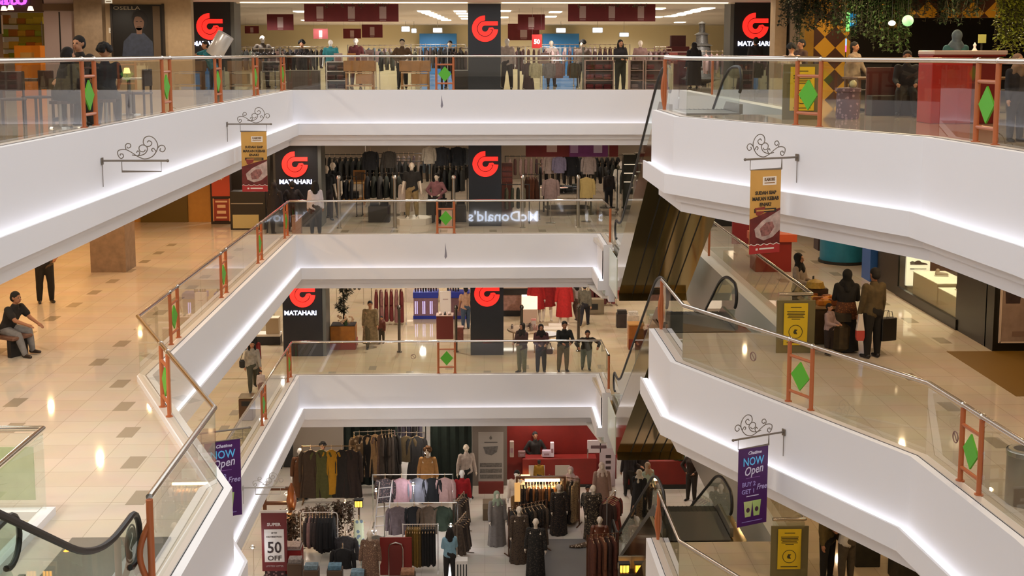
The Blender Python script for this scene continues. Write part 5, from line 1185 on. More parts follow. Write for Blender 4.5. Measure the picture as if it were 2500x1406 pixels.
# cosmetics counters
M_BLUE = mat('#23349a', .4); M_LILAC = mat('#cfc6ff', .4, emit='#c8c0ff', es=1.2)
def cosm(label, x0, x1, y, h, parts):
    a, c = at2(x0, y), at2(x1, y); r = thing('cosmetics_counter', label, 'counter', ((a.x+c.x)/2, a.y+.3, Z2)); w = (c.x-a.x)/2
    MB().box(-w, w, -.3, .3, .12, h-.12, .01).obj('pink_front', mat('#8f6a74', .4, mottle=.2), r); MB().box(-w-.02, w+.02, -.32, .32, h-.12, h+.1, .01).obj('blue_top_band', M_BLUE, r); MB().box(-w-.02, w+.02, -.32, .32, 0, .13, .01).obj('blue_skirting', M_BLUE, r)
    for f in parts: MB().box(w*f-.05, w*f-.02, -.31, -.3, .2, .7).obj('lit_strip', M_LILAC, r); MB().box(w*f+.02, w*f+.05, -.31, -.3, .2, .7).obj('lit_strip', M_LILAC, r)
    return r
c1 = cosm('blue cosmetics counter with lit strips left of the maroon pedestal', 1010, 1069, 779, .95, (-.78, -.15, .45))
c2 = cosm('blue cosmetics counter behind the maroon pedestal and steel post', 1092, 1146, 779, .95, (.4,))
for i in range(14):
    c = c1 if i < 9 else c2; k = i if i < 9 else i-9
    bottle((c.location.x-.4+.1*k, c.location.y-.1+.06*(k % 3), Z2+1.05), mat(R.choice(('#2a2022', '#4a3b40', '#6b5258', '#1b1a20')), .3), 'dark cosmetics bottle standing on the %s blue counter' % ('left' if i < 9 else 'right'), 'bottles on the blue counters', R.uniform(.14, .24), .035)
b = at2(1086, 828); pd = thing('maroon_pedestal', 'tall maroon display pedestal in the middle of the lower middle store', 'pedestal', (b.x, b.y+.25, Z2)); MB().box(-.30, .30, -.25, .25, 0, .84, .01).obj('body', mat('#6b231d', .5), pd); MB().box(-.31, .31, -.26, .26, .84, .87, .006).obj('top_plate', mat('#c7a99c', .3), pd)
for i, (dx, c) in enumerate(((-.17, '#d9c0b0'), (.0, '#2b2422'), (.16, '#cfb6a8'))):
    r = thing('shoe_display', '%s shoe on the maroon pedestal' % ('pale left-hand', 'dark middle', 'pale right-hand')[i], 'shoe', (pd.location.x+dx, pd.location.y-.05, Z2+.87)); q = MB(); capsule(q, (0, .08, .05), (0, -.1, .035), .04, .03); q.obj('upper', mat(c, .4), r, True); MB().box(-.04, .04, -.13, .12, 0, .015, .005).obj('sole', M_DARK, r)
b = at2(1124, 832); box_thing('sale_bin', 'small red patterned bin right of the maroon pedestal', 'bin', (b.x, b.y, Z2), (.22, .22, .5), mat('#8a4a40', .6, mottle=.5, scale=14), parts=[('rim', -.12, .12, -.12, .12, .5, .53, mat('#c9a59a', .4))])
b = at2(1088, 790); box_thing('white_stand', 'white leaflet stand between the two blue counters', 'stand', (b.x, b.y, Z2), (.42, .2, 1.25), mat('#dccfc4', .5), parts=[('smile_print', -.1, .1, -.105, -.1, .95, .98, mat('#b59a92', .5))])
figure('person', 'person in a tan top and blue jeans leaning on the blue counter', at2(1137, 803), PI+.4, 1.6, 'stand', M_SKIN2, cloth('#b98d70'), 'short', cloth('#3d4a5c'), hair='short')
# right of the middle pillar
b = at2(1262, 776); r = thing('lit_gondola', 'pinkish wall gondola under a bright light strip right of the middle pillar', 'shelf', (b.x, b.y+.3, Z2)); w = .62
MB().box(-w, w, 0, .3, 0, .22).obj('plinth', M_DARK, r); MB().box(-w, w, .05, .3, .22, .85).obj('pink_panel', mat('#a97e6e', .5, mottle=.4, scale=9), r); MB().box(-w, w, -.02, .3, .85, 1.05).obj('dark_ledge', mat('#1f1712', .4), r); MB().box(-w, w, -.05, .02, 1.12, 1.15).obj('shelf_edge', mat('#c3a890', .4), r); MB().box(-w, w, -.06, .04, 1.28, 1.36).obj('light_strip', glow('#fff6ea', 4, 'gondola_light'), r); MB().box(-w, w, .25, .3, .85, 1.6).obj('back_panel', mat('#2b1f19', .5), r)
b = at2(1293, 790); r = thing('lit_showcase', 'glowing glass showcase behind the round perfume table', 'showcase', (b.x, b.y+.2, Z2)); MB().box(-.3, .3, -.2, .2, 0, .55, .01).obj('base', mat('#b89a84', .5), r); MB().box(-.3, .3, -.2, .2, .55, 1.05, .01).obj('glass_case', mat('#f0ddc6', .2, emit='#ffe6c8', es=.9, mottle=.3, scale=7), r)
b = Pz(1283, 803, Z2+.75); r = thing('perfume_table', 'round perfume table with thin legs behind the four leaning women', 'table', (b.x, b.y, Z2)); MB().lathe([(0, .70), (.62, .70), (.64, .73), (.62, .76), (0, .76)], n=32).obj('tabletop', mat('#bfa488', .3), r)
for k in range(4): MB().tube([(.52*math.cos(k*PI/2+.6), .52*math.sin(k*PI/2+.6), 0), (.52*math.cos(k*PI/2+.6), .52*math.sin(k*PI/2+.6), .7)], .018, 8).obj('leg', mat('#8a6a44', .4), r)
for i in range(16):
    a = rr.random()*6.28; q = .15+.4*rr.random(); bottle((b.x+q*math.cos(a), b.y+q*math.sin(a), Z2+.76), mat(R.choice(('#d8b8a8', '#8a7a72', '#e8d9cf', '#5a4a48', '#b98f86')), .2), 'small perfume bottle on the round table behind the leaning women', 'bottles on the round perfume table', R.uniform(.12, .22), R.uniform(.025, .045))
box_thing('card_stand', 'pink-topped card holder on the round perfume table', 'stand', (b.x+.28, b.y-.05, Z2+.76), (.16, .08, .34), mat('#cdbcb4', .4), parts=[('pink_top', -.085, .085, -.045, .045, .30, .36, mat('#e3938c', .4))])
RD = cloth('#a51a18', .3)
for i, (x, y, Y, dr, le) in enumerate(((1309, 786, 0, RD, .64), (1336, 783, 0, cloth('#8f1614', .3), .6), (1377, 792, 0, cloth('#b5201c', .3), .78))):
    b = at2(x, y); figure('mannequin', 'mannequin in a red dress, %s of three in the lower middle store' % ('leftmost', 'middle', 'rightmost and longest-skirted')[i], (b.x, b.y, Z2), .15-.1*i, 1.85, 'dummy', M_DUMMY, robe=dr, robe_len=le, hair=None, cat='mannequin', vox=.015, shoes=None)
b = at2(1345, 800); r = thing('stepped_plinth', 'white stepped plinth in front of the red-dressed mannequins', 'plinth', (b.x, b.y-.3, Z2)); MB().box(-.7, .6, -.25, .2, 0, .10, .01).obj('lower_step', mat('#e6d8c8', .4), r); MB().box(-.1, .6, 0, .2, .10, .2, .01).obj('upper_step', mat('#e6d8c8', .4), r)
b = Pz(1335, 815, Z2+.55); r = thing('jewellery_table', 'low oval dark table of trinkets right of the perfume table', 'table', (b.x, b.y, Z2)); MB().lathe([(0, .5), (.4, .5), (.42, .53), (.4, .56), (0, .56)], n=26).obj('tabletop', mat('#6b5a48', .35, mottle=.5, scale=20), r); MB().cyl((0, 0, 0), .12, .5).obj('stem', mat('#d8c6b4', .4), r); MB().lathe([(0, 0), (.28, 0), (.26, .03), (0, .03)]).obj('base', mat('#d8c6b4', .4), r)
b = at2(1427, 795); figure('person', 'person in black trousers walking into the lower middle store', (b.x, b.y, Z2), PI-.2, 1.66, 'walk', M_SKIN, cloth('#6b6250', .4), 'long', DKS[3], hair='short')
b = at2(1413, 782); figure('person', 'person in a greyish top behind the right steel post', (b.x-.1, b.y, Z2), PI+.3, 1.6, 'walk', M_SKIN, cloth('#a3948a'), 'long', cloth('#5a4438'), hair='long', fem=True)
b = at2(1452, 765); box_thing('shoe_rack_display', 'low brown shoe display behind the walking pair', 'display', (b.x, b.y, Z2), (.7, .4, .6), mat('#8f7f66', .5), parts=[('dark_bag', -.25, .1, -.25, -.2, .2, .42, M_DARK)])
b = at2(1554, 855); kio = box_thing('brown_kiosk', 'tall orange-brown kiosk box right of the escalator newel', 'kiosk', (b.x, b.y+.3, Z2), (.52, .5, .86), mat('#a4601f', .45, mottle=.25), parts=[('lower_panel', -.27, .27, -.26, -.25, .0, .38, mat('#7e2f14', .5)), ('kiosk_top', -.28, .28, -.28, .28, .86, .9, mat('#c08a4a', .4))])
b = at2(1598, 850); box_thing('display_stand', 'dark narrow stand right of the orange-brown kiosk', 'stand', (b.x, b.y+.3, Z2), (.25, .3, .9), mat('#3a2f26', .5), parts=[('white_card', -.1, .12, -.16, -.15, .82, 1.05, mat('#d8cbb6', .5))])
for i, (x, y, c, h) in enumerate(((1518, 798, '#3a2c26', .7), (1545, 812, '#d3bfa6', .9), (1597, 815, '#bca38c', .8), (1630, 812, '#8a6f60', .9), (1575, 828, '#8f4a40', .55), (1612, 838, '#b5988a', .6))):
    b = at2(x, y); box_thing('low_display', 'small goods display among the escalator railings, %s from the left' % ORD[i], 'display', (b.x, b.y, Z2), (.42, .35, h*.75), mat(c, .5, mottle=.35, scale=9), parts=[('goods', -.17, .17, -.14, .14, h*.75, h*.75+.12, mat(('#2a2220', '#e6d8c6', '#f2e9dc', '#5a4038', '#c9a290', '#d8c0b0')[i], .5, mottle=.5, scale=24))])
# the four leaning at the back railing
yb = 39.34
lean4 = ((1275, 'person in a dark headscarf and brown jacket, leftmost of four at the lower middle railing', dict(pose='front', H=1.62, hijab=cloth('#2a2420'), top=cloth('#4a3330'), legs=cloth('#7a7452'), rz=-.7)),
         (1322, 'person in a maroon-brown coat with a handbag, second of four at the lower middle railing', dict(pose='front', H=1.58, hijab=cloth('#221a17'), top=cloth('#5a3636'), legs=cloth('#1d1916'), rz=.1)),
         (1378, 'person in a black open jacket leaning on the rail, third of four', dict(pose='lean', H=1.72, hair='short', skin=M_SKIN2, top=cloth('#23231f'), legs=cloth('#7a6a4a'), rz=.15)),
         (1436, 'person sprawled over the handrail with arms wide, rightmost of four', dict(pose='sprawl', H=1.58, hair='short', skin=M_SKIN2, top=cloth('#2e2720'), legs=cloth('#7d8478'), rz=0)))
for x, lb, kw in lean4: figure('person', lb, (xat(x, yb), yb+(.12 if kw['pose'] == 'sprawl' else .06 if kw['pose'] == 'lean' else 0), Z2), **kw)
r = thing('handbag', 'maroon handbag hanging from the second leaning person', 'bag', (xat(1343, yb), yb-.05, Z2+.62)); MB().box(-.11, .11, -.05, .05, 0, .17, .03).obj('bag_body', mat('#4e2a2c', .5), r); MB().tube([(-.08, 0, .16), (-.05, 0, .34), (.02, 0, .36), (.08, 0, .16)], .008, 6).obj('strap', mat('#3a1e20', .5), r)
# left gallery of the lower middle storey
b = at2(618, 955); figure('person', 'woman with long dark hair and grey top walking down the left gallery', (b.x, b.y, Z2), .3, 1.6, 'walk', M_SKIN, cloth('#a39a8c', .3), 'long', cloth('#4c4a3a'), hair='long', fem=True)
r = thing('handbag', 'black shoulder bag beside the woman in the left gallery', 'bag', (b.x-.30, b.y+.02, Z2+.72)); MB().box(-.1, .1, -.06, .06, 0, .26, .04).obj('bag_body', M_DARK, r); MB().tube([(-.06, 0, .25), (.02, 0, .5), (.12, 0, .6), (.06, 0, .25)], .01, 6).obj('strap', M_DARK, r)
b = at2(634, 968); figure('person', 'small child in pale clothes beside the woman in the left gallery', (b.x+.05, b.y, Z2), .2, .8, 'stand', M_SKIN, cloth('#cbb7ac'), 'long', cloth('#8a6a62'), hair='short')
b = at2(607, 812+150); figure('person', 'person in a red top ahead of the woman in the left gallery', (b.x-.1, b.y+1.6, Z2), PI, 1.5, 'walk', M_SKIN, cloth('#7a2018'), 'long', cloth('#3a2822'), hair='long', fem=True)
b = at2(604, 1022); r = thing('litter_bin', 'square steel-topped litter bin by the lower left railing', 'bin', (b.x, b.y, Z2)); MB().box(-.2, .2, -.2, .2, 0, .62, .02).obj('body', mat('#54371f', .4), r); MB().box(-.21, .21, -.21, .21, .62, .68, .02).obj('steel_top', M_CHROME, r); MB().box(-.12, .12, -.205, -.2, .42, .56).obj('opening', M_DARK, r)

# ---------------------------------------------------------------- wrought-iron brackets and the banners they carry
def cat_rom(pts, n=6):
    P = [Vector(p) for p in pts]; out = []
    for i in range(len(P)-1):
        p0 = P[max(0, i-1)]; p1 = P[i]; p2 = P[i+1]; p3 = P[min(len(P)-1, i+2)]
        for k in range(n):
            t = k/n; out.append(.5*((2*p1)+(p2-p0)*t+(2*p0-5*p1+4*p2-p3)*t*t+(-p0+3*p1-3*p2+p3)*t**3))
    out.append(P[-1]); return out
SCR = [[(1085, 285), (1062, 300), (1040, 275), (1035, 240), (1060, 222), (1110, 222), (1160, 248), (1210, 282), (1268, 303), (1330, 286), (1372, 240), (1388, 185), (1365, 130), (1320, 103), (1275, 118), (1262, 160), (1285, 192), (1322, 188), (1336, 160), (1312, 143), (1296, 158)],
       [(1085, 285), (1080, 262), (1058, 260), (1056, 275)], [(1110, 222), (1104, 190), (1120, 168), (1146, 172), (1150, 195), (1128, 208), (1118, 195)],
       [(1160, 268), (1215, 275), (1270, 258), (1296, 220), (1285, 190), (1250, 180), (1224, 200), (1230, 232), (1262, 240), (1278, 222)],
       [(1385, 210), (1410, 185), (1440, 188), (1452, 215), (1432, 240), (1406, 230), (1412, 210)], [(1372, 240), (1350, 210), (1332, 222), (1345, 240)], [(1215, 275), (1228, 250), (1212, 232), (1200, 248)]]
M_IRON = mat('#7d7266', .5, .5, name='wrought_iron')
def bracket(label, mount, d, L=1.0, scroll=True, m=None):
    rz = math.atan2(d[1], d[0]); mi = m or M_IRON; r = thing('scroll_bracket', label, 'bracket', mount, rz)
    MB().tube([(0, 0, 0), (L, 0, 0)], .016, 8).ball((L, 0, 0), .024, 8).obj('arm', mi, r, True); MB().box(-.002, .014, -.04, .04, -.06, .05, .004).tube([(.006, 0, -.05), (.004, 0, -.40)], .006, 6).obj('wall_plate', mi, r)
    for c in SCR if scroll else ():
        pts = [((x-895)/575*L, 0, (317-y)/575*L+.004) for x, y in c]; MB().tube([(p.x, p.y, p.z) for p in cat_rom(pts)], .0075, 6).obj('scroll', mi, r, True)
    z = -.165; MB().tube([(.30*L, 0, 0), (.30*L, 0, z), (.90*L, 0, z), (.90*L, 0, 0)], .006, 6).obj('banner_hanger', mi, r)
    return r, rz
M_GOLD = mat('#d6a04c', .6, mottle=.12, scale=3, name='gold_banner'); M_PURP = mat('#4a1160', .5, mottle=.15, scale=3, name='purple_banner'); M_INK = mat('#2e2418', .6); M_CREAMP = mat('#efe0cc', .6)
def pad_banner(mount, rz, L, flip, kind, label, h):
    c = Vector(mount)+Vector((math.cos(rz), math.sin(rz), 0))*.6*L+Vector((0, 0, -.168)); w = .58
    r = thing('hanging_banner', label, 'banner', c, rz+(PI if flip else 0)); 
    def B(n, x0, x1, z0, z1, m, e=-.007): MB().box(x0, x1, e, -.003, z0, z1).obj(n, m, r)
    def poly(n, pts, m, e): MB().prism(pts, e, -.003, 'y').obj(n, m, r)
    def T(s, size, m, z, wd=None, x=0, shear=0, tilt=0): text(s, size, m, r, (x, -.009, z), 0, bold=.002, shear=shear, width=wd, tilt=tilt, ext=.002)
    if kind == 'gold':
        MB().box(-w/2, w/2, -.003, .003, -h, 0).obj('sheet', M_GOLD, r)
        B('logo_box', -.06, .2, -.24, -.11, M_CREAMP); T('KABOBS', .07, mat('#6b4a20', .6), -.155, .2, .07); B('logo_line', -.03, .17, -.215, -.20, mat('#9a6a30', .6), -.008)
        T('SUDAH SIAP', .075, M_INK, -.36, .40); T('MAKAN KEBAB', .08, M_INK, -.45, .50); T('ENAK?', .075, M_INK, -.54, .22); B('text_pill', -.21, .21, -.66, -.60, M_INK); B('pill_print', -.17, .17, -.64, -.62, M_GOLD, -.009)
        e = -.008; k = h/1.68
        poly('food_print', [(-.29, -.98*k), (-.15, -.93*k), (.02, -.86*k), (.29, -.78*k), (.29, -1.50*k), (-.29, -1.50*k)], mat('#7a2a22', .6, mottle=.5, scale=6), -.006)
        poly('wrap_print', [(-.2, -1.18*k), (-.05, -1.02*k), (.12, -.92*k), (.29, -.82*k), (.29, -1.22*k), (.15, -1.36*k), (-.02, -1.42*k), (-.17, -1.34*k)], mat('#d8b8a8', .6, mottle=.45, scale=10), e)
        poly('filling_print', [(-.1, -1.18*k), (.02, -1.06*k), (.14, -1.05*k), (.18, -1.16*k), (.08, -1.32*k), (-.06, -1.34*k)], mat('#b5766a', .6, mottle=.7, scale=22), -.010)
        poly('cup_print', [(-.2, -.76*k), (.0, -.74*k), (-.03, -.86*k), (-.13, -.92*k), (-.17, -.9*k)], mat('#8e3526', .6), e)
        zz = [(x/20*w-w/2, -1.50*k+.012*math.sin(x*1.5)) for x in range(21)]
        poly('red_strip', zz+[(w/2, -h), (-w/2, -h)], mat('#b5302c', .6), -.009); MB().tube([(x, -.008, z) for x, z in zz], .006, 5).obj('strip_edge', M_CREAMP, r); B('strip_print', -.1, .18, -1.60*k, -1.57*k, M_CREAMP, -.011); B('strip_dot', -.17, -.13, -1.61*k, -1.57*k, M_CREAMP, -.011)
    else:
        MB().box(-w/2, w/2, -.003, .003, -h, 0).obj('sheet', M_PURP, r); WH = mat('#d9d2ec', .5); CY = mat('#5fb4e6', .5, emit='#4aa8e0', es=.15); k = h/1.5
        T('Chatime', .075, WH, -.10*k, .26, .02, .3); T('NOW', .19, CY, -.27*k, .40); T('Open', .2, WH, -.44*k, .36, 0, .35, -.12)
        B('rule', -.14, .14, -.585*k, -.575*k, mat('#8a5aa0', .5)); T('BUY 2', .10, mat('#a594d8', .5), -.70*k, .26, -.08); T('GET 1', .10, mat('#a594d8', .5), -.84*k, .24, -.09); T('Free', .13, mat('#b9a8dd', .5), -.78*k, .2, .17, .3); B('small_print', -.12, .12, -.94*k, -.925*k, WH)
        for i, x in enumerate((-.085, .085)):
            poly('cup_print', [(x-.085, -1.03*k), (x+.085, -1.03*k), (x+.055, -1.33*k), (x-.055, -1.33*k)], mat(('#c3cf8a', '#b4cf7c')[i], .5, mottle=.12), -.007); poly('emblem_print', [(x+.035*math.cos(t*PI/6), -1.2*k+.04*math.sin(t*PI/6)) for t in range(12)], mat('#4a2a40', .5), -.010)
        B('footer_print', -.2, .2, -1.43*k, -1.415*k, mat('#8a78b8', .5))
    return r
def on_right(Y): return 3.42+(22.4-Y)*2.58/5.5
nr = Vector((-.905, -.425)); nl = Vector((.915, .402))
bracket('empty scroll bracket on the top left parapet nearest the viewer', (-5.84, 19.2, -.50), (1, 0))
_, a = bracket('scroll bracket carrying the gold banner on the top left parapet', (-5.84, 28.6, -.47), (1, 0)); pad_banner((-5.84, 28.6, -.47), a, 1, False, 'gold', 'gold kebab banner hanging at the left of the void', 1.38)
m = (on_right(19.27)-.01, 19.27, -.47); _, a = bracket('scroll bracket carrying the gold banner on the top right parapet', m, nr); pad_banner(m, a, 1, True, 'gold', 'gold kebab banner hanging at the right of the void', 1.30)
m = (on_right(19.4)-.01, 19.4, -4.91); _, a = bracket('scroll bracket carrying the purple banner on the right parapet', m, nr); pad_banner(m, a, 1, True, 'purple', 'purple drinks banner hanging at the lower right of the void', 1.28)
m = (-4.86, 19.45, -4.93); _, a = bracket('plain bracket carrying the purple banner behind the left glass corner', m, nl, 1.12, False); pad_banner(m, a, 1.12, False, 'purple', 'purple drinks banner half hidden behind the left parapet corner', 1.28)
bracket('empty scroll bracket low on the lower left parapet above the red sale post', (-5.84, 29.3, -9.30), (1, 0), m=mat('#b5aea6', .5, .4, name='pale_iron'))
# ---------------------------------------------------------------- UPPER MIDDLE STOREY: side galleries
def at(x, y, L): return Pz(x, y, FLZ[L])
M_ORW = mat('#c08a3e', .45, mottle=.1, name='warm_wall')
MB().box(-XW, -9.2, 42.6, 42.9, FLZ[3], CZ[3]).obj('wall_left_gallery_end', M_ORW, kind='structure')
MB().box(-XW, -12.6, 4, 42.6, FLZ[3], CZ[3]).obj('wall_left_gallery', mat('#d6bf94', .35), kind='structure')
MB().box(-XW, -12.6, 4, 42.6, FLZ[2], CZ[2]).obj('wall_left_gallery', mat('#b9905c', .5), kind='structure')
MB().box(-11.7, -10.1, 42.5, 42.65, FLZ[3], CZ[3]).obj('wall_olive_shopfront', mat('#5f4b1a', .4), kind='structure')
b = at(265, 665, 3); MB().box(b.x-.46, b.x+.46, b.y, b.y+.95, FLZ[3], CZ[3]).obj('wall_stone_column', mat('#8b7563', .5, mottle=.3, scale=6, bump=.2), kind='structure')
r = thing('advert_tower', 'red advertising tower with a pale emblem at the end of the left gallery', 'sign', at(541, 546, 3)); 
MB().box(-.33, .33, -.1, .2, 0, 2.3, .01).obj('dark_back', mat('#241610', .5), r); MB().box(-.27, .33, -.13, -.09, .95, 2.1).obj('red_panel', mat('#a83a1e', .5, emit='#a83a1e', es=.15), r); MB().box(-.22, .3, -.14, -.09, .12, .85).obj('framed_poster', mat('#8a2f1e', .5), r)
for z0, z1, w in ((.74, .80, .2), (.56, .66, .14), (.36, .46, .15), (.2, .26, .18)): MB().box(.04-w, .04+w, -.148, -.139, z0, z1).obj('poster_print', mat('#d8b08c', .5), r)
MB().prism([(.03+.12*math.cos(t*PI/8)*(1 if t % 2 else .7), 1.6+.12*math.sin(t*PI/8)*(1 if t % 2 else .7)) for t in range(16)], -.14, -.129, 'y').obj('emblem', mat('#e0b78c', .5), r)
MB().box(-.245, -.215, -.145, -.09, .1, .87).box(.295, .325, -.145, -.09, .1, .87).obj('poster_frame', mat('#d59a6a', .4), r)
b = at(605, 562, 3); box_thing('dark_shop_counter', 'dark shop counter with pale lower panels left of the upper emblem pillar', 'counter', (b.x, b.y+.4, b.z), (1.15, .6, 1.25), mat('#1f1a15', .4), parts=[('pale_panel', -.5, .35, -.31, -.3, .05, .5, mat('#a89968', .5)), ('steel_line', -.55, .5, -.31, -.3, .85, .88, M_STEEL)])
b = at(600, 530, 3); box_thing('dark_shop_cabinet', 'tall dark shop cabinet behind the gold banner on the left', 'cabinet', (b.x-.1, b.y+1.2, b.z), (1.7, .6, 2.5), mat('#2a241e', .4), parts=[('lit_row', -.6, .6, -.31, -.3, 1.6, 1.66, mat('#7a6a50', .5))])
b = at(112, 738, 3); figure('person', 'man in dark trousers standing by the left wall, head behind the parapet', (b.x, b.y, b.z), .5, 1.74, 'hip', M_SKIN2, cloth('#54422c'), 'short', cloth('#16130f'), hair='short')
b = at(52, 880, 3)
r = thing('gallery_bench', 'dark bench holding the seated men at the left edge', 'bench', (b.x-.42, b.y+.5, b.z), -.5); MB().box(-1.3, .42, -.24, .24, .34, .41, .02).obj('seat', mat('#6b4a3a', .5), r)
for x in (-1.1, .25): MB().box(x-.05, x+.05, -.2, .2, 0, .34).obj('leg', M_DARK, r)
figure('person', 'man in a black shirt and grey trousers seated at the left edge', (b.x-.45, b.y+.55, b.z), PI/2-.35, 1.62, 'sitfwd', M_SKIN2, cloth('#221e1b'), 'short', cloth('#7f7c7a'), hair='short', shoes='#2a1a10', vox=.011)
figure('person', 'seated man cut by the left picture edge', (b.x-1.15, b.y+.0, b.z), PI/2-.55, 1.68, 'sitfwd', M_SKIN2, cloth('#1e1c1a'), 'short', cloth('#262320'), hair='short', shoes='#4a2a18', vox=.011)
# right gallery: shoe shop
XS = 9.85; M_BLK = mat('#15140f', .3, name='black_stone')
a0 = at(2195, 716, 3); a1 = at(2362, 806, 3); a2 = at(2410, 857, 3)
MB().box(XS, XS+.5, a0.y-.25, a0.y+1.3, FLZ[3], CZ[3]).obj('wall_shop_pier', M_BLK, kind='structure')
MB().box(XS, XS+1.0, a2.y+.35, a1.y+.1, FLZ[3], CZ[3]).obj('wall_shop_pier', M_BLK, kind='structure')
MB().box(XS, XW, a2.y, a2.y+.4, FLZ[3], CZ[3]).obj('wall_shop_front', M_BLK, kind='structure')
MB().box(XS+2.2, XS+2.4, a1.y, a0.y, FLZ[3], CZ[3]).obj('wall_shop_window_back', mat('#cdbf9a', .6), kind='structure')
MB().box(XS-.03, XS+.05, a1.y, a0.y-.2, FLZ[3], FLZ[3]+.22).obj('trim_shop_skirting', M_BLK, kind='structure')
MB().box(XS+.02, XS+.04, a1.y+.05, a0.y-.25, FLZ[3]+.22, CZ[3]).obj('window_1', M_GLASS, kind='structure')
MB().box(XS-.9, XW, a2.y-3.2, a2.y-.02, FLZ[3], FLZ[3]+.006).obj('floor_olive_mat', mat('#7a5a1c', .5), kind='structure')
spot(XS+.6, a0.y-1.2, CZ[3]-.1, 200, (1, .9, .65), 120); spot(XS+.6, a1.y+1.2, CZ[3]-.1, 200, (1, .9, .65), 120)
r = thing('shoe_poster', 'white lit poster with one dark shoe in the right-hand shop window', 'poster', (XS+.42, a0.y-.42, FLZ[3]+.26), -.05); r.scale = (.95, 1, .54); w = .55
MB().box(-w/2-.02, w/2+.02, 0, .08, 0, 1.28, .01).obj('lit_panel', mat('#f0ead2', .5, emit='#fff6da', es=.55), r)
q = [(-.20, .98), (-.21, 1.06), (-.15, 1.10), (-.09, 1.07), (-.02, 1.13), (.03, 1.12), (.08, 1.05), (.2, 1.0), (.23, .97), (.22, .94), (-.2, .94)]
MB().prism(q, -.008, 0, 'y').obj('shoe_print', mat('#4a4038', .5), r); MB().box(-.2, .2, -.006, 0, .74, .77).obj('printed_line', mat('#8a8070', .5), r); MB().box(-.2, -.1, -.009, 0, .735, .775).obj('printed_tag', mat('#4a4438', .5), r)
box_thing('poster_base', 'dark base with a small white badge under the shoe poster', 'base', (XS+.42, a0.y-.36, FLZ[3]+.0), (.5, .2, .25), mat('#4a3f26', .5), parts=[('badge', .0, .12, -.11, -.10, .07, .19, mat('#efe6cf', .5))])
for i, (y0, y1, x, h) in enumerate(((a0.y-1.0, a0.y-2.6, XS+.47, .70), (a0.y-2.62, a1.y+.2, XS+.47, .62))):
    box_thing('display_plinth', 'large pale display plinth in the shoe shop window, %s one' % ('farther', 'nearer')[i], 'plinth', (x, (y0+y1)/2, FLZ[3]+.0), (.75, abs(y1-y0)-.04, h), mat('#a8956c', .35), parts=[('plinth_top', -.38, .38, -abs(y1-y0)/2, abs(y1-y0)/2, h, h+.02, mat('#f2ead2', .3))])
for i, (y, c) in enumerate(((a0.y-1.7, '#8a7a66'), (a1.y+1.1, '#2a2a1e'))):
    r = thing('display_shoe', '%s trainer standing on a plinth in the shoe shop window' % ('pale', 'dark')[i], 'shoe', (XS+.5, y, FLZ[3]+(.72, .64)[i]), 1.2+i*.6); q = MB(); capsule(q, (0, .09, .06), (0, -.12, .045), .05, .035); capsule(q, (0, .09, .06), (0, .08, .13), .05, .045); q.obj('upper', mat(c, .5), r, True); MB().box(-.05, .05, -.16, .15, 0, .025, .008).obj('sole', mat('#d8d0bc', .5), r)
r = thing('window_poster', 'brown footwear poster at the back of the shoe shop window', 'poster', (XS+2.18, a1.y+1.6, FLZ[3]+1.15), -PI/2); MB().box(-.7, .7, -.02, 0, 0, .9, .01).obj('sheet', mat('#7a6a54', .5, mottle=.3), r); MB().prism([(-.5, .3), (-.3, .62), (.0, .5), (.5, .32), (.5, .24), (-.5, .24)], -.03, -.02, 'y').obj('shoe_print', mat('#7a2f1e', .5), r)
r = thing('street_poster', 'tall framed poster of walking legs beside the black shop pier', 'poster', (XS+.75, a2.y-.03, FLZ[3]+.2)); MB().box(-.62, 1.2, -.02, .02, 0, 1.55, .01).obj('sheet', mat('#a88f80', .5, mottle=.25, scale=5), r)
MB().prism([(-.55, .75), (-.6, 1.5), (-.2, 1.5), (-.28, .75)], -.026, -.02, 'y').prism([(-.15, .8), (.0, 1.5), (.5, 1.5), (.42, .78), (.25, .78), (.2, 1.1), (.1, .8)], -.026, -.02, 'y').obj('leg_print', mat('#4a3a38', .5, mottle=.4), r); MB().box(-.4, .4, -.026, -.02, .1, .2).obj('poster_lettering', mat('#8a6f60', .5), r); MB().box(-.64, 1.22, -.03, .02, -.03, 0).box(-.65, -.62, -.03, .02, -.03, 1.58).obj('frame', mat('#d8c2b0', .4), r)
b = at(2160, 690, 3); MB().box(b.x-.35, b.x+.3, b.y+.1, b.y+.8, FLZ[3], CZ[3]).obj('wall_blue_pillar', mat('#2e5fae', .4), kind='structure')
b = at(2072, 648, 3); r = thing('round_booth', 'teal cylindrical booth far down the right gallery', 'booth', (b.x, b.y+.6, b.z)); MB().lathe([(0, 0), (.62, 0), (.62, 1.2), (.58, 1.24), (0, 1.24)], n=30).obj('drum', mat('#1f7a9a', .4, mottle=.15), r, True); MB().lathe([(.63, 0), (.66, 0), (.66, .08), (.63, .08)], n=30).obj('skirting', M_DARK, r)
b = at(2128, 640, 3); r = thing('prize_pile', 'cream and brown stuffed goods heaped beside the teal booth', 'display', (b.x, b.y+.5, b.z)); rr = random.Random(9); MB().box(-.45, .45, -.3, .3, 0, .75, .02).obj('crate', mat('#4a3a2a', .6), r)
for i in range(7): q = MB(); q.ball((rr.uniform(-.35, .35), rr.uniform(-.2, .2), .86+rr.random()*.2), rr.uniform(.12, .18), 10); q.obj('stuffed_item', mat(('#e0cf9a', '#8a5a3a', '#d8c9a8', '#3a2a20')[i % 4], .8), r, True)
b = at(2035, 622, 3); box_thing('dark_machine', 'small dark machine left of the teal booth', 'machine', (b.x, b.y+1, b.z), (.5, .5, 1.2), mat('#3a2f36', .4), parts=[('pale_top', -.25, .25, -.26, -.25, .8, 1.15, mat('#a898a0', .4))])
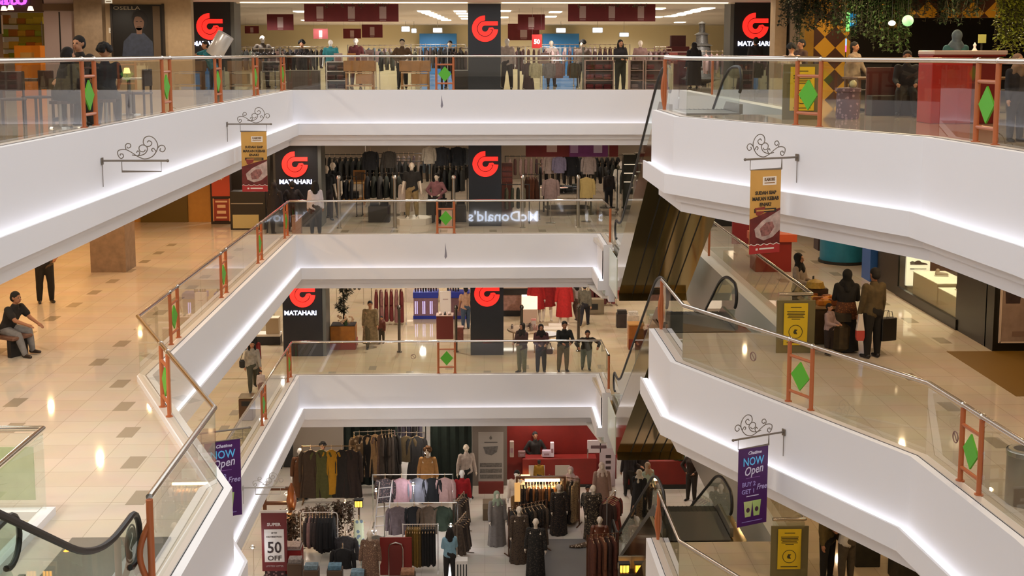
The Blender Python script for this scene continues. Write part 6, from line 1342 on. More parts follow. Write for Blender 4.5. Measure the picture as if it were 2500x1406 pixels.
b = at(1893, 668, 3); box_thing('red_stall', 'small red stall with a sloping orange top behind the gold banner', 'stall', (b.x, b.y+.6, b.z), (.95, .7, .8), mat('#8a1f16', .5), parts=[('stall_top', -.55, .6, -.4, .45, .8, 1.0, mat('#c8542e', .5)), ('green_side', -.46, -.1, -.36, -.35, .5, .76, mat('#2f4a1e', .5))])
b = at(1818, 600, 3); box_thing('red_promo_panel', 'tall dark red promotion panel left of the gold banner foot', 'panel', (b.x, b.y+.4, b.z), (.62, .1, 1.9), mat('#7d1c20', .5), parts=[('white_print', -.2, .2, -.06, -.05, .9+.22*k, .98+.22*k, mat('#c99a98', .5)) for k in range(4)])
b = at(1775, 560, 3); box_thing('black_doorway_panel', 'black panel at the far end of the right gallery railing', 'panel', (b.x, b.y+.8, b.z), (.7, .15, 2.2), M_DARK, parts=[('pale_edge', .36, .46, -.08, .05, 0, 2.2, mat('#cfc6b0', .5))])
# the snack kiosk and the people round it
b = at(2000, 800, 3); k0 = (6.86, 24.55, FLZ[3])
r = thing('snack_kiosk', 'snack kiosk stacked with orange packets behind the yellow notice', 'kiosk', k0)
MB().box(-.38, .38, -.45, .55, 0, .72, .02).obj('counter_body', mat('#5a4326', .5, mottle=.3), r); MB().box(-.42, .42, -.5, .6, .72, .77, .01).obj('countertop', mat('#b58d5c', .5), r)
rr = random.Random(3)
for i in range(26):
    s = .055+rr.random()*.03; o = MB().box(-s*1.3, s*1.3, -s*.6, s*.6, 0, s*1.6, .02).obj('snack_packet', mat(rr.choice(('#d98a1e', '#c8741a', '#e0a83a', '#8a4a1a')), .5)); o.location = (k0[0]-.18+.12*(i % 5), k0[1]-.38+.13*(i//5), k0[2]+.77); o.rotation_euler = (0, 0, rr.uniform(-.5, .5))
    tag(o, 'orange snack packet standing on the kiosk counter', 'packet', 'packets on the snack kiosk')
for i in range(9):
    o = MB().box(-.09, .09, -.04, .04, 0, .15, .02).obj('snack_packet', mat(rr.choice(('#d98a1e', '#e0a83a')), .5)); o.location = (k0[0]+.0+.1*(i % 3), k0[1]-.60, k0[2]+.12+.19*(i//3)); tag(o, 'orange packet on the low front rack of the kiosk', 'packet', 'packets on the kiosk front rack')
box_thing('front_rack', 'low wire rack on the front of the snack kiosk', 'rack', (k0[0]+.1, k0[1]-.60, FLZ[3]), (.5, .12, .12), mat('#3a2a1a', .5), parts=[('rack_shelf', -.2, .2, -.06, .06, .29+.19*k, .31+.19*k, mat('#3a2a1a', .5)) for k in range(2)])
r = thing('cash_box', 'dark box on the kiosk counter beside the seated seller', 'box', (k0[0]-.1, k0[1]+.42, k0[2]+.77)); MB().box(-.24, .24, -.14, .14, 0, .22, .02).obj('box_body', mat('#3a2818', .5), r); MB().lathe([(0, .22), (.2, .22), (.16, .34), (.0, .40)], n=14).obj('yellow_bundle', mat('#b58f2a', .6, mottle=.4, scale=20), r)
figure('person', 'seller in a black headscarf and grey top looking at a phone behind the kiosk', (6.62, 25.75, FLZ[3]), .9, 1.56, 'front', M_SKIN, hijab=cloth('#1b1916'), top=cloth('#a39282'), legs=cloth('#4a4038'))
r = thing('mobile_phone', 'dark phone held by the kiosk seller', 'phone', (6.86, 25.50, FLZ[3]+.98), .9); MB().box(-.04, .04, -.006, .006, 0, .15, .004).obj('phone_body', M_DARK, r)
b = at(2066, 860, 3); figure('person', 'woman in a black headscarf and long black skirt seen from behind at the kiosk', (b.x, b.y+.1, b.z), PI-.15, 1.60, 'front', M_SKIN, hijab=cloth('#171512'), top=cloth('#1d1a17'), skirt=cloth('#181613'), skirt_len=.52, legs=cloth('#181613'), vox=.011)
q = MB(); q.loft([[(b.x+rx*math.cos(a), b.y+.1+ry*math.sin(a), z) for a in (2*PI*j/24 for j in range(24))] for rx, ry, z in ((.175, .135, FLZ[3]+.98), (.20, .155, FLZ[3]+.86), (.225, .175, FLZ[3]+.74), (.235, .185, FLZ[3]+.66))]); tag(q.obj('waist_shawl', print_mat('#8a5226', '#5a3216', 30), None, True), 'brown patterned shawl tied round the waist of the black-skirted woman', 'shawl')
b = at(2132, 876, 3); figure('person', 'man in a dark olive jacket standing right of the black-skirted woman', (b.x, b.y+.1, b.z), PI+.35, 1.72, 'stand', M_SKIN2, cloth('#57482c', .3), 'long', cloth('#1a1713'), hair='short', vox=.011)
r = thing('paper_bag', 'large black paper bag held by the man in the olive jacket', 'bag', (b.x+.29, b.y+.12, b.z+.33), .3); MB().box(-.16, .16, -.07, .07, 0, .44, .01).obj('bag_body', mat('#14120f', .4), r)
for s in (-1, 1): MB().tube([(-.07, s*.06, .44), (-.05, s*.05, .56), (.05, s*.05, .56), (.07, s*.06, .44)], .006, 5).obj('bag_handle', M_DARK, r)
r = thing('plastic_bag', 'white and red carrier bag between the couple at the kiosk', 'bag', (b.x-.27, b.y+.0, b.z+.36), 0); r.scale = (.6, .8, .8); MB().loft([[(x*s, y*.05, z) for x, y in ((-.1, -1), (.1, -1), (.1, 1), (-.1, 1))] for s, z in ((1.25, .24), (1.0, .36), (.5, .62))]).obj('white_part', mat('#d9cfc4', .4), r); MB().loft([[(x*s, y*.055, z) for x, y in ((-.1, -1), (.1, -1), (.1, 1), (-.1, 1))] for s, z in ((1.0, 0), (1.3, .08), (1.26, .24))]).obj('red_part', mat('#b8453c', .4), r)
b = at(2005, 865, 3); figure('person', 'child in a pinkish top crouching between the kiosk and the railing', (b.x+.12, b.y-.05, b.z), .8, 1.0, 'front', M_SKIN, cloth('#a58a84'), 'long', cloth('#2a1f1c'), hair='short')
box_thing('goods_sack', 'dark olive sack of goods leaning at the kiosk front', 'sack', (b.x+.42, b.y+.15, b.z), (.36, .3, .62), mat('#4a3a1c', .7, mottle=.5, scale=9), b=.1, parts=[('sack_top', -.15, .15, -.12, .12, .62, .78, mat('#332a18', .7))])
b = at(2482, 1235, 3); r = thing('litter_bin', 'round steel litter bin beyond the right railing', 'bin', (b.x+.12, b.y+.1, b.z)); MB().lathe([(0, 0), (.21, 0), (.22, .02), (.22, .70), (.20, .72), (.14, .72), (.13, .60), (0, .6)], n=28).obj('bin_body', mat('#8f8778', .35, .5), r, True); MB().lathe([(.225, .64), (.232, .65), (.232, .70), (.225, .71)], n=28).obj('rim_band', M_STEEL, r); MB().lathe([(0, .62), (.13, .62), (.13, .625), (0, .625)], n=24).obj('dark_opening', M_DARK, r)
for i, (x, y, R_) in enumerate(((2331, 1060, 1),)):
    pass
# lower right, dim gallery of the lower middle storey
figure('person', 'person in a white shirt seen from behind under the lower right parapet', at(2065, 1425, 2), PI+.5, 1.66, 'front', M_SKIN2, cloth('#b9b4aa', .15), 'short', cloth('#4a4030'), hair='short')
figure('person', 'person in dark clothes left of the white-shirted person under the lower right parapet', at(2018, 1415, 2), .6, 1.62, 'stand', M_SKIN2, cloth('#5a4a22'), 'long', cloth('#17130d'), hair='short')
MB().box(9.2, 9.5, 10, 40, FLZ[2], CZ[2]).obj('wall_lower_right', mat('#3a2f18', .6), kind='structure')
b = at(2130, 1400, 2)
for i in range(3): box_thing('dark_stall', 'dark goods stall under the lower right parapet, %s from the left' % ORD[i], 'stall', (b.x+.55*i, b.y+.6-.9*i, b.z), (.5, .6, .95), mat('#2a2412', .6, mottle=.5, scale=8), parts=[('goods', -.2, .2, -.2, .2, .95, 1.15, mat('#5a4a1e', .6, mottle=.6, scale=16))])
# ---------------------------------------------------------------- GROUND STOREY: fashion fair
Z1 = FLZ[1]
def g(x, y): return Pz(x, y, Z1)
def gx_(x, Y): return (xat(x, Y), Y, Z1)
WB = g(1300, 1192).y
M_DRAPE = mat('#14211a', .9, mottle=.4, scale=5, bump=.3, name='dark_drape'); M_SHOPRED = mat('#7a1a12', .5, mottle=.2, scale=3, name='red_shopfront')
def drape(label, x0, x1, Y, top):
    X0, X1 = xat(x0, Y), xat(x1, Y); n = int((X1-X0)/.06); mb = MB(); r = thing('stage_drape', label, 'drape', ((X0+X1)/2, Y, Z1)); w = (X1-X0)/2
    pts = [(-w+2*w*i/n, .05*math.sin(i*1.25)) for i in range(n+1)]
    mb.loft([[(x, y, z), (x, y+.02, z)] if False else [(x, y, .02), (x, y, top), (x, y+.02, top), (x, y+.02, .02)] for x, y in pts]); mb.obj('cloth', M_DRAPE, r, True)
    MB().tube([(-w, .01, top), (w, .01, top)], .02, 8).obj('rail', M_STEEL, r); MB().tube([(-w, .06, 0), (-w, .06, top)], .02, 8).obj('upright', M_STEEL, r); MB().tube([(w, .06, 0), (w, .06, top)], .02, 8).obj('upright', M_STEEL, r)
drape('dark green stage drape behind the long dresses at ground level', 828, 962, WB+.4, 3.3)
drape('dark green stage drape right of the tan-coated mannequin', 1046, 1148, WB+.3, 3.3)
MB().box(xat(600, WB+2.6), xat(828, WB+2.6), WB+2.6, WB+2.8, Z1, CZ[1]).obj('wall_ground_left', mat('#8a7c6e', .7), kind='structure')
MB().box(xat(1232, WB), xat(1520, WB), WB+.9, WB+1.0, Z1, CZ[1]).obj('wall_red_shop', M_SHOPRED, kind='structure')
MB().box(xat(1150, WB), xat(1238, WB), WB+.3, WB+.6, Z1, CZ[1]).obj('wall_ground_pier', mat('#6e645c', .6), kind='structure')
b = g(1600, 1195); box_thing('red_counter', 'long dark red shop counter right of the ground floor red shop', 'counter', (b.x, b.y+.3, Z1), (2.1, .5, .98), M_SHOPRED, parts=[('dark_base', -1.06, 1.06, -.27, -.25, 0, .16, M_DARK)])
b = g(1300, 1192)
box_thing('red_shop_counter', 'red shop counter with two white panels at ground level', 'counter', (xat(1370, WB), WB+.35, Z1), (xat(1425, WB)-xat(1238, WB), .5, 1.0), M_SHOPRED, parts=[('white_panel', -1.05, -.5, -.27, -.25, .12, .78, mat('#a8a0a0', .5)), ('white_panel', -.15, .35, -.27, -.25, .12, .78, mat('#a89f94', .5)), ('dark_base', -1.2, 1.2, -.28, -.25, 0, .1, M_DARK)])
for i, (x, z, w, h) in enumerate(((1352, 1.02, .12, .5), (1338, 1.02, .3, .22), (1275, 1.02, .25, .2), (1250, 1.02, .14, .55))):
    box_thing('counter_goods', 'pale packaged goods on the red shop counter, %s from the right' % ORD[i], 'box', (xat(x, WB), WB+.30, Z1+z), (w, .16, h), mat(('#cfc0cc', '#b9a4b4', '#7a5a58', '#a89488')[i], .5, mottle=.2), parts=[('label', -w*.3, w*.3, -.085, -.08, h*.3, h*.6, mat('#8a6a72', .5))])
r = thing('lit_counter_lamp', 'small bright warm strip lamp on the red shop counter front', 'lamp', (xat(1283, WB), WB-.05, zat(1160, WB))); MB().box(-.15, .16, -.02, .02, -.03, .03, .008).obj('glowing_tube', glow('#ffc46a', 5), r); MB().box(-.15, -.1, -.02, .02, -.14, -.03).obj('bracket', glow('#d98a3a', 1.2), r); MB().tube([(0, .0, -.03), (0, .0, Z1-zat(1160, WB))], .012, 6).obj('pole', M_DARK, r)
# white promotional panels on the right of the red shop
Yp = WB+.15; px0, px1 = xat(1470, Yp), xat(1510, Yp); r = thing('promotion_panel', 'tall white promotion panel with dark lettering right of the red shop', 'panel', ((px0+px1)/2, Yp, Z1)); w = (px1-px0)/2; h = zat(1076, Yp)-Z1
MB().box(-w, w, -.03, .03, .02, h, .01).obj('white_panel', mat('#b9aab0', .5), r); MB().box(-w-.42, -w+.05, -.03, .03, h-.45, h, .01).obj('top_arm', mat('#c4b6ba', .5), r)
for k in range(3): MB().box(-.06, .11, -.04, -.03, h-.62-.2*k, h-.52-.2*k).obj('dark_lettering', mat('#3a2a2c', .5), r)
MB().box(-w-.3, -.05, -.04, -.03, h-.28, h-.18).obj('logo_print', mat('#5a4448', .5), r); MB().box(-w-.42, -w-.39, -.03, .03, h-1.2, h-.3).obj('side_post', mat('#8a7a70', .5), r)
Ys = g(1197, 1204).y; r = thing('brochure_banner', 'grey roll-up banner with a crest and pictures on a red base', 'banner', (xat(1197, Ys), Ys, Z1)); w = (xat(1229, Ys)-xat(1166, Ys))/2; h = zat(1055, Ys)-Z1
MB().box(-w, w, -.01, .01, .42, h).obj('sheet', mat('#9d9690', .5), r); MB().box(-w, w, -.06, .06, 0, .42, .01).obj('red_base', mat('#6d231c', .5), r); ink = mat('#5f5a56', .5)
MB().prism([(0, h-.12), (-.05, h-.2), (0, h-.26), (.05, h-.2)], -.016, -.01, 'y').obj('crest_print', ink, r); MB().box(-.22, .22, -.016, -.01, h-.36, h-.33).obj('title_print', ink, r)
MB().prism([(-.26, h-.5), (.24, h-.48), (.2, h-.68), (.02, h-.8), (-.18, h-.74)], -.016, -.01, 'y').obj('picture_print', mat('#6e6a68', .5, mottle=.5, scale=14), r)
for k in range(3): MB().box(-w+.05, w-.05, -.016, -.01, .52+.2*k, .66+.2*k).obj('picture_strip', mat('#77716c', .5, mottle=.6, scale=18), r)
box_thing('white_card', 'small white card standing right of the tan-coated mannequin', 'card', (xat(1069, WB-.3), WB-.3, zat(1184, WB-.3)), (.17, .02, .17), mat('#c5cfd6', .5), b=.003, parts=[('stand', -.01, .01, 0, .02, Z1-zat(1184, WB-.3), 0, M_DARK)])
r = thing('easel', 'black folding easel far left on the ground floor', 'easel', g(703, 1142))
for p in ((-.22, -.1), (.24, -.1), (.05, .3)): MB().tube([(p[0], p[1], 0), (.1, 0, 1.05)], .02, 6).obj('leg', M_DARK, r)
MB().prism([(-.16, .05), (.1, .95), (.2, .95), (.2, .05)], -.05, .0, 'y').obj('dark_board', M_DARK, r)
# rack row along the back
OLV = cloth('#4b4a22'); MUS = cloth('#a8780e', .15); BRN = cloth('#3a2a1c'); DRK = cloth('#201b18')
loc = gx_(790, 39.9); rack('bronze rack of olive, mustard and dark robes at ground left', loc, 0, 1.75, 1.92, mat('#8a6a44', .4, .7))
facing(loc, 0, (-.60, -.25, .08, .42, .70), 1.92, [('brown', BRN, 'robe'), ('olive', OLV, 'robe'), ('mustard', MUS, 'dress'), ('near-black', DRK, 'robe'), ('dark brown', cloth('#2c201b'), 'robe')], 'the bronze rack at ground left', 1.22)
figure('mannequin', 'mannequin with a white cap in brown at the left end of the bronze rack', (loc[0]-1.0, loc[1]+.35, Z1), .4, 1.75, 'dummy', M_DUMMYW, robe=cloth('#5a3418'), hair=None, cat='mannequin', vox=.016)
figure('person', 'person with dark hair bending behind the bronze rack', (loc[0]-.35, loc[1]+1.2, Z1), .3, 1.62, 'front', M_SKIN, cloth('#1d1a18'), 'long', DRK, hair='afro')
loc = gx_(905, 40.6); rack('tall rack of long beige and dark dresses at ground level', loc, .12, 1.35, 2.2)
facing(loc, .12, (-.5, -.22, .02, .24, .5), 2.2, [('cream-striped', print_mat('#b59a78', '#6b5236', 9), 'dress'), ('black', DRK, 'dress'), ('beige', cloth('#b08c62'), 'dress'), ('brown-grey', cloth('#6b5448'), 'robe'), ('dark', DRK, 'robe')], 'the tall rack of long dresses', 1.18)
packed(loc, .12, .2, .62, 4, 2.2, 'dress', [DRK, cloth('#3d342e')], 'dark dress pressed at the right end of the tall dress rack', 'dark dresses on the tall rack', 1.15)
loc = gx_(985, 40.9); rack('rack with small white lamps holding trousers and jackets at ground level', loc, 0, 1.2, 2.05)
facing(loc, 0, (-.38, .0, .34), 2.05, [('grey-brown', cloth('#5a5048'), 'trousers'), ('olive', cloth('#5c4e36'), 'shirt'), ('charcoal', cloth('#2b2a2c'), 'dress')], 'the lamp-lit rack', 1.25)
loc2 = gx_(965, 42.3); rack('high back rack of dark garments against the drapes', loc2, 0, 1.9, 2.75); packed(loc2, 0, -.85, .85, 9, 2.75, 'dress', [DRK, cloth('#3f3740'), cloth('#5b5250'), cloth('#2a2530')], 'dark garment on the high back rack', 'garments on the high back rack', 1.0)
for i, x in enumerate((960, 1033)):
    r = thing('small_spotlight', 'tiny white lamp on the %s end of the lamp-lit rack' % ('left', 'right')[i], 'lamp', (xat(x, 40.9), 40.82, zat(1103, 40.85))); MB().ball((0, 0, 0), .035, 10).obj('bulb', glow('#fff2e0', 9), r, True); MB().tube([(0, 0, 0), (0, .05, -.04)], .012, 6).obj('clip', M_STEEL, r)
figure('mannequin', 'mannequin in a long tan coat and bushy fur hat at ground level', gx_(1038, 39.9), 0, 1.82, 'dummy', M_DUMMY, robe=cloth('#b0824e', .2), robe_len=.98, hair='afro', haircol=cloth('#6b4520', .5), cat='mannequin')
figure('mannequin', 'mannequin in a black dress and white cardigan beside the grey banner', gx_(1135, 40.2), .3, 1.85, 'dummy', M_DUMMY, cloth('#b5a69c'), 'long', cloth('#1b1b1c'), hair=None, cat='mannequin')
figure('mannequin', 'mannequin in a red top and plaid skirt right of the shirt rack', gx_(1124, 38.0), .2, 1.72, 'stand', M_DUMMYW, cloth('#a3151b'), 'long', DRK, hair=None, skirt=print_mat('#5a463c', '#2c221e', 22), skirt_len=.55, cat='mannequin', haircol=None)
# the shirt racks in the middle, lit by white clip lamps
loc = gx_(1000, 37.8); rack('upper chrome rail of face-on shirts in the middle of the fair', loc, 0, 2.5, 1.66)
facing(loc, 0, (-.86, -.36, .16, .60, 1.0), 1.66, [('plaid', print_mat('#6b5450', '#2c2426', 26), 'shirt'), ('dusty pink', cloth('#b28a90', .15), 'shirt'), ('blue-grey', cloth('#7d7c86', .15), 'shirt'), ('black', cloth('#17171b'), 'shirt'), ('pale pink', cloth('#c19c98', .15), 'shirt')], 'the upper chrome shirt rail', 1.12, .08)
loc = gx_(1020, 36.3); rack('lower chrome rail of dark garments in the middle of the fair', loc, 0, 2.2, 1.30)
facing(loc, 0, (-.70, -.2, .22, .62), 1.30, [('grey-pink', cloth('#6a5a5c', .3), 'jacket'), ('black', cloth('#1a191c'), 'shirt'), ('brown', cloth('#5c4a3a', .3), 'jacket'), ('dark green', cloth('#26301f', .3), 'shirt')], 'the lower chrome rail', 1.1, .1)
M_COOLB = glow('#f2f6ff', 26, 'cool_bulb'); M_WARMB = glow('#ffc98a', 16, 'warm_bulb'); M_AMB = glow('#ffb23a', 3.5, 'amber_lantern')
def clip_lamp(i, x, y, Y, cool, txt, power):
    r = thing('clip_lamp', txt, 'lamp', (xat(x, Y), Y, zat(y, Y))); MB().ball((0, 0, 0), .05, 12).obj('bulb', M_COOLB if cool else M_WARMB, r, True)
    MB().lathe([(.02, .03), (.075, -.01), (.08, -.01), (.025, .05)], n=14).obj('lamp_shade', M_STEEL, r, True); MB().tube([(0, .05, .02), (0, .1, -.05), (0, .1, Z1-zat(y, Y)+.0)], .012, 6).obj('pole', M_CHROME, r)
    l = bpy.data.lights.new('lamp_light', 'POINT'); l.energy = power; l.color = (.86, .92, 1) if cool else (1, .66, .32); l.shadow_soft_size = .06; o = bpy.data.objects.new('lamp_light', l); COL.objects.link(o); o.location = (r.location.x, r.location.y-.1, r.location.z)
for i, (x, y, Y, t) in enumerate(((907, 1194, 37.5, 'at the left end of the upper shirt rail'), (1001, 1180, 37.5, 'above the blue-grey shirt'), (1095, 1252, 36.8, 'in front of the pale pink shirt'), (896, 1297, 35.8, 'above the pale flared garments'), (1095, 1281, 35.9, 'at the right end of the lower rail'), (592, 1330, 33.6, 'behind the lower left parapet'))):
    clip_lamp(i, x, y, Y, True, 'white clip lamp ' + t, 16 if i != 5 else 10)
for i, (x, y, Y, t) in enumerate(((681, 1201, 36.8, 'on the rustic frame, upper one'), (681, 1243, 35.8, 'on the rustic frame, lower one'), (735, 1264, 35.9, 'standing behind the left chrome rack'), (829, 1221, 37.3, 'left of the amber lantern'))):
    clip_lamp(i, x, y, Y, False, 'warm bulb lamp ' + t, 14)
for i, (x, y, Y) in enumerate(((863, 1226, 37.2), (1535, 1389, 30.0), (1571, 1386, 30.1))):
    r = thing('lantern', ('amber lantern on a dark post left of the shirt racks', 'amber square lantern at the bottom right of the fair', 'amber square lantern half behind the lower right parapet')[i], 'lantern', (xat(x, Y), Y, zat(y, Y)-.1)); MB().box(-.12, .12, -.08, .08, 0, .2, .02).obj('amber_panes', M_AMB, r)
    for k in (-.12, -.04, .04, .12): MB().box(k-.008, k+.008, -.085, .085, -.02, .22).obj('frame_bar', M_DARK, r)
    MB().box(-.14, .14, -.1, .1, .2, .24).obj('cap', M_DARK, r); MB().tube([(0, .02, 0), (0, .02, Z1-zat(y, Y)+.1 if i == 0 else -.02)], .03, 6).obj('post', mat('#3a2616', .6), r)
r = thing('rustic_frame', 'rustic timber display frame with dried plants at the left of the fair', 'frame', gx_(668, 36.4)); TM = mat('#5a3216', .7, mottle=.3, scale=8)
for x in (-.5, .25): MB().box(x-.05, x+.05, -.05, .05, 0, 1.75).obj('post', TM, r)
for z in (.6, 1.25, 1.7): MB().box(-.6, .35, -.06, .06, z, z+.08).obj('beam', TM, r)
MB().box(-.55, .3, -.2, .2, .5, .56).obj('shelf', TM, r); MB().lathe([(0, 1.1), (.1, 1.12), (.16, 1.4), (.10, 1.75), (.02, 1.95), (0, 1.95)], (.32, -.1), 14).obj('amber_vase', mat('#8a4a1a', .3, mottle=.3), r, True)
for i, (x, y, Y) in enumerate(((755, 1275, 36.3), (820, 1272, 36.6), (690, 1290, 35.9))):
    b = (xat(x, Y), Y, Z1); foliage('dried_plant', 'bushy dried brown plant at the left of the fair, %s from the left' % ('second', 'third', 'first')[i], (b[0], b[1], Z1+1.2), (.35, .2), 1.15, 34, seed=60+i, long=.13, m=mat('#4a2e16', .7, mottle=.4))
# signs and racks in the lower left
Y = 33.9; X = xat(648, Y); zt = zat(1246, Y); zb = zat(1388, Y); r = thing('sale_post_sign', 'maroon sale post sign reading 50 OFF at the lower left of the fair', 'sign', (X, Y, Z1)); w = (xat(680, Y)-xat(616, Y))/2
MB().box(-w, w, -.04, .04, zb-Z1, zt-Z1, .01).obj('maroon_board', mat('#6b1f24', .5), r); MB().box(-w-.02, w+.02, -.05, .05, zt-Z1, zt-Z1+.05).obj('top_cap', mat('#cfc6c2', .4), r); H = zt-zb
MB().box(-w*.78, w*.78, -.048, -.04, zb-Z1+H*.16, zb-Z1+H*.72).obj('white_panel', mat('#d6d0ce', .5), r); K = mat('#33262a', .5)
text('50', .46, K, r, (0, -.055, zb-Z1+H*.40), bold=.006, width=w*1.1); text('OFF', .2, K, r, (0, -.055, zb-Z1+H*.225), bold=.002, width=w*1.1)
text('UP TO', .055, K, r, (0, -.055, zb-Z1+H*.655)); text('SALE SELECTION', .06, K, r, (0, -.055, zb-Z1+H*.59), width=w*1.2); text('SUPER', .12, mat('#d8cccc', .5), r, (0, -.05, zb-Z1+H*.80), bold=.004, width=w*1.1); text('LIMITED OFFER', .07, mat('#b59a9a', .5), r, (0, -.05, zb-Z1+H*.09), width=w*1.4)
MB().box(-w*.8, w*.8, -.03, .03, 0, zb-Z1).obj('lower_post', print_mat('#8a6a68', '#3a2426', 10), r); MB().box(-w, w, -.2, .2, 0, .04).obj('base', M_DARK, r)
loc = gx_(762, 35.4); rack('left white-framed rack with rounded corners, holding black and pink clothes', loc, 0, 1.08, 1.36, mat('#d8cfc8', .3), 'round')
packed(loc, 0, -.42, -.05, 4, 1.33, 'shirt', [cloth('#8a6a66'), cloth('#5a4644'), cloth('#3a302e')], 'pinkish garment on the left half of the rounded white rack', 'pinkish clothes on the rounded rack', 1.2)
packed(loc, 0, -.02, .42, 5, 1.33, 'jacket', [cloth('#141215'), cloth('#1a1719')], 'black garment on the right half of the rounded white rack', 'black clothes on the rounded rack', 1.2)
loc = gx_(1018, 34.3); rack('right white square-framed rack with gold and black trousers', loc, 0, 1.0, 1.40, mat('#dcd4ce', .3))
packed(loc, 0, -.40, .02, 6, 1.38, 'trousers', [cloth('#7a5a1c'), cloth('#5c4416')], 'gold trousers on the square white rack', 'gold trousers', 1.05); packed(loc, 0, .04, .42, 5, 1.38, 'trousers', [cloth('#1a1614')], 'black trousers on the square white rack', 'black trousers', 1.05)
box_thing('price_card', 'white price card at the left of the square white rack', 'card', (loc[0]-.33, loc[1]-.10, Z1+1.0), (.2, .01, .26), mat('#cdbfb6', .5), b=.002, parts=[('hook', -.01, .01, -.004, .004, .26, .38, M_STEEL), ('orange_strip', -.1, -.02, -.008, -.005, 0, .26, mat('#b8703a', .5))])
b = gx_(693, 34.4); box_thing('red_bin', 'red cloth-sided sale bin between the sale sign and the rounded rack', 'bin', b, (.55, .5, .72), mat('#8a1a16', .6), parts=[('rim', -.28, .28, -.26, .26, .72, .75, mat('#7a6a64', .4)), ('goods', -.24, .24, -.22, .22, .75, .82, mat('#a89088', .7, mottle=.6, scale=16))])
loc = gx_(955, 33.9); r = thing('arched_mirror', 'red arched display frame left of the square white rack', 'frame', loc); MB().tube([(-.2, 0, 0), (-.2, 0, .85), (-.16, 0, .98), (0, 0, 1.03), (.16, 0, .98), (.2, 0, .85), (.2, 0, 0)], .02, 8).obj('chrome_arch', M_CHROME, r, True); MB().box(-.19, .19, .0, .02, .05, .95).obj('red_panel', mat('#6b1c14', .4), r); MB().box(-.45, .45, .05, .1, .05, 1.15).obj('red_backboard', mat('#7d1f18', .5), r)
for i, (x, y, Y, c, k, s) in enumerate(((862, 1262, 36.2, print_mat('#6f7f8e', '#c5c9a8', 7), 'trousers', 1.1), (828, 1300, 35.2, cloth('#4a4648', .4), 'jacket', 1.15), (820, 1330, 34.6, cloth('#1d1b1c'), 'jacket', 1.1), (905, 1300, 35.4, cloth('#8d887c', .3), 'shirt', 1.0), (884, 1315, 34.8, cloth('#c5cfcb', .1), 'skirt', .8))):
    garment(k, c, (xat(x, Y), Y, zat(y, Y)+.05), .1*i-.2, ('striped overalls hanging in the white lamp light', 'grey jacket fanned out left of the pale skirt', 'black jacket low left of the pale skirt', 'pale grey shirt right of the striped overalls', 'white flared skirt under the white clip lamp')[i], None, s)
    r = thing('garment_stand', 'thin stand carrying single garments left of the shirt racks, %s one' % ORD[i], 'stand', (xat(x, Y), Y+.12, Z1)); MB().tube([(0, 0, 0), (0, 0, zat(y, Y)+.05-Z1), (0, -.12, zat(y, Y)+.05-Z1)], .014, 6).obj('pole', M_CHROME, r); MB().lathe([(0, 0), (.18, 0), (.17, .02), (0, .02)], n=16).obj('base', M_DARK, r)
figure('mannequin', 'mannequin in a wide tan lace dress at the bottom of the fair', gx_(890, 33.3), 0, 1.62, 'dummy', M_DUMMY, robe=print_mat('#9a7a60', '#6b5040', 28), robe_len=1.0, hair=None, cat='mannequin')
r = thing('ladder_display', 'leaning white ladder display in front of the plaid shirt', 'ladder', gx_(925, 37.2), .3)
for s in (-.2, .2): MB().tube([(s-.18, -.25, 0), (s+.12, .1, 1.62)], .02, 6).obj('side_rail', mat('#cfc8c8', .4), r)
for k in range(5): t = .2+.17*k; MB().tube([(-.2-.18+.3*t, -.25+.35*t, 1.62*t), (.2-.18+.3*t, -.25+.35*t, 1.62*t)], .016, 6).obj('rung', mat('#cfc8c8', .4), r)
figure('person', 'person with black hair in a pale blue top at the bottom of the fair', gx_(1092, 33.6), PI+.2, 1.56, 'front', M_SKIN, cloth('#7fa3b4', .15), 'long', DKS[0], hair='long', fem=True)
box_thing('slatted_stool', 'small white slatted stand beside the person in pale blue', 'stand', gx_(1122, 33.5), (.35, .3, .7), mat('#d8d2cc', .4), parts=[('slot', -.12+.08*k, -.09+.08*k, -.16, -.15, .2, .6, M_DARK) for k in range(4)])
# right-hand kiosk with a warm strip lamp
kb = gx_(1325, 37.6); r = thing('market_kiosk', 'timber kiosk rack with a glowing strip lamp in the right half of the fair', 'kiosk', kb)
for x in (-.78, .72): MB().box(x-.03, x+.03, -.03, .03, 0, 1.62).obj('post', TM, r)
MB().box(-.80, .75, -.05, .05, 1.58, 1.64).obj('beam', TM, r); MB().box(-.53, .56, -.09, -.03, 1.50, 1.57).obj('strip_lamp', glow('#fff0b8', 7), r); MB().box(-.86, -.68, -.35, -.31, .95, 1.55).obj('lit_board', mat('#e0b070', .5, emit='#ffc070', es=.5), r)
l = bpy.data.lights.new('strip_light', 'AREA'); l.shape = 'RECTANGLE'; l.size = 1.0; l.size_y = .06; l.energy = 22; l.color = (1, .72, .36); o = bpy.data.objects.new('strip_light', l); COL.objects.link(o); o.location = (kb[0], kb[1]-.08, kb[2]+1.48)
DP = [print_mat('#2a211b', '#4a3a2c', 24), print_mat('#3a3128', '#16120f', 20), cloth('#241d18', .4), print_mat('#4a3424', '#1f1814', 26)]
packed(kb, 0, -.68, .64, 14, 1.46, 'dress', DP, 'dark patterned dress pressed on the timber kiosk rack', 'dresses on the timber kiosk rack', 1.0, .2)
for i in range(6):
    garment('shirt', cloth(R.choice(('#8a5424', '#a8662a', '#6b4020'))), (kb[0]-.42+.16*i, kb[1]-.22, Z1+1.44), PI/2+.3*(i % 3-1), 'orange-brown garment under the glowing strip lamp', 'garments under the strip lamp', .6)
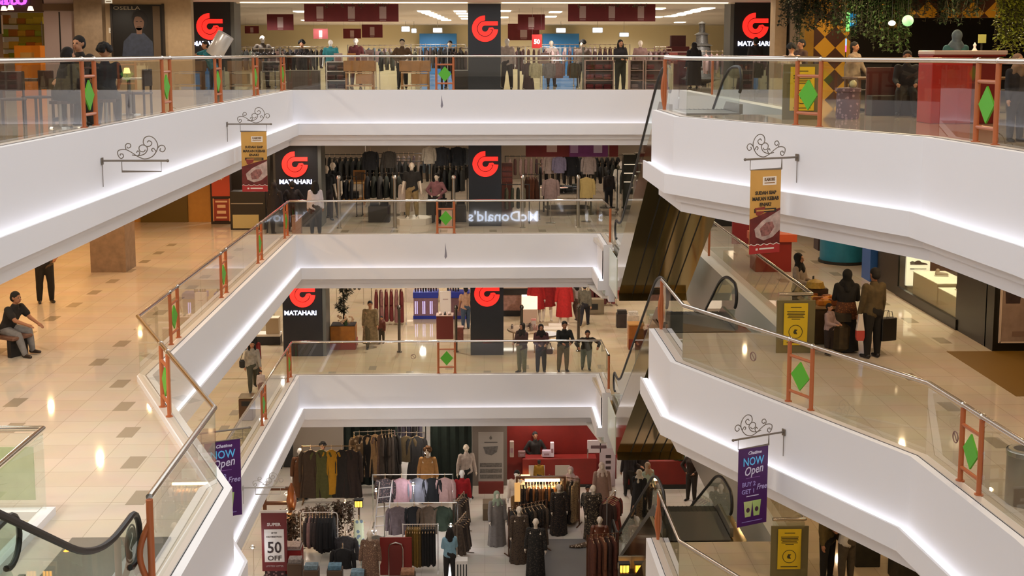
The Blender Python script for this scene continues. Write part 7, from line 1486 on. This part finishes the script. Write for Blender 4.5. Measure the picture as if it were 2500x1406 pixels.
figure('mannequin', 'mannequin in a pale headscarf and grey robe left of the timber kiosk', gx_(1212, 36.2), .3, 1.66, 'stand', M_DUMMY, hijab=cloth('#8f9a84', .1), robe=cloth('#7d746e', .2), robe_len=1.0, cat='mannequin')
figure('mannequin', 'mannequin in a white top with its back to the timber kiosk', gx_(1262, 37.9), -.3, 1.72, 'stand', M_DUMMYW, cloth('#c9b8a8', .1), 'long', cloth('#8a6a44'), hair='short', cat='mannequin')
figure('mannequin', 'mannequin in a long brown-black patterned dress in front of the kiosk', gx_(1268, 34.9), .1, 1.68, 'stand', M_DUMMY, robe=DP[0], robe_len=1.0, hair=None, cat='mannequin')
figure('mannequin', 'mannequin in a dark lace dress at the bottom middle of the fair', gx_(1310, 33.9), -.2, 1.7, 'dummy', M_DUMMY, robe=DP[1], robe_len=1.0, hair=None, cat='mannequin')
figure('mannequin', 'mannequin in a brown wide gown right of the kiosk dresses', gx_(1368, 37.0), .2, 1.6, 'stand', M_DUMMY, robe=DP[3], robe_len=.98, hair=None, cat='mannequin')
figure('mannequin', 'mannequin in a dusty pink headscarf and long robe right of the kiosk', gx_(1397, 38.2), -.2, 1.72, 'stand', M_DUMMY, hijab=cloth('#b59a96', .1), robe=cloth('#a8847a', .15), robe_len=1.0, cat='mannequin')
figure('person', 'child in a black patterned outfit walking between the robed mannequins', g(1434, 1280), .2, 1.28, 'walk', M_SKIN2, print_mat('#141211', '#6b6458', 16), 'long', cloth('#161413'), hair='short')
figure('mannequin', 'mannequin in a beige headscarf and taupe robe behind the leopard dress', gx_(1476, 38.6), .1, 1.72, 'stand', M_DUMMY, hijab=cloth('#c9b5a8', .1), robe=cloth('#96786a', .15), robe_len=1.0, cat='mannequin')
figure('mannequin', 'mannequin in a leopard-print dress with a trailing hem', gx_(1455, 36.6), .2, 1.7, 'stand', M_DUMMY, robe=print_mat('#7d6a50', '#2e241b', 20), robe_len=1.0, hair=None, cat='mannequin')
q = MB(); b = gx_(1430, 36.0); q.tube([(b[0]+.45, b[1]+.3, Z1+.14), (b[0]+.2, b[1]+.0, Z1+.09), (b[0]-.15, b[1]-.12, Z1+.07), (b[0]-.42, b[1]-.1, Z1+.05)], [.13, .09, .065, .03], 10); tag(q.obj('dress_train', print_mat('#c9b49a', '#5a4636', 18), None, True), 'pale spotted cloth train lying on the carpet beside the leopard dress', 'cloth')
figure('mannequin', 'mannequin in a glossy brown satin gown at the bottom right of the fair', gx_(1472, 34.2), -.1, 1.62, 'stand', M_DUMMY, robe=mat('#6b3a26', .3, mottle=.3), robe_len=1.0, hair=None, cat='mannequin')
box_thing('low_table', 'low brown table behind the pale-scarfed mannequin', 'table', gx_(1206, 38.4), (.75, .5, .55), mat('#6b5a44', .5), parts=[('cloth_edge', -.38, .38, -.26, -.25, .38, .55, mat('#8a765c', .6))])
MB().box(xat(1290, 35.5), xat(1462, 35.5), 32.5, 36.6, Z1, Z1+.008).obj('floor_grey_carpet', mat('#6e6a68', .9), kind='structure')
hz = zat(1389, 30.0)-.12-Z1
box_thing('lantern_stall', 'tall brown stall carrying the two amber square lanterns', 'stall', gx_(1552, 30.1), (.62, .4, hz), mat('#3a2818', .6), parts=[('cloth_back', -.30, .2, .12, .18, hz, hz+.32, mat('#8f8068', .6))])
q = MB(); q.ball((0, 0, .12), .16, 10, (1, .6, .8)); q.ball((.12, .02, .10), .12, 10, (1, .7, .8)); tag(q.obj('dark_bundle', cloth('#211a15'), None, True, loc=(xat(1536, 30.5), 30.5, Z1+hz)), 'dark cloth bundle behind the amber square lanterns', 'bundle')
figure('person', 'woman in a white headscarf and black coat at the foot of the lowest escalator', g(1560, 1262), PI-.5, 1.6, 'walk', M_SKIN, hijab=cloth('#cfc6b6', .1), robe=cloth('#1a1a1c'), robe_len=.9)
figure('person', 'woman in a pale headscarf and mint top beside the black-coated one', (g(1583, 1250).x, g(1583, 1250).y+.2, Z1), .6, 1.58, 'hold', M_SKIN, hijab=cloth('#b9a48e', .1), top=cloth('#a9bdb4', .1), legs=cloth('#3a342c'))
figure('person', 'dark-dressed person leftmost of the group by the red counter', g(1535, 1210), PI, 1.66, 'stand', M_SKIN2, DKS[3], 'long', DKS[0], hair='short')
figure('person', 'dark-dressed person rightmost of the pair by the red counter', g(1562, 1205), .3, 1.7, 'front', M_SKIN2, cloth('#2a1a14'), 'long', DKS[0], hair='short')
figure('person', 'man in dark clothes with hands at his belt right of the red counter', g(1688, 1222), -.6, 1.76, 'hip', M_SKIN2, cloth('#2b1c14'), 'long', DKS[0], hair='short')
figure('person', 'dark figure behind the red shop counter', (xat(1308, WB+.72), WB+.72, Z1), .2, 1.75, 'hip', M_SKIN2, cloth('#1c1612'), 'long', DKS[0], hair='short')
figure('person', 'person in a mustard top in front of the red shop counter', (xat(1318, WB-.3), WB-.3, Z1), PI, 1.1, 'stand', M_SKIN2, cloth('#8a6412'), 'long', DKS[0], hair='short')
b = g(1665, 1190); r = thing('foil_balloon', 'crumpled pale green foil balloon floating right of the red counter', 'balloon', (xat(1664, b.y), b.y, zat(1108, b.y))); q = MB(); q.ball((0, 0, 0), .26, 12, (.8, .6, 1.2)); q.ball((.1, 0, -.1), .2, 10); q.obj('foil_body', mat('#3f7f58', .25, .5, mottle=.5, scale=6, bump=.5), r, True); MB().tube([(0, 0, -.3), (.05, 0, -1.0), (.12, 0, Z1-zat(1108, b.y))], .005, 5).obj('string', M_DARK, r)

loc = gx_(1290, 35.6); rack('dark rack of patterned garments left of the grey carpet', loc, .5, 1.3, 1.5, TM); packed(loc, .5, -.58, .58, 9, 1.48, 'dress', DP, 'patterned garment on the dark rack left of the grey carpet', 'garments on the dark carpet-side rack', 1.0, .4)
loc = gx_(1382, 37.9); rack('timber rack of leaf-patterned gowns right of the timber kiosk', loc, -.4, 1.0, 1.5, TM); packed(loc, -.4, -.42, .42, 6, 1.48, 'robe', [print_mat('#5a4430', '#8a6f4c', 22), DP[3]], 'leaf-patterned gown on the timber rack right of the kiosk', 'gowns right of the kiosk', .98, .4)
loc = gx_(1500, 36.6); rack('low chrome rack of wine and brown dresses beside the escalator foot', loc, 1.2, .9, 1.35); packed(loc, 1.2, -.38, .38, 6, 1.33, 'dress', WINE+[cloth('#3a241a')], 'wine-brown dress on the rack beside the escalator foot', 'dresses beside the escalator foot', .95, .3)
# ---------------------------------------------------------------- more stock further back in the department store
BLS = [cloth(c) for c in ('#7b8a94', '#a89a98', '#c2b3ac', '#5a6670', '#8f7f88')]
for nm, x, Y, ln, h, cols in (('far left, second row', 640, 52, 2.4, 1.5, DKS), ('second row left of the teal mannequin', 765, 54, 2.2, 1.5, DKS), ('second row behind the wooden tables', 930, 52, 2.6, 1.55, BLS), ('second row left of the middle pillar', 1065, 55, 2.6, 1.6, DKS), ('second row below the 50 sign', 1290, 52, 2.2, 1.5, PKS), ('second row under the right blue panel', 1390, 55, 2.6, 1.6, BLS), ('second row below the white boxes', 1475, 56, 2.2, 1.6, PKS), ('second row at the far right', 1660, 55, 2.4, 1.5, PKS)):
    loc = floor_at(x, Y, 4); rack('chrome rack of clothes in the top store, %s' % nm, loc, 0, ln, h)
    packed(loc, 0, -ln/2+.1, ln/2-.1, int(ln*4.4), h, 'shirt', cols, 'garment packed on the top-store rack, %s' % nm, 'clothes on the top-store rack, %s' % nm)
for i, (x, Y, z, c) in enumerate(((688, 44.3, 1.25, '#b59a92'), (830, 43.2, 1.18, '#b8a49c'), (862, 43.2, 1.18, '#c08a52'), (893, 43.2, 1.15, '#c9b6ae'), (906, 44.0, 1.30, '#a08886'), (1640, 45.2, 1.2, '#a5534a'), (930, 46, 1.25, '#8a7470'), (1330, 44.8, 1.2, '#97807e'))):
    box_thing('card_stand', 'printed card on a stand above the top-store racks, %s from the left' % ORD[[0, 1, 2, 3, 4, 7, 5, 6][i]], 'sign', (xat(x, Y), Y, Z4+z-.35), (.3, .02, .40), mat(c, .6), b=.003, parts=[('pole', -.012, .012, 0, .02, -(z-.35), 0, M_STEEL), ('print', -.1, .1, -.014, -.01, .1, .3, mat('#8a6a66', .6))])
for i, (x, Y, m, top, h) in enumerate(((1420, 45.2, 'afro', '#6b5a50', 1.66), (1100, 44.6, 'short', '#2b2d33', 1.66), (1560, 46.2, None, '#8a6a62', 1.7), (1345, 47.3, None, '#b9a8a0', 1.7))):
    figure('mannequin', ('afro-haired mannequin under the right white boxes of the top store', 'dark-haired mannequin left of the middle pillar in the top store', 'bald mannequin in dusty brown near the right end of the top store', 'bald mannequin in pale grey before the right blue panel')[i], floor_at(x, Y, 4), .2*i-.3, h, 'dummy', M_DUMMY, cloth(top), 'long', cloth('#3a302c'), hair=m, cat='mannequin', vox=.022)
for i, (x0, x1) in enumerate(((800, 970), (1395, 1590))):
    foliage('leaf_garland', 'sparse leaf garland over the long maroon banner, %s one' % ('left', 'right')[i], ((xat(x0, 41.15)+xat(x1, 41.15))/2, 41.12, CZ[4]-.05), ((xat(x1, 41.15)-xat(x0, 41.15))/2, .02), .17, 26, 'garland', .06, seed=70+i, m=mat('#4a5a2a', .6))
# men's floor, deeper racks and stacked cubes
for nm, x, Y, ln, h, cols, k in (('third row on the left', 850, 52.5, 2.4, 1.5, CHAR, 'shirt'), ('third row in the middle', 985, 53, 2.6, 1.5, BLS, 'shirt'), ('third row left of the pillar', 1105, 51, 1.8, 1.5, CHAR, 'jacket'), ('third row right of the pillar', 1310, 51.5, 2.6, 1.5, PKS, 'shirt'), ('third row under the purple banner', 1450, 52, 2.4, 1.5, CHAR, 'jacket'), ('second row right of the black jacket', 1530, 47.5, 1.4, 1.6, GRS, 'jacket'), ('near the left emblem pillar', 845, 44.0, .7, 1.4, CHAR, 'shirt')):
    loc = floor_at(x, Y, 3); rack('dark rack on the upper middle storey, %s' % nm, loc, 0, ln, h, mat('#3a3a3a', .4, .7)); packed(loc, 0, -ln/2+.08, ln/2-.08, int(ln*4.3), h, k, cols, 'garment on the upper middle rack, %s' % nm, 'clothes on the upper middle rack, %s' % nm)
for i, (x, Y) in enumerate(((925, 42.6), (1112, 42.6), (1065, 44.5))):
    t = floor_at(x, Y, 3); r = thing('display_cube', 'dark display cube with stacked folded clothes, %s from the left, upper middle store' % ORD[(0, 2, 1)[i]], 'cube', t); MB().box(-.36, .36, -.3, .3, 0, .55, .01).obj('body', mat('#2b2623', .5), r)
    for k in range(2): pile((t[0]-.17+.34*k, t[1], t[2]+.55), 0, CHAR+[cloth('#6e6660')], 4, 'folded garment stacked on the display cube, %s from the left' % ORD[(0, 2, 1)[i]], 'folded clothes on display cube %s' % ORD[(0, 2, 1)[i]])
# lower middle store: more counters behind
for i, (x, y, c) in enumerate(((1180, 742, '#d9c6b4'), (1240, 735, '#b08a7a'), (1030, 735, '#cdb8a4'))):
    b = at2(x, y); box_thing('cosmetics_gondola', 'pale cosmetics gondola deep in the lower middle store, %s from the left' % ORD[(1, 2, 0)[i]], 'counter', (b.x, b.y, Z2), (1.4, .5, 1.0), mat(c, .5, mottle=.2), parts=[('lit_row', -.6, .6, -.26, -.25, .75, .80, mat('#fff0dc', .4, emit='#fff0dc', es=1.0)), ('dark_top', -.65, .65, -.2, .2, 1.0, 1.14, mat('#2a2220', .5, mottle=.6, scale=24))])
# ground floor: accessories between the racks
for i, (x, Y, c, h) in enumerate(((700, 33.6, '#8a807c', .62), (740, 33.3, '#6b7f8a', .55), (800, 33.4, '#5a7f95', .5), (858, 33.1, '#7b98a8', .45), (985, 33.0, '#a8785a', .5))):
    box_thing('accessory_crate', 'low crate of scarves along the bottom of the fair, %s from the left' % ORD[i], 'crate', gx_(x, Y), (.42, .35, h), mat('#4a3626', .6), parts=[('scarves', -.18, .18, -.14, .14, h, h+.12, mat(c, .8, mottle=.6, scale=14))])
for i, (x, Y) in enumerate(((1118, 36.9), (1122, 35.2))):
    loc = gx_(x, Y); rack('chrome side rack of brown check skirts by the right end of the shirt racks, %s' % ('rear', 'front')[i], loc, 1.3, .9, 1.25); packed(loc, 1.3, -.38, .38, 5, 1.23, 'skirt', [cloth('#5a4a3e', .5), cloth('#3a2e28', .4)], 'brown check skirt on the %s side rack' % ('rear', 'front')[i], 'skirts on the %s side rack' % ('rear', 'front')[i], .9, .1)
loc = gx_(1480, 33.2); rack('timber rack of rust and brown gowns at the bottom right of the fair', loc, .2, .9, 1.5, TM); packed(loc, .2, -.38, .38, 5, 1.48, 'robe', [cloth('#5a2e1c', .3), cloth('#3a1f14', .3), cloth('#7a4a30', .3)], 'rust-brown gown on the timber rack at the bottom right', 'gowns at the bottom right of the fair', .95, .1)
